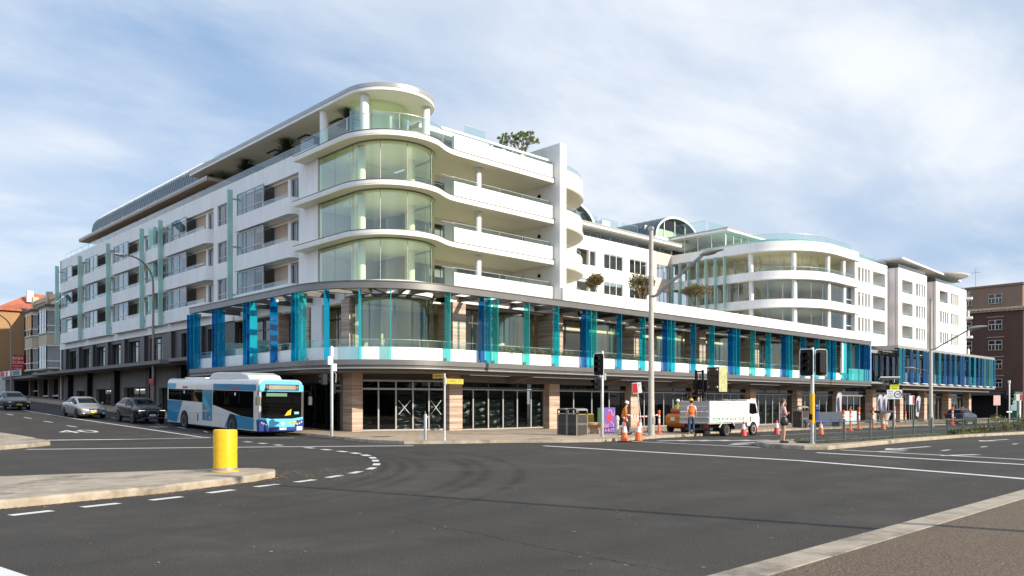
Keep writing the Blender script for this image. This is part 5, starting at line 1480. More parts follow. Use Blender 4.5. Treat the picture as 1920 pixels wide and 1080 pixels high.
    m = MB(); m.add([(.18,-.042,1.08),(.52,-.042,1.12),(.55,-.042,1.42),(.34,-.042,1.30)], [(0,1,2,3)]); m.build('notice', M_yellow, t)
    m = MB(); m.box(.72,.98,-.045,-.036,1.16,1.28); m.build('notice', simple('notice_blue', (.2,.5,.6)), t)
    m = MB(); m.box(.40,.82,-.106,-.1005,.66,.76); o = m.build('sticker', M_yellow, t)
    k = MB(); add_text(k, '1537 ST', .09, T(.61,-.108,.71), .002); k.build('lettering', M_red, o)
    m = MB(); m.lathe([(.01,-.106),(.09,-.106),(.09,-.10)],(.05,0,.68),16,'y'); m.build('emblem', M_whitep, t)
    plate(t, .05, -.114, .43, M_refl, 'MO 0482')
    m = MB(); m.box(.82,1.14,-.125,-.111,.33,.53); o = m.build('sticker', M_refl, t)
    k = MB(); k.path([(.92+.062*math.cos(rad(q_)),-.1265,.43+.062*math.sin(rad(q_))) for q_ in range(0,361,20)], .009, 4); k.box(1.0,1.11,-.128,-.1255,.42,.44); k.box(1.0,1.11,-.128,-.1255,.46,.48); k.build('lettering', M_red, o)
    # roof pods
    m = MB(); q = [(1.6,2.88),(1.9,3.12),(2.6,3.25),(5.6,3.27),(6.2,3.22),(6.8,2.90)]
    m.prof(q, 'x', -.92, .92); m.build('roof_pod', paint('pod_white', (.66,.65,.62)), t, bevel=.06)
    m = MB(); m.box(-.8,.8,7.4,10.4,2.88,2.99); m.build('roof_pod', M_whitep, t, bevel=.03)
    for y,txt in ((9.2,1),(2.6,1)):
        m = MB(); m.box(-W-.016,-W-.0065,y-.35,y+.35,2.36,2.46); m.build('sticker', M_red, t)
    m = MB(); m.box(-W-.02,-W-.0125,9.2,9.35,2.05,2.2); m.box(-W-.02,-W-.0125,2.5,2.65,2.05,2.2); m.build('fleet_number', M_refl, t)
    m = MB(); m.box(-W-.006,-W-.001,3.9,8.7,.985,.995); m.build('panel_joint', M_dgrey, t)
    m = MB(); m.box(-W-.02,-W-.002,7.28,7.36,.55,.95); m.build('panel_latch', M_black, t)
    for y,z in ((10.2,.55),(8.6,1.28),(9.3,1.24),(8.9,1.22),(10.0,1.28)):
        m = MB(); m.lathe([(.035,-W-.006),(.01,-W-.006)],(0,y,z),10,'x'); m.build('filler_cap', M_black, t)
    m = MB(); m.box(-1.1,1.1,.6,11.7,.2,.34); m.build('chassis', M_black, t)
bus()

# --- tipper truck (nose towards +x in the world)
def truck():
    t = thing('tipper_truck', 'small white tipper truck with a slatted tray parked at the kerb', 'truck', (43.0,24.5,-.13), rad(90)); t.scale = (1,.955,1.0)
    wp = paint('truck_white', (.68,.67,.63)); gy = simple('tray_grey', (.40,.39,.36), .6)
    # local: nose y=0, tail y=5.9; x -.95 is towards +y in the world? near side is +x after turning
    def both(f):
        for s in (-1,1): f(s)
    m = MB(); q = [(.02,.62),(.0,1.0),(.10,1.22),(.42,1.95),(.55,2.06),(1.45,2.08),(1.5,1.98),(1.5,.55),(1.0,.5),(.15,.48)]
    m.prof(q, 'x', -.88, .88); m.build('cab', wp, t, bevel=.05)
    m = MB(); m.add([(-.78,.125,1.26),(.78,.125,1.26),(.72,.40,1.88),(-.72,.40,1.88)],[(0,1,2,3)]); m.v = [Vector((p.x,p.y-.02,p.z+.005)) for p in m.v]; m.build('windscreen', M_glasscar, t)
    def cabside(s):
        m = MB(); x0, x1 = sorted((s*.875, s*.892)); m.prof([(.34,1.28),(.56,1.85),(1.25,1.87),(1.28,1.30),(.95,1.22)], 'x', x0, x1); m.build('side_window', M_glasscar, t)
        m = MB(); x0, x1 = sorted((s*.88,s*.9)); m.box(x0,x1,1.08,1.22,1.02,1.08); m.box(x0,x1,1.12,1.18,.8,1.0); m.build('door_handle', M_black, t)
        m = MB(); m.path([(s*.86,.42,1.80),(s*1.08,.25,1.78),(s*1.1,.25,1.5)], .014, 4); m.box(s*1.08-.07,s*1.08+.07,.18,.24,1.35,1.75); m.build('mirror', M_black, t)
        m = MB(); m.box(s*.68-.14,s*.68+.14,-.02,.05,.72,.9); m.build('headlight', M_lampc, t, bevel=.02)
        m = MB(); m.lathe([(.01,.0),(.43,.0)],(s*.886,.82,.36),24,'x'); m.build('wheel_arch', M_black, t)
        wheel(t, s*.82, .82, .355, .2, s, M_whitep, 6); wheel(t, s*.80, 3.95, .355, .34, s, M_steel, 6)
        # tray side: slatted boards above, a row of openings below
        x0, x1 = sorted((s*.90,s*.95))
        f = MB()
        f.box(x0,x1,1.7,5.75,.80,.87); f.box(x0,x1,1.7,5.75,1.10,1.18)
        for y in (1.7,2.62,3.6,4.6,5.66): f.box(x0-.004,x1+.004,y,y+.09,.80,1.98)
        f.box(x0,x1,1.7,5.75,1.90,1.98); f.build('side_frame', wp, t)
        b = MB()
        for z in (1.185,1.425,1.665): b.box(x0+.012,x1-.012,1.79,5.66,z,z+.23)
        b.build('side_board', gy if s > 0 else simple('tray_board_lit', (.62,.60,.56), .6, 0, .12), t)  # street-side boards coloured lighter than the far side, as if sunlit
        g = MB(); g.box(x0+.02,x1-.02,1.79,5.66,.87,1.10); g.build('side_board', wp, t)
        k = MB()
        for y in (2.0,2.9,3.8,4.75): 
            k.box(x0-.003,x1+.003,y,y+.62,.92,.95); k.box(x0-.003,x1+.003,y,y+.62,1.02,1.05); k.box(x0-.003,x1+.003,y,y+.05,.95,1.02); k.box(x0-.003,x1+.003,y+.57,y+.62,.95,1.02)
        k.build('lettering_mark', simple('sea_green', (.08,.30,.22), .6), t)
        a = MB(); a.path([(s*.93,3.25,.79),(s*.93,3.5,.84),(s*.93,4.4,.84),(s*.93,4.75,.52)], .045, 4); a.path([(s*.93,3.25,.79),(s*.93,3.1,.6)], .04, 4); a.build('mudguard', wp, t)
    both(cabside)
    m = MB(); m.box(-.9,.9,1.66,5.8,.72,.80); m.box(-.9,.9,1.62,1.68,.8,2.0); m.build('tray_floor', gy, t)
    m = MB(); 
    for z in (.82,1.12,1.42,1.70): m.box(-.94,.94,5.76,5.81,z,z+.27)
    m.build('tailgate', gy, t)
    m = MB(); m.box(-.94,.94,5.80,5.84,.78,.84); m.box(-.9,.9,5.8,5.86,1.06,1.12); m.build('tailgate_rail', wp, t)
    m = MB(); m.box(-.42,-.30,.9,5.7,.5,.72); m.box(.30,.42,.9,5.7,.5,.72); m.box(-.8,.8,5.2,5.5,.38,.5); m.box(-.85,-.5,1.9,2.9,.38,.7); m.box(.5,.85,1.9,2.9,.36,.68); m.tube((-.7,3.95,.36),(.7,3.95,.36),.1); m.build('chassis', M_dgrey, t)
    m = MB(); m.box(-.85,-.6,5.78,5.83,.55,.68); m.box(.6,.85,5.78,5.83,.55,.68); m.build('tail_light', M_lampred, t)
    # load of scrap showing over the boards
    rnd = random.Random(5); m = MB()
    for i in range(60):
        p = Vector((rnd.uniform(-.7,.7),rnd.uniform(2,4.5),rnd.uniform(1.75,2.15))); d = Vector((rnd.gauss(0,1),rnd.gauss(0,1),rnd.gauss(0,.35))).normalized()*rnd.uniform(.15,.4)
        m.tube(p-d,p+d,.014,n=4)
    m.build('scrap_load', M_dgrey, t)
truck()
def forklift():
    t = thing('forklift', 'orange forklift with its mast raised behind the white tipper truck', 'forklift', (41.9,27.0,.0), rad(90))
    oy = simple('forklift_orange', (.62,.20,.012), .45)
    m = MB(); m.prof([(.45,.25),(2.0,.22),(2.6,.35),(2.82,.55),(2.86,.95),(2.6,1.12),(2.1,1.10),(1.9,.75),(.9,.7),(.45,.85)], 'x', -.55, .55); m.build('body', oy, t, bevel=.05)
    m = MB(); m.box(-.4,.4,1.5,2.0,.75,.92); m.prof([(1.95,.9),(2.08,.9),(2.2,1.55),(2.08,1.55)], 'x', -.38, .38); m.build('seat', M_black, t, bevel=.04)
    m = MB()
    for s in (-.5,.5): m.path([(s,.5,.8),(s,.75,2.15),(s,2.1,2.2),(s,2.5,1.1)], .035, 5)
    for y in (.9,1.3,1.7,2.1): m.tube((-.5,y,2.18),(.5,y,2.18),.025,n=4)
    m.build('overhead_guard', M_black, t)
    m = MB(); m.lathe([(.02,-.38),(.14,-.34),(.155,-.27),(.155,.27),(.14,.34),(.02,.38)],(0,2.45,1.28),14,'x'); m.build('gas_cylinder', simple('cylinder_red', (.50,.10,.09), .5), t, smooth=True)
    m = MB(); m.box(-.14,.14,2.865,2.875,.7,.92); m.build('label', M_refl, t)
    for s in (-1,1):
        wheel(t, s*.48, .55, .34, .22, s, oy, 5); wheel(t, s*.48, 2.4, .28, .2, s, oy, 5)
    m = MB()
    for s in (-.34,.34): m.box(s-.06,s+.06,.06,.22,.12,2.4); 
    m.box(-.4,.4,.08,.2,.3,.38); m.box(-.4,.4,.08,.2,2.2,2.3); m.build('outer_mast', M_black, t)
    m = MB()
    for s in (-.24,.24): m.box(s-.05,s+.05,.0,.12,1.6,3.75)
    m.box(-.3,.3,.02,.1,3.6,3.7); m.box(-.3,.3,.02,.1,2.4,2.46)
    for s in (-.1,.1): m.tube((s,.14,.6),(s,.14,3.5),.035,n=6)
    m.build('inner_mast', M_black, t)
    m = MB(); m.box(-.5,.5,-.10,-.01,2.55,3.15); m.build('carriage', M_black, t)
    m = MB()
    for s in (-.28,.28): m.box(s-.06,s+.06,-2.3,-.1,2.42,2.47); m.box(s-.06,s+.06,-.14,-.1,2.42,3.1)
    m.build('forks', M_black, t)
    b = thing('steel_skip', 'rusty brown and pale green steel box held up on the forklift forks', 'steel box', (43.75,27.0,2.475), 0)
    rust = simple('rusty_brown', (.075,.04,.025), .8, 0, .4, 5, .3); pg = simple('faded_green', (.42,.42,.20), .7, 0, .35, 4, .2)
    m = MB(); m.box(-.42,.5,-.42,.42,0,1.5); m.build('box', [rust], b, bevel=.01)
    m = MB(); m.box(-.40,.52,-.445,-.423,-.03,1.55); m.build('end_panel', pg, b)
    for z in (.05,.5,1.0,1.42): m = MB(); m.box(-.46,-.425,-.42,.42,z,z+.07); m.build('rib', rust, b)
    for y in (-.3,.3):
        for z in (.25,1.33):
            m = MB(); m.lathe([(.01,-.50),(.07,-.49),(.09,-.46),(.09,-.42)],(0,y,z),10,'x'); m.build('castor', M_steel, b, smooth=True)
forklift()
# ================================================================ people
def skin_mesh(nodes, edges, root, level=1):
    """grow one smooth surface over a skeleton; nodes: name -> (x,y,z,radius[,radius2])"""
    names = list(nodes); idx = {n:i for i,n in enumerate(names)}
    me = bpy.data.meshes.new('skel'); me.from_pydata([nodes[n][:3] for n in names], [(idx[a],idx[b]) for a,b in edges], [])
    o = bpy.data.objects.new('skel', me); col.objects.link(o)
    md = o.modifiers.new('s','SKIN'); md.use_smooth_shade = True
    for n in names:
        d = me.skin_vertices[0].data[idx[n]]; q = nodes[n]; d.radius = (q[3], q[4] if len(q) > 4 else q[3]); d.use_root = n == root
    sb = o.modifiers.new('d','SUBSURF'); sb.levels = sb.render_levels = level
    dg = bpy.context.evaluated_depsgraph_get(); dg.update()
    ev = o.evaluated_get(dg); m2 = ev.to_mesh()
    vs = [v.co.copy() for v in m2.vertices]; fs = [tuple(p.vertices) for p in m2.polygons]
    ev.to_mesh_clear(); bpy.data.objects.remove(o); bpy.data.meshes.remove(me)
    return vs, fs
BASE = dict(pelvis=(0,0,.96),waist=(0,.005,1.10),chest=(0,-.005,1.30),neck0=(0,.01,1.46),neck1=(0,-.005,1.545),
            shl=(.17,.01,1.42),ell=(.235,.03,1.14),wrl=(.245,-.04,.90),shr=(-.17,.01,1.42),elr=(-.235,.03,1.14),wrr=(-.245,-.04,.90),
            hpl=(.095,0,.91),knl=(.105,-.02,.50),anl=(.105,.02,.09),tol=(.12,-.14,.035),hpr=(-.095,0,.91),knr=(-.105,-.02,.50),anr=(-.105,.02,.09),tor=(-.12,-.14,.035))
RAD = dict(pelvis=(.135,.105),waist=(.125,.095),chest=(.155,.105),neck0=(.075,.07),neck1=(.052,.055),shl=(.062,),ell=(.043,),wrl=(.030,),shr=(.062,),elr=(.043,),wrr=(.030,),
           hpl=(.088,),knl=(.060,),anl=(.040,),tol=(.035,),hpr=(.088,),knr=(.060,),anr=(.040,),tor=(.035,))
EDG = [('pelvis','waist'),('waist','chest'),('chest','neck0'),('neck0','neck1'),('neck0','shl'),('shl','ell'),('ell','wrl'),('neck0','shr'),('shr','elr'),('elr','wrr'),
       ('pelvis','hpl'),('hpl','knl'),('knl','anl'),('anl','tol'),('pelvis','hpr'),('hpr','knr'),('knr','anr'),('anr','tor')]
def hand(mb, wr, el, side, grip=.5):
    """palm, four unequal bent fingers and a thumb from the side of the palm"""
    wr, el = Vector(wr), Vector(el); d = (wr-el).normalized()
    inn = Vector((-side,0,0)); inn = (inn-d*inn.dot(d)).normalized(); fwd = d.cross(inn).normalized()
    if fwd.y > 0: fwd = -fwd
    mb.path([wr-d*.01, wr+d*.03, wr+d*.085], [.028,.036,.034], 8)
    for k,(o,l) in enumerate(((-.028,.070),(-.009,.080),(.010,.075),(.027,.058))):
        p = wr+d*.085+fwd*(-o); a = (d+inn*grip*.4).normalized(); b = (d+inn*grip*1.3).normalized()
        mb.path([p, p+a*l*.5, p+a*l*.5+b*l*.5], [.0095,.0088,.007], 6)
    p = wr+d*.03+fwd*.03
    mb.path([p, p+(fwd*.8+d*.6).normalized()*.035, p+(fwd*.8+d*.6).normalized()*.035+(d+inn*.3).normalized()*.03], [.012,.011,.008], 6)
def head(mb, c, fwd, s=1.0):
    """skull, jaw, nose, ears; eyes and mouth use the second and third material"""
    c = Vector(c); f = Vector(fwd).normalized(); r = f.cross(Vector((0,0,1))).normalized(); u = r.cross(f)
    Mx = Matrix((( r.x,-f.x,u.x,c.x),( r.y,-f.y,u.y,c.y),( r.z,-f.z,u.z,c.z),(0,0,0,1)))
    old = mb.M; mb.M = Mx
    mb.blob((0,.008*s,.03*s),(.074*s,.094*s,.092*s),14,10); mb.blob((0,-.022*s,-.045*s),(.055*s,.066*s,.07*s),12,8); mb.blob((0,-.07*s,-.095*s),(.024*s,.02*s,.018*s),8,6)
    mb.add([(0,-.088*s,.022*s),(-.014*s,-.085*s,-.03*s),(.014*s,-.085*s,-.03*s),(0,-.118*s,-.026*s)],[(0,1,3),(0,3,2),(1,2,3)])
    for q in (-1,1):
        mb.blob((q*.076*s,.01*s,-.005*s),(.012*s,.022*s,.032*s),8,6)
        c0 = mb.c; mb.c = 1; mb.blob((q*.030*s,-.080*s,.008*s),(.012*s,.010*s,.007*s),8,5); mb.c = c0
    c0 = mb.c; mb.c = 2; mb.blob((0,-.086*s,-.056*s),(.024*s,.010*s,.007*s),8,5); mb.c = c0
    mb.M = old; return Mx
M_eye = simple('eye_dark', (.02,.015,.012), .2); M_lip = simple('lip', (.35,.12,.10), .5)
def clothes(name, J, keys, grow, edges, root, mt, t, over={}, level=1):
    nd = {}
    for kx in keys:
        r = RAD[kx] if kx in RAD else (.06,); g = over.get(kx, grow); nd[kx] = (*J[kx], *[q+g for q in r])
    vs, fs = skin_mesh(nd, edges, root, level); m = MB(); m.add(vs, fs); return m.build(name, mt, t, smooth=180)
def lerp(a, b, t): return tuple(a[i]+(b[i]-a[i])*t for i in range(3))
def person(label, loc, rz, J2={}, look=(0,-1,-.05), s=1.0, top=None, bottom=None, shoe=None, sleeve=1.0, group=None, leg_to='an', hair=None, helmet=None, vest=None, grip=.5, headoff=(0,-.03,.13), shorts=False, female=False):
    J = {**BASE, **J2}; t = thing('person', label, 'person', loc, rz, group); t.scale = (s,s,s)
    nd = {k: (*J[k], *RAD[k]) for k in J if k in RAD}
    if female: nd['chest'] = (*J['chest'],.135,.105); nd['waist'] = (*J['waist'],.10,.085)
    vs, fs = skin_mesh(nd, EDG, 'pelvis'); b = MB(); b.add(vs, fs)
    hand(b, J['wrl'], J['ell'], 1, grip); hand(b, J['wrr'], J['elr'], -1, grip)
    hc = tuple(J['neck1'][i]+headoff[i] for i in range(3))
    b.path([J['neck0'], J['neck1'], lerp(J['neck1'],hc,.6)], [.062,.056,.052], 10)
    Mx = head(b, hc, look); o = b.build('body', [M_skin, M_eye, M_lip], t, smooth=180)
    if top:
        J['sl'] = lerp(J['shl'],J['ell'],sleeve*1.0) if sleeve <= 1 else lerp(J['ell'],J['wrl'],sleeve-1); J['sr'] = lerp(J['shr'],J['elr'],sleeve) if sleeve <= 1 else lerp(J['elr'],J['wrr'],sleeve-1)
        RAD['sl'] = RAD['sr'] = (.052,) if sleeve <= 1 else (.038,)
        e = [('pelvis','waist'),('waist','chest'),('chest','neck0'),('neck0','shl'),('neck0','shr')]
        ks = ['pelvis','waist','chest','neck0','shl','shr','sl','sr']
        if sleeve > 1: e += [('shl','ell'),('ell','sl'),('shr','elr'),('elr','sr')]; ks += ['ell','elr']
        else: e += [('shl','sl'),('shr','sr')]
        clothes('shirt', J, ks, .017, e, 'chest', top, t, {'neck0':.008})
    if vest:
        RAD['vl'] = RAD['vr'] = (.062,); J['vl'] = lerp(J['neck0'],J['shl'],.8); J['vr'] = lerp(J['neck0'],J['shr'],.8)
        v = clothes('vest', J, ['pelvis','waist','chest','neck0','vl','vr'], .034, [('pelvis','waist'),('waist','chest'),('chest','neck0'),('neck0','vl'),('neck0','vr')], 'chest', vest, t, {'neck0':.02})
    if bottom:
        e = [('pelvis','waist'),('pelvis','hpl'),('pelvis','hpr')]; ks = ['pelvis','waist','hpl','hpr']
        if shorts:
            J['kl'] = lerp(J['hpl'],J['knl'],.45); J['kr'] = lerp(J['hpr'],J['knr'],.45); RAD['kl'] = RAD['kr'] = (.082,); e += [('hpl','kl'),('hpr','kr')]; ks += ['kl','kr']
        else: e += [('hpl','knl'),('knl','anl'),('hpr','knr'),('knr','anr')]; ks += ['knl','anl','knr','anr']
        J['waist0'] = J['waist']; J['waist'] = lerp(J['pelvis'],J['waist'],.4)
        clothes('trousers' if not shorts else 'shorts', J, ks, .014, e, 'pelvis', bottom, t); J['waist'] = J['waist0']
    if shoe:
        for q in ('l','r'):
            a, b_ = Vector(J['an'+q]), Vector(J['to'+q]); m = MB()
            d = (b_-a); d.z = 0; d.normalize()
            m.path([a-d*.05-Vector((0,0,.045)), a+d*.03-Vector((0,0,.03)), b_+d*.02], [.045,.052,.042], 8); m.build('shoe', shoe, t, smooth=True)
    hx = MB(); hx.M = Mx
    if hair:
        hx.blob((0,.022,.045),(.084,.096,.092),14,10); hx.blob((0,.06,.0),(.076,.06,.085),12,8)
        if female: 
            for k in range(9):
                rnd = random.Random(k); hx.path([(rnd.uniform(-.02,.02),.10,.04+rnd.uniform(-.03,.03)),(rnd.uniform(-.05,.05),.17,.05+rnd.uniform(-.05,.05)),(rnd.uniform(-.06,.06),.21+rnd.uniform(0,.04),-.02+rnd.uniform(-.08,.05))],[.03,.026,.008],6)
        hx.build('hair', hair, t, smooth=True)
    if helmet:
        k = MB(); k.M = Mx
        k.lathe([(.118,.052),(.122,.058),(.112,.066),(.108,.09),(.092,.135),(.06,.163),(.02,.172),(.005,.173)],(0,.012,0),18); k.add([(-.09,-.09,.06),(.09,-.09,.06),(.06,-.16,.048),(-.06,-.16,.048),(-.09,-.09,.068),(.09,-.09,.068),(.06,-.16,.054),(-.06,-.16,.054)],[(0,1,2,3),(7,6,5,4),(3,2,6,7)])
        k.box(-.012,.012,-.10,.12,.168,.182); k.build('hard_hat', helmet, t, smooth=40)
    return t, J, Mx
C = lambda n,c,r=.8: simple(n, c, r, 0, .12, 7)
den = C('denim', (.035,.06,.11)); blk = C('black_cloth', (.014,.014,.017)); orv = C('orange_vest', (.85,.16,.02), .6); whc = C('white_cloth', (.66,.66,.66)); ora = C('orange_shirt', (.70,.20,.02)); pnk = C('pink_cloth', (.62,.36,.34))
def yaw(dx, dy): return math.atan2(dx, -dy)
def gnd_(x, y, h): return (x, y, gz(x,y)+h)
# woman on the median, arms folded, looking along the street
t, J, Mx = person('woman in pink with sunglasses and a black shoulder bag waiting on the median', gnd_(29.75,15.35,.15), yaw(.74,-.67),
    dict(ell=(.22,-.05,1.16),wrl=(-.10,-.15,1.21),elr=(-.22,-.05,1.15),wrr=(.09,-.19,1.15),anl=(.085,.03,.09),anr=(-.085,-.01,.09),tol=(.095,-.13,.035),tor=(-.095,-.17,.035),knl=(.08,-.02,.5),knr=(-.08,-.03,.5),shl=(.155,.01,1.42),shr=(-.155,.01,1.42)),
    (0,-1,.02), .99, pnk, pnk, C('sandal', (.03,.02,.018)), 1.35, hair=C('brown_hair', (.10,.055,.03)), shorts=True, female=True, grip=.9)
m = MB(); m.M = Mx
for q in (-1,1): m.blob((q*.034,-.084,.010),(.032,.014,.024),10,6)
m.tube((-.07,-.075,.016),(.07,-.075,.016),.005,n=4); m.tube((.07,-.07,.016),(.078,.0,.014),.004,n=4); m.tube((-.07,-.07,.016),(-.078,.0,.014),.004,n=4); m.build('sunglasses', M_black, t, smooth=True)
bag = thing('shoulder_bag', 'black slouchy leather bag hanging from the shoulder of the woman in pink', 'bag', t.location, t.rotation_euler.z)
m = MB(); prof = [(.02,.70),(.10,.70),(.16,.74),(.175,.82),(.15,.93),(.10,1.02),(.03,1.05)]
n = 14
for r, z in prof:
    for i in range(n): a = 2*math.pi*i/n; m.v.append(Vector((-.245+.085*math.cos(a)*(r/.175)**.6, .03+r*math.sin(a)*1.0, z)))
for k in range(len(prof)-1):
    for i in range(n): m.f.append([k*n+i,k*n+(i+1)%n,(k+1)*n+(i+1)%n,(k+1)*n+i]); m.mi.append(0)
m.f += [list(range(n))[::-1], [(len(prof)-1)*n+i for i in range(n)]]; m.mi += [0,0]
m.build('bag_body', C('black_leather', (.010,.011,.013), .4), bag, smooth=True)
m = MB(); m.path([(-.235,-.06,1.0),(-.20,-.03,1.3),(-.17,.0,1.49),(-.19,.06,1.3),(-.24,.12,1.0)], .012, 5); m.build('strap', C('black_leather', (.010,.011,.013), .4), bag)
# man in an orange vest behind the truck
person('worker in orange vest, yellow hard hat and jeans standing behind the white truck', gnd_(36.35,23.95,.14), yaw(.62,.78),
    dict(ell=(.27,.03,1.14),wrl=(.30,-.06,.90),elr=(-.25,.02,1.14),wrr=(-.25,-.09,.91),anl=(.14,.04,.09),tol=(.18,-.12,.035),anr=(-.13,-.05,.09),tor=(-.15,-.21,.035),knl=(.12,0,.5),knr=(-.12,-.05,.5)), (0.1,-1,-.15), 1.04, whc, den, C('tan_boot', (.36,.27,.17)), .62, helmet=M_yellow, vest=orv, hair=blk)
# man in orange shirt half sitting against a post
person('worker in orange shirt, black trousers and white hard hat leaning beside the traffic cones', gnd_(33.35,26.1,.13), yaw(.72,-.69),
    dict(pelvis=(0,.10,.84),waist=(0,.05,.98),chest=(0,-.02,1.17),neck0=(0,-.05,1.33),neck1=(0,-.08,1.41),shl=(.17,-.04,1.29),shr=(-.17,-.04,1.29),ell=(.22,-.05,1.02),wrl=(.08,-.24,.95),elr=(-.22,-.04,1.02),wrr=(-.08,-.25,.96),
         hpl=(.09,.08,.80),knl=(.10,-.22,.53),anl=(.10,-.22,.09),tol=(.11,-.38,.035),hpr=(-.09,.08,.80),knr=(-.10,-.12,.48),anr=(-.10,-.02,.09),tor=(-.11,-.18,.035)), (0,-1,-.35), 1.03, ora, blk, C('dark_boot', (.03,.025,.02)), 1.0, helmet=M_whitep, hair=blk, grip=.9)
# forklift driver
person('forklift driver in a bright green vest sitting under the overhead guard', (39.55,27.0,.46), rad(90),
    dict(pelvis=(0,.05,.62),waist=(0,.08,.78),chest=(0,.06,.98),neck0=(0,.03,1.13),neck1=(0,0,1.2),shl=(.17,.04,1.09),shr=(-.17,.04,1.09),ell=(.22,-.08,.86),wrl=(.12,-.34,.90),elr=(-.22,-.08,.86),wrr=(-.12,-.34,.90),
         hpl=(.09,.02,.60),knl=(.12,-.36,.60),anl=(.12,-.40,.25),tol=(.12,-.54,.2),hpr=(-.09,.02,.60),knr=(-.12,-.36,.60),anr=(-.12,-.40,.25),tor=(-.12,-.54,.2)), (0,-1,0), 1.0, C('lime_vest', (.30,.62,.03), .6), blk, blk, 1.2, helmet=M_whitep, grip=.9)
# people further along
person('person in a dark top with pale sleeves standing by the tall entrance column', gnd_(75.2,32.0,.13), yaw(-.5,-.85), {}, (0,-1,0), 1.0, C('charcoal_cloth', (.05,.05,.055)), blk, blk, .5, hair=blk)
person('person with reddish hair in a dark blue top up on the glass balcony', (100.0,34.3,4.0), yaw(-.6,-.8), {}, (0,-1,-.2), .95, C('navy_cloth', (.03,.04,.09)), den, blk, 1.2, hair=C('red_hair', (.30,.07,.03)))
# ================================================================ street furniture
def bollard():
    t = thing('traffic_bollard', 'bright yellow plastic bollard on the nose of the traffic island', 'bollard', (7.92,17.72,.15))
    m = MB(); m.lathe([(.255,.085),(.262,.09),(.262,.92),(.258,.945),(.245,.955),(.235,.945),(.235,.9),(.02,.9)],(0,0,0),36); m.build('sleeve', M_yellow, t, smooth=40)
    m = MB(); m.lathe([(.265,.03),(.27,.035),(.27,.085),(.262,.092),(.25,.092)],(0,0,0),36); m.build('collar', M_steel, t, smooth=30)
    m = MB(); m.lathe([(.30,0),(.30,.02),(.27,.032),(.02,.032)],(0,0,0),36); m.build('base', M_yellow, t, smooth=30)
    m = MB(); m.box(.259,.268,-.045,.02,.50,.90); m.build('sticker', M_refl, t)
bollard()
def lamp_post(name, label, x, y, h0, H, r, arms):
    t = thing(name, label, 'street lamp', (x,y,gz(x,y)+h0))
    m = MB(); m.lathe([(r*1.9,0),(r*1.9,.03),(r*1.15,.05),(r*1.12,1.2),(r,1.25),(r*.72,H),(r*.01,H)],(0,0,0),14); m.build('pole', M_pole, t, smooth=30)
    m = MB(); m.lathe([(.005,-.1),(r*.95,-.08),(r*.95,.06),(.01,.1)],(0,0,H),12,'x'); m.build('pole_cap', M_steel, t)
    m = MB(); m.box(-.08,.08,-r*1.12-.015,-r*1.05,.6,.95); m.build('access_door', M_steel, t)
    for (z0,z1,dx,dy,twin,s) in arms:
        a = MB(); d = Vector((dx,dy,0)); n = Vector((-dy,dx,0)).normalized()*.09
        for q in ((1,-1) if twin else (0,)):
            p0 = Vector((0,0,z0))+n*q
            a.path([p0, p0+d*.10+Vector((0,0,(z1-z0)*.03)), p0+d*.25+Vector((0,0,(z1-z0)*.2)), p0+d*.95+Vector((0,0,(z1-z0)*.93)), p0+d+Vector((0,0,z1-z0))], .032*s, 6)
        o = a.build('arm', M_steel, t)
        k = MB(); u = d.normalized(); k.M = Matrix.Translation(d+Vector((0,0,z1))) @ Matrix.Rotation(math.atan2(u.y,u.x),4,'Z') @ Matrix.Rotation(-.08,4,'Y')
        prof = [(-.12,.05,.05),(.0,.11,.08),(.2,.17,.13),(.5,.16,.12),(.8,.10,.07),(.95,.03,.03)]
        vs, fs = [], []; nn = 12
        for xx,w,hh in prof:
            for i in range(nn):
                an = 2*math.pi*i/nn; zz = math.sin(an); vs.append((xx*s,w*s*math.cos(an),hh*s*zz*(1 if zz > 0 else .4)))
        for j in range(len(prof)-1): fs += [(j*nn+i,j*nn+(i+1)%nn,(j+1)*nn+(i+1)%nn,(j+1)*nn+i) for i in range(nn)]
        fs += [tuple(range(nn-1,-1,-1)), tuple(range((len(prof)-1)*nn,len(prof)*nn))]
        k.add(vs, fs); q = k.build('lamp_head', simple('lamp_housing', (.42,.40,.33), .5, .2, .15), t, smooth=50)
        g = MB(); g.M = k.M; g.blob((.32*s,0,-.045*s),(.3*s,.12*s,.05*s)); g.build('lens', simple('lamp_lens', (.25,.24,.2), .2), q, smooth=True)
    return t
M_pole = simple('pole_concrete', (.42,.385,.33), .7, .1, .16, 2.2, .1, 25)
lamp_post('street_lamp', 'tall pale street lamp with twin arms standing beside the traffic cones', 32.93, 24.07, .13, 10.45, .15, [(7.0,8.75,0,-3.0,True,1.25),(5.45,5.5,0,1.0,False,.7)])
lamp_post('street_lamp', 'street lamp in front of the second blue glass box along the main street', 76.7, 25.4, .1, 11.4, .17, [(6.9,8.6,0,-3.2,True,1.4),(5.0,5.3,0,1.4,False,.9)])
def curved_lamp(label, x, y, H, reach):
    t = thing('street_lamp', label, 'street lamp', (x,y,gz(x,y)+.12))
    m = MB(); pts = [(0,0,0),(0,0,H-2.2)]+[(-reach*(1-math.cos(rad(a))),0,H-2.2+2.0*math.sin(rad(a))) for a in range(10,91,10)]
    m.path(pts, [.12]+[.085]+[.075-.002*i for i in range(9)], 8); m.build('pole', simple('pole_brown', (.27,.22,.17), .6, .2, .15), t, smooth=True)
    m = MB(); m.box(-.14,.14,-.14,.14,0,.5); m.build('base', M_steel, t)
    k = MB(); k.blob((-reach-.45,0,H-.22),(.52,.2,.13),12,8); o = k.build('lamp_head', M_chrome, t, smooth=True)
    g = MB(); g.blob((-reach-.4,0,H-.30),(.36,.15,.08),12,8); g.build('lens', M_lampc, o, smooth=True)
    return t
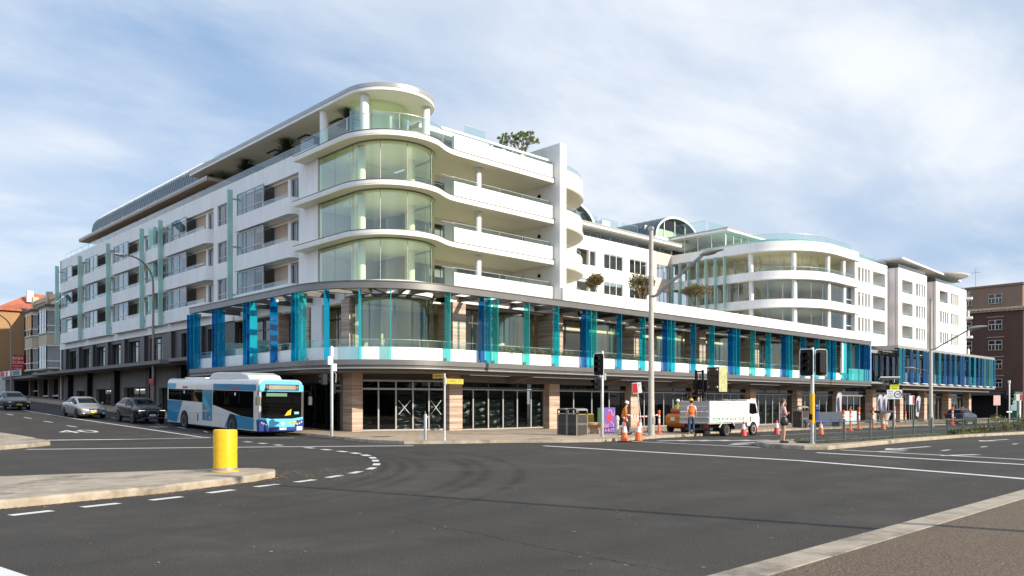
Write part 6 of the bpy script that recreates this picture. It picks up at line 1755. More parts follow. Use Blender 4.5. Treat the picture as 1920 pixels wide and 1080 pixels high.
t = curved_lamp('brown street lamp with curved neck before the shaded side of the white building', 22.75, 63.8, 12.2, 1.9)
m = MB(); m.box(-.32,.32,-.13,-.10,2.3,2.9); 
tag(o, None)
def small_sign(label, x, y, h0, H, w, h, dirv, face, cat='sign', lean=0, txt=(), pole=None, name='parking_sign', bands=()):
    t = thing(name, label, cat, (x,y,gz(x,y)+h0), yaw(*dirv)); t.rotation_euler = (0, lean, yaw(*dirv))
    m = MB(); m.tube((0,.03,0),(0,.03,H),.03,n=8); m.build('pole', pole or M_steel, t)
    m = MB(); m.box(-w/2,w/2,-.008,.004,H-h,H); o = m.build('plate', face, t, bevel=.003)
    for (a,b,c_,d_,mt) in bands:
        k = MB(); k.box(a*w,b*w,-.0115,-.0085,H-h+c_*h,H-h+d_*h); k.build('panel', mt, o)
    for (s_,sz,px,pz,mt) in txt:
        k = MB(); add_text(k, s_, sz, T(px*w,-.013,H-h+pz*h), .002); k.build('lettering', mt, o)
    return t
t = small_sign('red and white no stopping plate on the pole of the curved street lamp', 22.5, 63.55, .1, 2.7, .34, .46, (-.3,-1), M_red, txt=[('NO',.15,0,.72,M_refl),('STOP',.11,0,.3,M_refl)])
t = curved_lamp('far street lamp with curved neck in front of the yellow brick building', 21.7, 104.7, 9.8, 2.6)

# --- traffic signals
def lantern(parent, Mx, n=3, ped=False, board=True):
    s = .2 if not ped else .17
    m = MB(); m.M = Mx; h = n*.27 if not ped else n*.26
    m.box(-.14,.14,-.02,.16,-h/2,h/2); o = m.build('signal_head', M_black, parent, bevel=.015)
    if board:
        k = MB(); k.M = Mx; r = .09; W, Hh = .25, h/2+.12
        q = [(W-r+r*math.cos(rad(a)),Hh-r+r*math.sin(rad(a))) for a in (0,30,60,90)]+[(-W+r-r*math.sin(rad(a)),Hh-r+r*math.cos(rad(a))) for a in (0,30,60,90)]
        q += [(-W+r-r*math.cos(rad(a)),-Hh+r-r*math.sin(rad(a))) for a in (0,30,60,90)]+[(W-r+r*math.sin(rad(a)),-Hh+r-r*math.cos(rad(a))) for a in (0,30,60,90)]
        k.prof(q, 'y', .0, .02); b = k.build('target_board', M_black, parent)
        e = MB(); e.M = Mx; e.path([(a,.01,c) for a,c in q+[q[0]]], .018, 4); e.build('white_border', M_refl, b)
    for i in range(n):
        z = (n-1)/2*(.27 if not ped else .26)-i*(.27 if not ped else .26)
        v = MB(); v.M = Mx
        nn = 14; vs = []
        for yy, rr in ((-.02,.105),(-.34,.112)):
            for j in range(nn+1):
                a = rad(-35+250*j/nn); vs.append((rr*math.cos(a),yy - (0 if yy > -.1 else .05*max(0,math.sin(a))),z+rr*math.sin(a)))
        v.add(vs, [(j,j+1,nn+2+j,nn+1+j) for j in range(nn)]); hq = v.build('visor', M_black, o)
        g = MB(); g.M = Mx; g.lathe([(.09,-.022),(.06,-.04),(.01,-.046)],(0,0,z),14,'y'); g.build('lens', [simple('lens_red',(.03,.008,.006),.4), simple('lens_amber',(.035,.02,.006),.4), simple('lens_green',(.006,.022,.018),.4)][i if n == 3 else i*2], o)
    return o
def signal_pole(label, x, y, h0, H, r=.075):
    t = thing('traffic_light', label, 'traffic light', (x,y,gz(x,y)+h0))
    m = MB(); m.lathe([(r*1.5,0),(r*1.5,.03),(r,.05),(r,H-.04),(r*.7,H),(.005,H)],(0,0,0),14); m.build('pole', M_steel, t, smooth=30)
    return t
t = signal_pole('traffic light beside the rubbish bins with a three lamp black head and pedestrian lamps below', 29.54, 24.46, .13, 4.12)
lantern(t, T(-.22,.04,3.46,yaw(-.93,-.36)), 3); lantern(t, T(-.28,.16,2.50,yaw(-.95,-.3)), 2, True, False)
m = MB(); m.box(.05,.18,-.1,.1,2.72,3.05); m.box(-.24,.05,-.07,.03,2.85,2.95); m.build('bracket', M_steel, t)
t = signal_pole('traffic light with a yellow sleeved pole and two black heads beside the woman in pink', 30.14, 14.32, .15, 3.78)
lantern(t, T(-.28,.10,3.18,yaw(-.95,-.30)), 3); lantern(t, T(.24,-.24,3.18,yaw(.55,.83)), 3)
m = MB(); m.lathe([(.086,.80),(.092,.81),(.092,1.98),(.086,1.99)],(0,0,0),16); m.build('sleeve', M_yellow, t, smooth=30)
m = MB(); m.box(-.16,-.09,-.06,.06,.95,1.17); o = m.build('push_button', M_black, t, bevel=.01)
t = signal_pole('traffic light seen edge on at the kerb right of the bus', 20.35, 33.68, .13, 4.25)
lantern(t, T(.34,.30,2.30,yaw(.93,-.36)), 2, True, False); lantern(t, T(-.22,.36,2.75,yaw(.1,1)), 2, True, False)
m = MB(); m.lathe([(.09,0),(.09,.42),(.03,.5)],(0,0,3.85),12); m.box(-.22,.0,-.05,.05,3.45,3.85); m.box(.02,.22,-.09,.07,3.15,3.5); m.path([(.06,0,3.2),(.3,.1,3.0),(.34,.2,2.6)], .015, 5); m.build('bracket', M_refl, t)
t = signal_pole('distant traffic light in front of the dark brown brick building', 91.3, 22.9, .13, 4.2)
lantern(t, T(.42,.0,3.2,yaw(-.8,-.6)), 3, False, False); lantern(t, T(-.8,.2,3.1,yaw(-.2,.95)), 3, False, False); lantern(t, T(.5,0,2.3,yaw(-.8,-.6)), 2, True, False)
m = MB(); m.box(-.9,.9,-.03,.03,1.3,1.42); m.lathe([(.12,4.2),(.12,4.5)],(0,0,0),10); m.build('bracket', M_refl, t)

# --- street name post, kerb post
t = thing('street_sign', 'street name post with two orange yellow name blades at the corner', 'sign', (21.46,26.43,.13))
m = MB(); m.tube((0,0,0),(.0,0,2.86),.03,n=10); m.build('pole', M_refl, t)
mo = simple('sign_orange', (.62,.33,.02), .5); my = simple('sign_yellow', (.75,.50,.05), .5)
m = MB(); m.box(.04,1.02,-.02,.02,2.42,2.64); o = m.build('name_blade', my, t)
k = MB(); k.box(.06,1.0,-.024,-.0205,2.435,2.445); k.box(.06,1.0,-.024,-.0205,2.615,2.625); add_text(k, 'CAMPBELL PDE', .125, T(.53,-.022,2.53), .003, 1.0); k.build('lettering', M_black, o)
m = MB(); m.box(-.02,.02,.04,.80,2.66,2.86); o = m.build('name_blade', mo, t)
k = MB(); add_text(k, 'CURLEWIS ST', .115, T(-.0225,.42,2.76,rad(-90)), .003, .95); k.build('lettering', M_black, o)
m = MB(); m.box(-.05,.05,-.05,.05,2.38,2.7); m.build('clamp', M_steel, t)
t = thing('kerb_post', 'short grey metal kerb post left of the street name post', 'bollard', (21.18,27.4,.13))
m = MB(); m.lathe([(.075,0),(.075,1.08),(.05,1.13),(.02,1.14)],(0,0,0),14); m.build('post', M_steel, t, smooth=30)
m = MB(); m.box(.0,.12,-.03,.03,.96,1.04); m.tube((0,0,1.1),(-.02,0,1.24),.02); m.build('bracket', M_steel, t)
small_sign('leaning red and white parking plate left of the tall pale lamp', 35.0, 26.15, .13, 2.80, .50, .58, (-.75,-.65), M_refl, lean=rad(-7), txt=[('P',.16,.25,.7,simple('sign_green',(.02,.2,.1)))], bands=[(-.47,.06,.05,.95,M_red)])
small_sign('small white and red parking plate on a thin pole right of the school zone sign', 88.0, 31.0, .13, 3.0, .55, .95, (-.7,-.7), M_refl, bands=[(.15,.48,.05,.95,M_red)])
small_sign('pink and white parking plate under the far end of the long awning', 118.0, 31.0, .13, 3.3, .9, 1.3, (-.7,-.7), simple('sign_pink', (.72,.42,.40)))
small_sign('green white and red parking plate in front of the brown brick building', 123.0, 29.8, .13, 3.5, 1.0, .9, (-.8,-.6), M_refl, bands=[(-.48,-.25,.05,.95,simple('sign_green2',(.05,.28,.14))),(.2,.48,.05,.95,M_red)])
# school zone speed sign
t = thing('speed_sign', 'white 40 school zone sign with a yellow top plate and tilted panel', 'sign', (66.1,24.6,gz(66,24)+.13), yaw(-.78,-.62))
m = MB(); m.tube((0,.05,0),(0,.05,4.0),.045,n=8); m.build('pole', M_steel, t)
m = MB(); m.box(-.58,.58,-.02,.0,2.30,3.05); o = m.build('plate', M_refl, t, bevel=.004)
k = MB(); k.path([(.27+.255*math.cos(rad(q_)),-.024,2.68+.255*math.sin(rad(q_))) for q_ in range(0,361,12)], .028, 5); k.build('ring', simple('ring_dark', (.06,.02,.02), .5), o)
k = MB(); add_text(k, '40', .30, T(.27,-.023,2.68), .004, 1.05)
add_text(k, '8-9.30', .13, T(-.30,-.023,2.92), .004); add_text(k, '2.30-4', .13, T(-.30,-.023,2.74), .004); add_text(k, 'SCHOOL', .12, T(-.30,-.023,2.54), .004); add_text(k, 'DAYS', .12, T(-.30,-.023,2.40), .004)
k.build('lettering', M_black, o)
m = MB(); m.box(-.60,.60,.005,.12,3.06,3.42); m.box(-.36,.34,.005,.12,3.43,3.62); m.build('back_box', M_black, t)
m = MB(); m.box(-.35,.35,-.02,.0,3.05,3.45); o = m.build('plate', simple('sign_lime', (.70,.72,.02), .5), t)
k = MB(); add_text(k, 'SCHOOL', .16, T(0,-.023,3.34), .004); add_text(k, 'ZONE', .16, T(0,-.023,3.15), .004); k.build('lettering', M_black, o)
m = MB(); m.M = T(-.15,.1,3.95,0,rad(-25)); m.box(-.95,.55,-.25,.25,-.02,.04); m.build('solar_panel', M_whitep, t)
m = MB(); m.box(-1.0,-.75,-.1,.2,3.62,3.92); m.build('camera_box', M_dgrey, t)

# --- bins
def bin_(label, x, y, rz, group='slatted rubbish bin enclosures'):
    t = thing('rubbish_bin', label, 'bin', (x,y,gz(x,y)+.13), rz, group)
    fr = simple('bin_frame', (.30,.275,.24), .5, .3); sl = simple('bin_slat', (.055,.048,.04), .6)
    m = MB()
    for a in (-.33,.29):
        for b in (0,.79): m.box(a,a+.04,b,b+.04,0,1.24)
    m.box(-.33,.33,0,.04,1.06,1.12); m.box(-.33,.33,.79,.83,1.06,1.12); m.build('frame', fr, t)
    m = MB()
    for i in range(17):
        z = .05+i*.059
        if 8 <= i <= 9: continue
        m.box(-.29,.29,.008,.025,z,z+.046); m.box(-.325,-.308,.05,.78,z,z+.046); m.box(.308,.325,.05,.78,z,z+.046)
    m.build('slats', sl, t)
    m = MB(); m.box(-.29,.29,.006,.028,.52,.625); m.box(-.327,-.306,.05,.78,.52,.625); m.box(.306,.327,.05,.78,.52,.625); o = m.build('band', simple('bin_band', (.13,.115,.095), .5), t)
    k = MB()
    for xx in (-.15,0,.15): k.lathe([(.045,.0035),(.005,.003)],(xx,0,.575),12,'y')
    for yy in (.25,.42,.59): k.lathe([(.045,-.3295),(.005,-.33)],(0,yy,.575),12,'x')
    k.build('holes', M_black, o)
    m = MB(); m.box(-.285,.285,.06,.78,.03,1.0); m.build('inner_bin', M_black, t)
    m = MB(); n = 10; q = [(-.34,1.24)]+[(-.34*math.cos(rad(a)),1.24+.09*math.sin(rad(a))) for a in range(18,180,18)]+[(.34,1.24)]
    q2 = [(p[0],p[1]+.03) for p in q[::-1]]; m.prof(q+q2, 'y', -.01, .84); m.build('hood', simple('bin_hood', (.33,.33,.30), .4, .4), t)
    return t
bin_('slatted rubbish bin with arched hood, nearer the street of the pair beside the traffic light', 29.66, 26.52, rad(-90))
b2 = bin_('slatted rubbish bin with arched hood, nearer the shops of the pair beside the traffic light', 29.66, 27.19, rad(-90))
m = MB(); m.box(29.72,30.46,26.155,26.18,.14,1.24)
t = thing('rubbish_bin', 'lone slatted rubbish bin beyond the woman in pink', 'bin', (0,0,0)); bpy.data.objects.remove(t)
b3 = bin_('lone slatted rubbish bin seen behind the woman in pink', 58.7, 29.1, rad(-90)); b3.scale = (1.25,1.25,1.25)

# --- cones and delineators
def cone(label, x, y, h0=0, s=1.0, oc=M_orange, group='orange and white traffic cones'):
    t = thing('traffic_cone', label, 'traffic cone', (x,y,gz(x,y)+h0), random.uniform(0,1), group); t.scale = (s,s,s)
    m = MB(); m.box(-.19,.19,-.19,.19,0,.03); m.build('base', M_rubber, t, bevel=.01)
    m = MB(); m.lathe([(.155,.03),(.15,.05),(.035,.68),(.03,.70),(.02,.70)],(0,0,0),20); m.build('body', oc, t, smooth=30)
    m = MB(); r = lambda z: .15-(z-.05)*.1825+.0025
    m.lathe([(r(.34),.34),(r(.56),.56)],(0,0,0),20); m.build('reflective_band', M_refl, t, smooth=30)
    return t
redc = simple('red_plastic', (.62,.04,.05), .5)
for lb,x,y,h,s,c in (('orange and white cone on the road edge, left of the front two',28.51,22.3,0,1.22,M_orange),('orange and white cone on the road edge, right of the front two',29.35,22.15,0,1.22,M_orange),
    ('red and white cone on the footpath closest to the painted cabinet',32.6,25.55,.13,1.2,redc),('orange and white cone against the stone column behind the leaning worker',36.2,28.2,.13,1.3,M_orange),
    ('orange and white cone on the footpath between the front pair and the tall lamp',33.35,25.1,.13,1.15,M_orange),('bright red and white cone by the white truck front wheel',39.9,22.9,0,1.2,redc),
    ('red and white cone on the road behind the woman in pink',44.6,23.4,0,1.25,redc),('pale red cone standing past the front of the white truck',47.6,26.4,0,1.0,redc),
    ('orange cone just right of the yellow sleeved signal pole',46.6,21.6,0,1.2,M_orange),('orange and white cone furthest down the main street by the table',64.1,24.7,0,1.4,M_orange),('small red cone behind the base of the tall lamp',38.6,28.4,.13,.8,redc)):
    cone(lb,x,y,h,s,c)
def delin(label, x, y, h0=0, s=1.0):
    t = thing('delineator_post', label, 'delineator', (x,y,gz(x,y)+h0), 0, 'orange delineator posts'); t.scale = (s,s,s)
    m = MB(); m.lathe([(.16,0),(.16,.04),(.07,.06),(.05,.10),(.05,1.0),(.065,1.02),(.065,1.10),(.03,1.13),(.005,1.13)],(0,0,0),14); m.build('post', M_orange, t, smooth=30)
    m = MB(); m.lathe([(.053,.50),(.053,.72)],(0,0,0),14); m.lathe([(.053,.80),(.053,.88)],(0,0,0),14); m.build('reflective_band', M_refl, t)
for lb,x,y,h,s in (('orange delineator post holding the red and white tape',36.3,26.0,.13,1.15),('orange delineator post, left of the pair standing close together',57.6,25.0,0,1.35),('orange delineator post, right of the pair standing close together',58.2,24.75,0,1.4),
    ('orange delineator post just past the close pair',63.9,26.5,0,1.55),('orange delineator post in front of the striped feather flags',69.2,27.5,0,1.6),('orange delineator post below the school zone sign',76.9,28.6,0,1.7),('orange delineator post behind the dark off road wagon',94.2,29.0,0,1.75),('orange delineator post between the school zone sign and the far lamp',84.6,30.4,0,1.3)):
    delin(lb,x,y,h,s)
def tape():
    t = thing('barrier_tape', 'red and white barrier tape strung between the worker and the delineator post', 'tape', (34.0,26.4,.0))
    m = MB(); k = MB(); p0, p1 = Vector((-.55,-.1,1.16)), Vector((2.3,-.4,1.10)); n = 26
    for i in range(n):
        a, b = i/n, (i+1)/n
        P0, P1 = p0.lerp(p1,a), p0.lerp(p1,b); P0.z -= .12*math.sin(math.pi*a); P1.z -= .12*math.sin(math.pi*b)
        (m if i%2 else k).add([P0-Vector((0,0,.035)),P1-Vector((0,0,.035)),P1+Vector((0,0,.035)),P0+Vector((0,0,.035))],[(0,1,2,3)])
    m.build('red_stripe', M_red, t); k.build('white_stripe', M_refl, t)
tape()
# --- painted cabinet, site things on the footpath
def cabinet():
    t = thing('painted_cabinet', 'purple street cabinet painted with pink squiggles and a red blob', 'cabinet', (33.95,27.7,.07), rad(-28)); t.scale = (.78,.9,1)
    pu = simple('mural_purple', (.16,.08,.36), .5); pk = simple('mural_pink', (.62,.28,.50), .5); rd = simple('mural_red', (.55,.03,.06), .5); gn = simple('mural_green', (.16,.50,.22), .5)
    m = MB(); m.box(-.30,.55,0,.5,.05,1.42); m.build('body', pu, t, bevel=.01)
    m = MB(); m.box(-.55,-.302,.0,.5,.05,1.40); m.build('side_panel', gn, t, bevel=.01)
    m = MB(); m.box(-.53,.53,.03,.47,0,.05); m.build('plinth', M_black, t)
    m = MB(); m.prof([(.12+.23*math.cos(rad(a))*(1+.15*math.sin(rad(3*a))),.86+.22*math.sin(rad(a))) for a in range(0,360,20)], 'y', -.006, -.001); m.build('mural_shape', rd, t)
    for pts in ([(-.2,.15),(-.1,.42),(.05,.55),(.0,.35),(.08,.12)],[(.2,.66),(.38,.52),(.45,.3),(.3,.22),(.22,.38)],[(.0,1.22),(.1,1.3),(.24,1.25),(.3,1.05),(.42,.95),(.48,1.2)],[(-.25,.3),(-.22,.5),(-.12,.5)]):
        m = MB(); m.path([(x,-.004,z) for x,z in pts], .035, 5); m.v = [Vector((p.x,max(-.012,min(-.001,p.y)),p.z)) for p in m.v]; m.build('mural_shape', pk, t)
cabinet()
t = thing('stone_seat', 'round tan stone seat right of the rubbish bins', 'seat', (33.1,27.9,.08))
tn = simple('tan_stone', (.50,.34,.20), .75)
m = MB(); m.lathe([(.28,0),(.28,.28),(.45,.46),(.01,.46)],(0,0,0),24); m.build('base', tn, t, smooth=30)
m = MB(); m.lathe([(.01,.462),(.55,.462),(.58,.49),(.58,.58),(.55,.61),(.01,.61)],(0,0,0),28); m.build('seat', tn, t, smooth=30)
t = thing('a_frame_sign', 'yellow folding sign with a white leg behind the round stone seat', 'sign', (33.8,28.8,.08), rad(-25))
m = MB(); m.M = T(-.2,0,.1,0,rad(-12)); m.box(-.5,.45,-.01,.01,.2,.98); m.build('board', simple('dull_yellow', (.42,.27,.02), .6), t)
m = MB(); m.path([(.35,-.25,0),(.52,.0,1.05),(.70,.0,1.05),(.95,.25,0)], .025, 5); m.build('leg', M_refl, t)
t = thing('kerb_post', 'white round topped post the orange shirted worker leans on', 'bollard', (33.05,26.35,.11))
m = MB(); m.lathe([(.10,0),(.10,.70),(.12,.72),(.12,.86),(.08,.95),(.01,.98)],(0,0,0),16); m.build('post', simple('dirty_white', (.50,.50,.47), .6, 0, .25), t, smooth=30)
# --- along the far footpath
t = thing('post_box', 'tall dark blue cylindrical pillar behind the yellow sleeved signal pole', 'pillar', (62.4,29.5,gz(62,29)+.13))
m = MB(); m.lathe([(.42,0),(.42,.12),(.36,.15),(.36,1.62),(.40,1.66),(.38,1.78),(.2,1.86),(.01,1.88)],(0,0,0),20); m.build('body', simple('deep_blue', (.012,.05,.18), .35), t, smooth=30)
m = MB(); m.box(-.2,.2,-.38,-.34,1.3,1.42); m.build('slot', M_black, t)
t = thing('bench', 'long low bench draped in purple blue cloth behind the median fence', 'bench', (61.5,28.9,gz(61,28)+.13))
m = MB(); m.box(-2.5,4.0,-.35,.35,.42,.58); m.build('seat', simple('purple_blue', (.04,.05,.22), .7), t, bevel=.03)
m = MB()
for x in (-2.2,.6,3.6):
    m = MB(); m.box(x-.08,x+.08,-.3,.3,0,.42); m.build('leg', M_dgrey, t)
t = thing('wind_barrier', 'low dark glass cafe wind barrier with a pale end panel', 'barrier', (69.6,30.6,gz(69,30)+.13))
m = MB(); m.box(-4.2,1.0,-.04,.04,.1,1.25); m.build('panel', simple('smoky_panel', (.07,.085,.10), .2), t)
m = MB(); m.box(1.05,3.6,-.05,.05,.1,1.3); m.build('panel', simple('pale_panel', (.48,.52,.52), .4), t, bevel=.02)
for x in (-4.2,-1.6,1.0,3.6):
    m = MB(); m.box(x-.04,x+.04,-.05,.05,0,1.32); m.build('post', M_alud, t)
t = thing('cafe_table', 'round pale drum table with a dark striped top past the wind barrier', 'table', (82.0,31.5,gz(82,31)+.13))
m = MB(); m.lathe([(.35,0),(.3,.35),(.55,.95),(.6,1.15),(.01,1.15)],(0,0,0),20); m.build('base', simple('pale_tan', (.55,.48,.40)), t, smooth=30)
m = MB(); m.box(-2.2,1.1,-.5,.5,1.152,1.4); m.build('top', simple('dark_blue_board', (.03,.035,.06)), t, bevel=.05)
for i,(x,y,lb) in enumerate(((72.6,32.2,'grey white feather flag beside the person with pale sleeves'),(82.6,32.4,'striped feather flag, left of the pair under the awning'),(83.9,32.4,'striped feather flag, right of the pair under the awning'),(93.2,32.4,'single feather flag further along the awning'))):
    t = thing('feather_flag', lb, 'flag', (x,y,gz(x,y)+.13), yaw(-.6,-.8), 'feather flags under the awning')
    m = MB(); m.path([(0,0,0),(0,0,2.0),(.04,0,2.7),(.2,0,3.0),(.42,0,3.05)], .018, 5); m.lathe([(.3,0),(.3,.06),(.01,.08)],(0,0,0),12); m.build('pole', M_steel, t)
    m = MB(); L_ = [(.02,.9),(.02,2.0),(.05,2.7),(.2,2.97),(.42,3.03)]; R_ = [(.30,.7),(.48,1.8),(.58,2.5),(.58,2.8),(.45,3.02)]
    vs = [(a,.03*math.sin(z*4),z) for a,z in L_]+[(a,.05*math.sin(z*3+1),z) for a,z in R_]
    m.add(vs, [(j,j+1,6+j,5+j) for j in range(4)]); o = m.build('cloth', simple('flag_white', (.52,.52,.56), .8), t)
    m = MB(); m.add([(p[0],p[1]-.012,p[2]) for p in [(.15,.03*math.sin(1.2*4),1.2),(.12,.03*math.sin(2.5*4),2.5),(.3,.04*math.sin(2.6*3.4),2.65),(.36,.05*math.sin(1.3*3+1),1.3)]],[(0,1,2,3)]); m.build('dark_print', simple('flag_navy', (.05,.05,.11), .8), o)
t = thing('phone_booth', 'dark kiosk with a glowing pale poster and green base before the brown building', 'kiosk', (124.5,31.0,gz(120,31)+.1), rad(-20))
m = MB(); m.box(-1.0,1.0,-.5,.5,.1,3.0); m.build('body', M_black, t, bevel=.05)
m = MB(); m.box(-.85,.4,-.53,-.505,1.2,2.7); m.build('poster', simple('poster_teal', (.16,.26,.28), .4), t)
m = MB(); m.box(-.1,.8,-.56,-.505,.1,1.15); m.build('base_panel', simple('booth_green', (.03,.13,.06), .6), t)
m = MB(); m.box(1.02,1.3,-.5,.3,.2,2.9); m.build('side_panel', M_refl, t); m = MB(); m.box(1.31,1.45,-.45,.25,1.6,2.7); m.build('side_panel', M_red, t)
t = thing('rubbish_bin', 'dark green wheelie bin beside the kiosk at the far corner', 'bin', (121.6,29.9,gz(121,29)+.1))
m = MB(); m.prism([(-.5,-.4),(.5,-.4),(.5,.4),(-.5,.4)], .1, 1.2); m.build('body', simple('bin_green', (.03,.10,.06), .6), t, bevel=.04)
m = MB(); m.box(-.55,.55,-.48,.45,1.21,1.32); m.build('lid', simple('bin_green', (.03,.10,.06), .6), t, bevel=.03)
t = thing('low_wall', 'low pale retaining wall in front of the brown brick building', 'wall', (128,28,gz(120,29)))
m = MB(); m.box(-6,12,0,.3,0,1.1); m.build('wall', M_conc, t); m = MB(); m.box(-6.05,12.05,-.05,.35,1.1,1.22); m.build('coping', M_whitep, t)

# --- median fence
def fence():
    t = thing('pedestrian_fence', 'dark green pedestrian fence of thin upright bars along the median', 'fence', (30.5,14.5,.1), world=True)
    gr = simple('fence_green', (.10,.13,.12), .5, .3)
    xs_ = [30.4]; 
    while xs_[-1] < 80: xs_.append(xs_[-1]+3.1)
    fy_ = lambda x: 14.35+(x-30.4)*.052 if x < 60 else 15.89
    for x in xs_:
        m = MB(); z = gz(x,15)+.15; y = fy_(x); m.box(x-.035,x+.035,y-.035,y+.035,z,z+.95); m.build('post', gr, t)
    for a,b in zip(xs_,xs_[1:]):
        m = MB(); 
        for zz in (.10,.86):
            m.tube((a+.035,fy_(a),gz(a,15)+.15+zz),(b-.035,fy_(b),gz(b,15)+.15+zz),.018,n=6)
        o = m.build('rail', gr, t)
        k = MB(); n = int((b-a)/.115)
        for i in range(1,n):
            x = a+(b-a)*i/n; z = gz(x,15)+.15; k.tube((x,fy_(x),z+.10),(x,fy_(x),z+.86),.0075,n=4,caps=False)
        k.build('bars', gr, o)
fence()
lamp_post('street_lamp', 'street lamp outside the right edge whose pole shadow crosses the road', 12.6, -1.2, .1, 7.5, .10, [(7.2,7.3,-.5,1.2,False,1.0)])
# ================================================================ planting
def leaf_cards(m, c, n, rad_, size, rnd, flat=.5, up=.3):
    for i in range(n):
        d = Vector((rnd.gauss(0,1),rnd.gauss(0,1),rnd.gauss(0,1)*flat)); d = d.normalized()*rad_*rnd.random()**.4; p = c+d
        q = (d.normalized()+Vector((rnd.gauss(0,.5),rnd.gauss(0,.5),up+rnd.gauss(0,.4)))).normalized(); u = q.orthogonal().normalized()
        u = (Matrix.Rotation(rnd.uniform(0,6.28),3,q) @ u); s = size*rnd.uniform(.6,1.3)
        m.add([p,p+q*s*.5+u*s*.28,p+q*s,p+q*s*.5-u*s*.28],[(0,1,2,3)])
def tree(name, label, loc, h, spread, seed, mt, bare=False, n=26, leaf=.14, cat='tree'):
    t = thing(name, label, cat, loc); rnd = random.Random(seed); m = MB(); tips = []
    def grow(p, d, l, r, k):
        q = p+d*l; m.path([p, p.lerp(q,.5)+Vector((rnd.gauss(0,.02),rnd.gauss(0,.02),0)), q], [r,r*.85,r*.7], 6)
        if k == 0: tips.append(q); return
        for i in range(3 if k > 1 else 2):
            a = rnd.uniform(0,6.28); e = spread*rnd.uniform(.5,1.1)
            o = d.orthogonal().normalized(); o = Matrix.Rotation(a,3,d) @ o
            grow(q, (d*math.cos(e)+o*math.sin(e)).normalized(), l*rnd.uniform(.55,.8), r*.6, k-1)
    grow(Vector((0,0,0)), Vector((rnd.gauss(0,.04),rnd.gauss(0,.04),1)).normalized(), h*.42, h*.022, 3)
    m.build('trunk', M_bark, t, smooth=True)
    c = MB()
    for q in tips: leaf_cards(c, q, n, h*.10, leaf, rnd, .8)
    c.build('crown', mt, t); return t
for i,(x,y,lb,s) in enumerate(((49.9,42,'slim brown leaved terrace tree right of the round balconies',1.0),(56.2,42,'brown leaved terrace tree just left of the tall lamp pole',1.12),(58.4,43,'brown leaved terrace tree just right of the tall lamp pole',.98),(64.6,42,'brown leaved terrace tree before the green glass blades',1.06))):
    t = tree('terrace_tree', lb, (x,y,8.2), 3.9*s, .30, 11+i, M_leafb, n=150, leaf=.15); t['group'] = 'potted trees on the podium roof terrace'
m = MB()
def frangipani():
    t = thing('roof_tree', 'round crowned frangipani tree on the white roof terrace left of the blade wall', 'tree', (36.6,37.6,16.5)); rnd = random.Random(4); m = MB(); tips = []
    def grow(p, d, l, r, k):
        q = p+d*l; m.path([p,p.lerp(q,.5),q], [r,r*.9,r*.8], 6)
        if k == 0: tips.append((q,d)); return
        for i in range(3):
            a = i*2.1+rnd.uniform(-.4,.4); e = rnd.uniform(.45,.75); o = Matrix.Rotation(a,3,d) @ d.orthogonal().normalized()
            nd = (d*math.cos(e)+o*math.sin(e)); nd.z = max(nd.z,.12); grow(q, nd.normalized(), l*rnd.uniform(.62,.8), r*.68, k-1)
    grow(Vector((0,0,0)), Vector((0,0,1)), 1.15, .085, 4)
    m.build('trunk', simple('grey_bark', (.20,.17,.14), .9, 0, .2, 8), t, smooth=True)
    c = MB()
    for q,d in tips:
        for i in range(22):
            a = rnd.uniform(0,6.28); e = rnd.uniform(.2,1.5); o = Matrix.Rotation(a,3,d) @ d.orthogonal().normalized(); v = (d*math.cos(e)+o*math.sin(e)).normalized(); u = v.cross(d).normalized() if v.cross(d).length > .01 else o; s = rnd.uniform(.14,.22)
            c.add([q,q+v*s*.5+u*s*.2,q+v*s,q+v*s*.5-u*s*.2],[(0,1,2,3)])
    c.build('crown', M_leafy, t)
frangipani()
for i,(y,s) in enumerate(((40.6,1.0),(48.0,1.0),(54.0,1.0),(59.4,1.05))):
    t = thing('spiky_plant', ['spiky dark yucca under the roof canopy nearest the rounded corner','spiky dark yucca second from the rounded corner under the canopy','spiky dark yucca third from the rounded corner under the canopy','spiky dark yucca at the far end of the roof canopy'][i], 'plant', (25.6,y,16.5), 0, 'yuccas along the roof terrace')
    rnd = random.Random(30+i); m = MB(); m.path([(0,0,0),(.03,.02,.9),(0,0,1.8*s)], [.11,.09,.08], 7); m.build('trunk', M_bark, t, smooth=True)
    c = MB()
    for k in range(330):
        a = rnd.uniform(0,6.28); e = rnd.uniform(-.6,1.45); v = Vector((math.cos(a)*math.cos(e),math.sin(a)*math.cos(e),math.sin(e))); u = Vector((-math.sin(a),math.cos(a),0))*.03; l = rnd.uniform(.62,1.05); p = Vector((0,0,1.85*s+rnd.uniform(-.2,.2)))
        c.add([p-u,p+v*l*.5-u*.9+Vector((0,0,.03)),p+v*l,p+v*l*.5+u*.9+Vector((0,0,.03)),p+u],[(0,1,2,3,4)])
    c.build('crown', M_yucca, t)
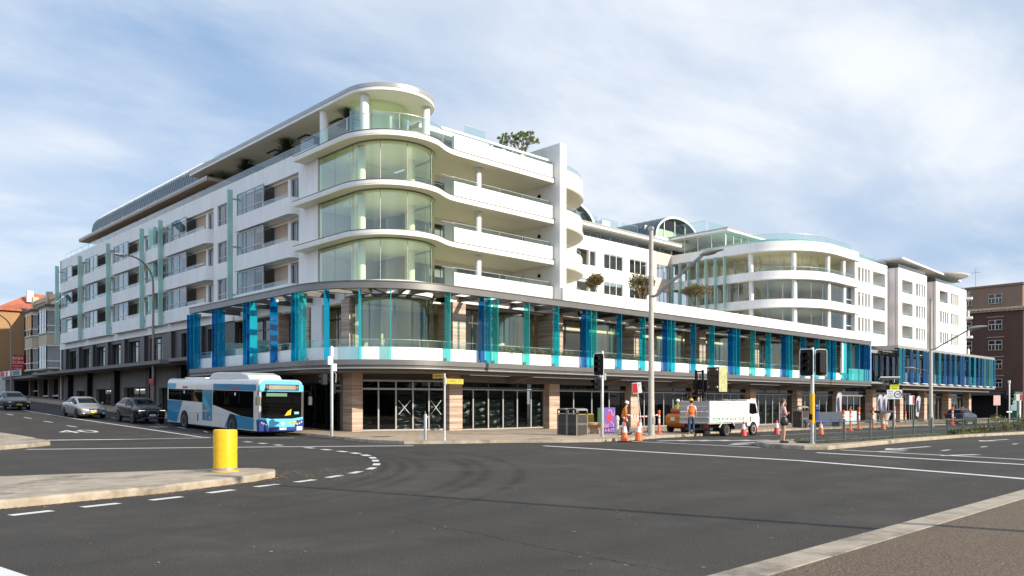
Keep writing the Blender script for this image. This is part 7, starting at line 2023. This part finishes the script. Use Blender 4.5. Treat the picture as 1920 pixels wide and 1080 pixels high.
# shrubs and weeds on the median
def shrub(label, x, y, h, w, seed, mt, n=420):
    t = thing('shrub', label, 'shrub', (x,y,gz(x,y)+.17), 0, 'shrubs on the median strip'); rnd = random.Random(seed); m = MB(); c = MB()
    for k in range(9):
        a = rnd.uniform(0,6.28); r = w*rnd.uniform(.2,.8); p = Vector((math.cos(a)*r,math.sin(a)*r,h*rnd.uniform(.5,.95)))
        m.path([(0,0,0),p*.5+Vector((0,0,h*.1)),p], [.012,.009,.004], 4); leaf_cards(c, p, n//9, min(h,w)*.33, .10, rnd, .8)
    m.build('stems', M_bark, t); c.build('foliage', mt, t)
words = ['leafy','low','bushy','spreading','rounded','small','tall','dense','straggly','wide','weedy','pale']
pos = [(48.5,15.2,.22),(51.0,15.4,.28),(53.2,15.2,.32),(55.4,15.3,.36),(57.2,15.2,.95),(59.0,15.4,.40),(60.8,15.3,.42),(62.4,15.5,.45),(63.6,15.2,.95),(65.2,15.5,.45),(67.5,15.6,.7),(70.5,15.4,.7)]
place = ['at the left end of the median planting','second along from the left of the median planting','with yellowish leaves below the dark wagon','left of the tall upright median bush','standing upright above the low median plants','just right of the tall upright median bush','below the distant traffic light','right below the distant traffic light','upright at the right edge of the frame','at the right edge beyond the fence bars','past the right frame edge of the median','last along the median past the frame']
for i,(x,y,h) in enumerate(pos): shrub(f'{words[i]} green shrub {place[i]}', x, y-.35, h, .35+h*.5, 50+i, M_leaf2 if i%3 else M_leaf, 420)
def weeds():
    m = MB(); rnd = random.Random(9)
    for i in range(2600):
        x = rnd.uniform(31,66); y = 14.15+(x-30.4)*.035+rnd.random()**1.5*2.0
        if noise.noise((x*.5,y*.9,2.0)) < .02-(.35 if x > 44 else 0): continue
        z = gz(x,y)+.17
        for k in range(4):
            a = rnd.uniform(0,6.28); l = rnd.uniform(.05,.17); v = Vector((math.cos(a)*.5,math.sin(a)*.5,.9)); u = Vector((-math.sin(a),math.cos(a),0))*.008; p = Vector((x,y,z))
            m.add([p-u,p+u,p+v*l],[(0,1,2)])
    tag(m.build('grass_tufts', M_leaf2), kind='stuff')
weeds()
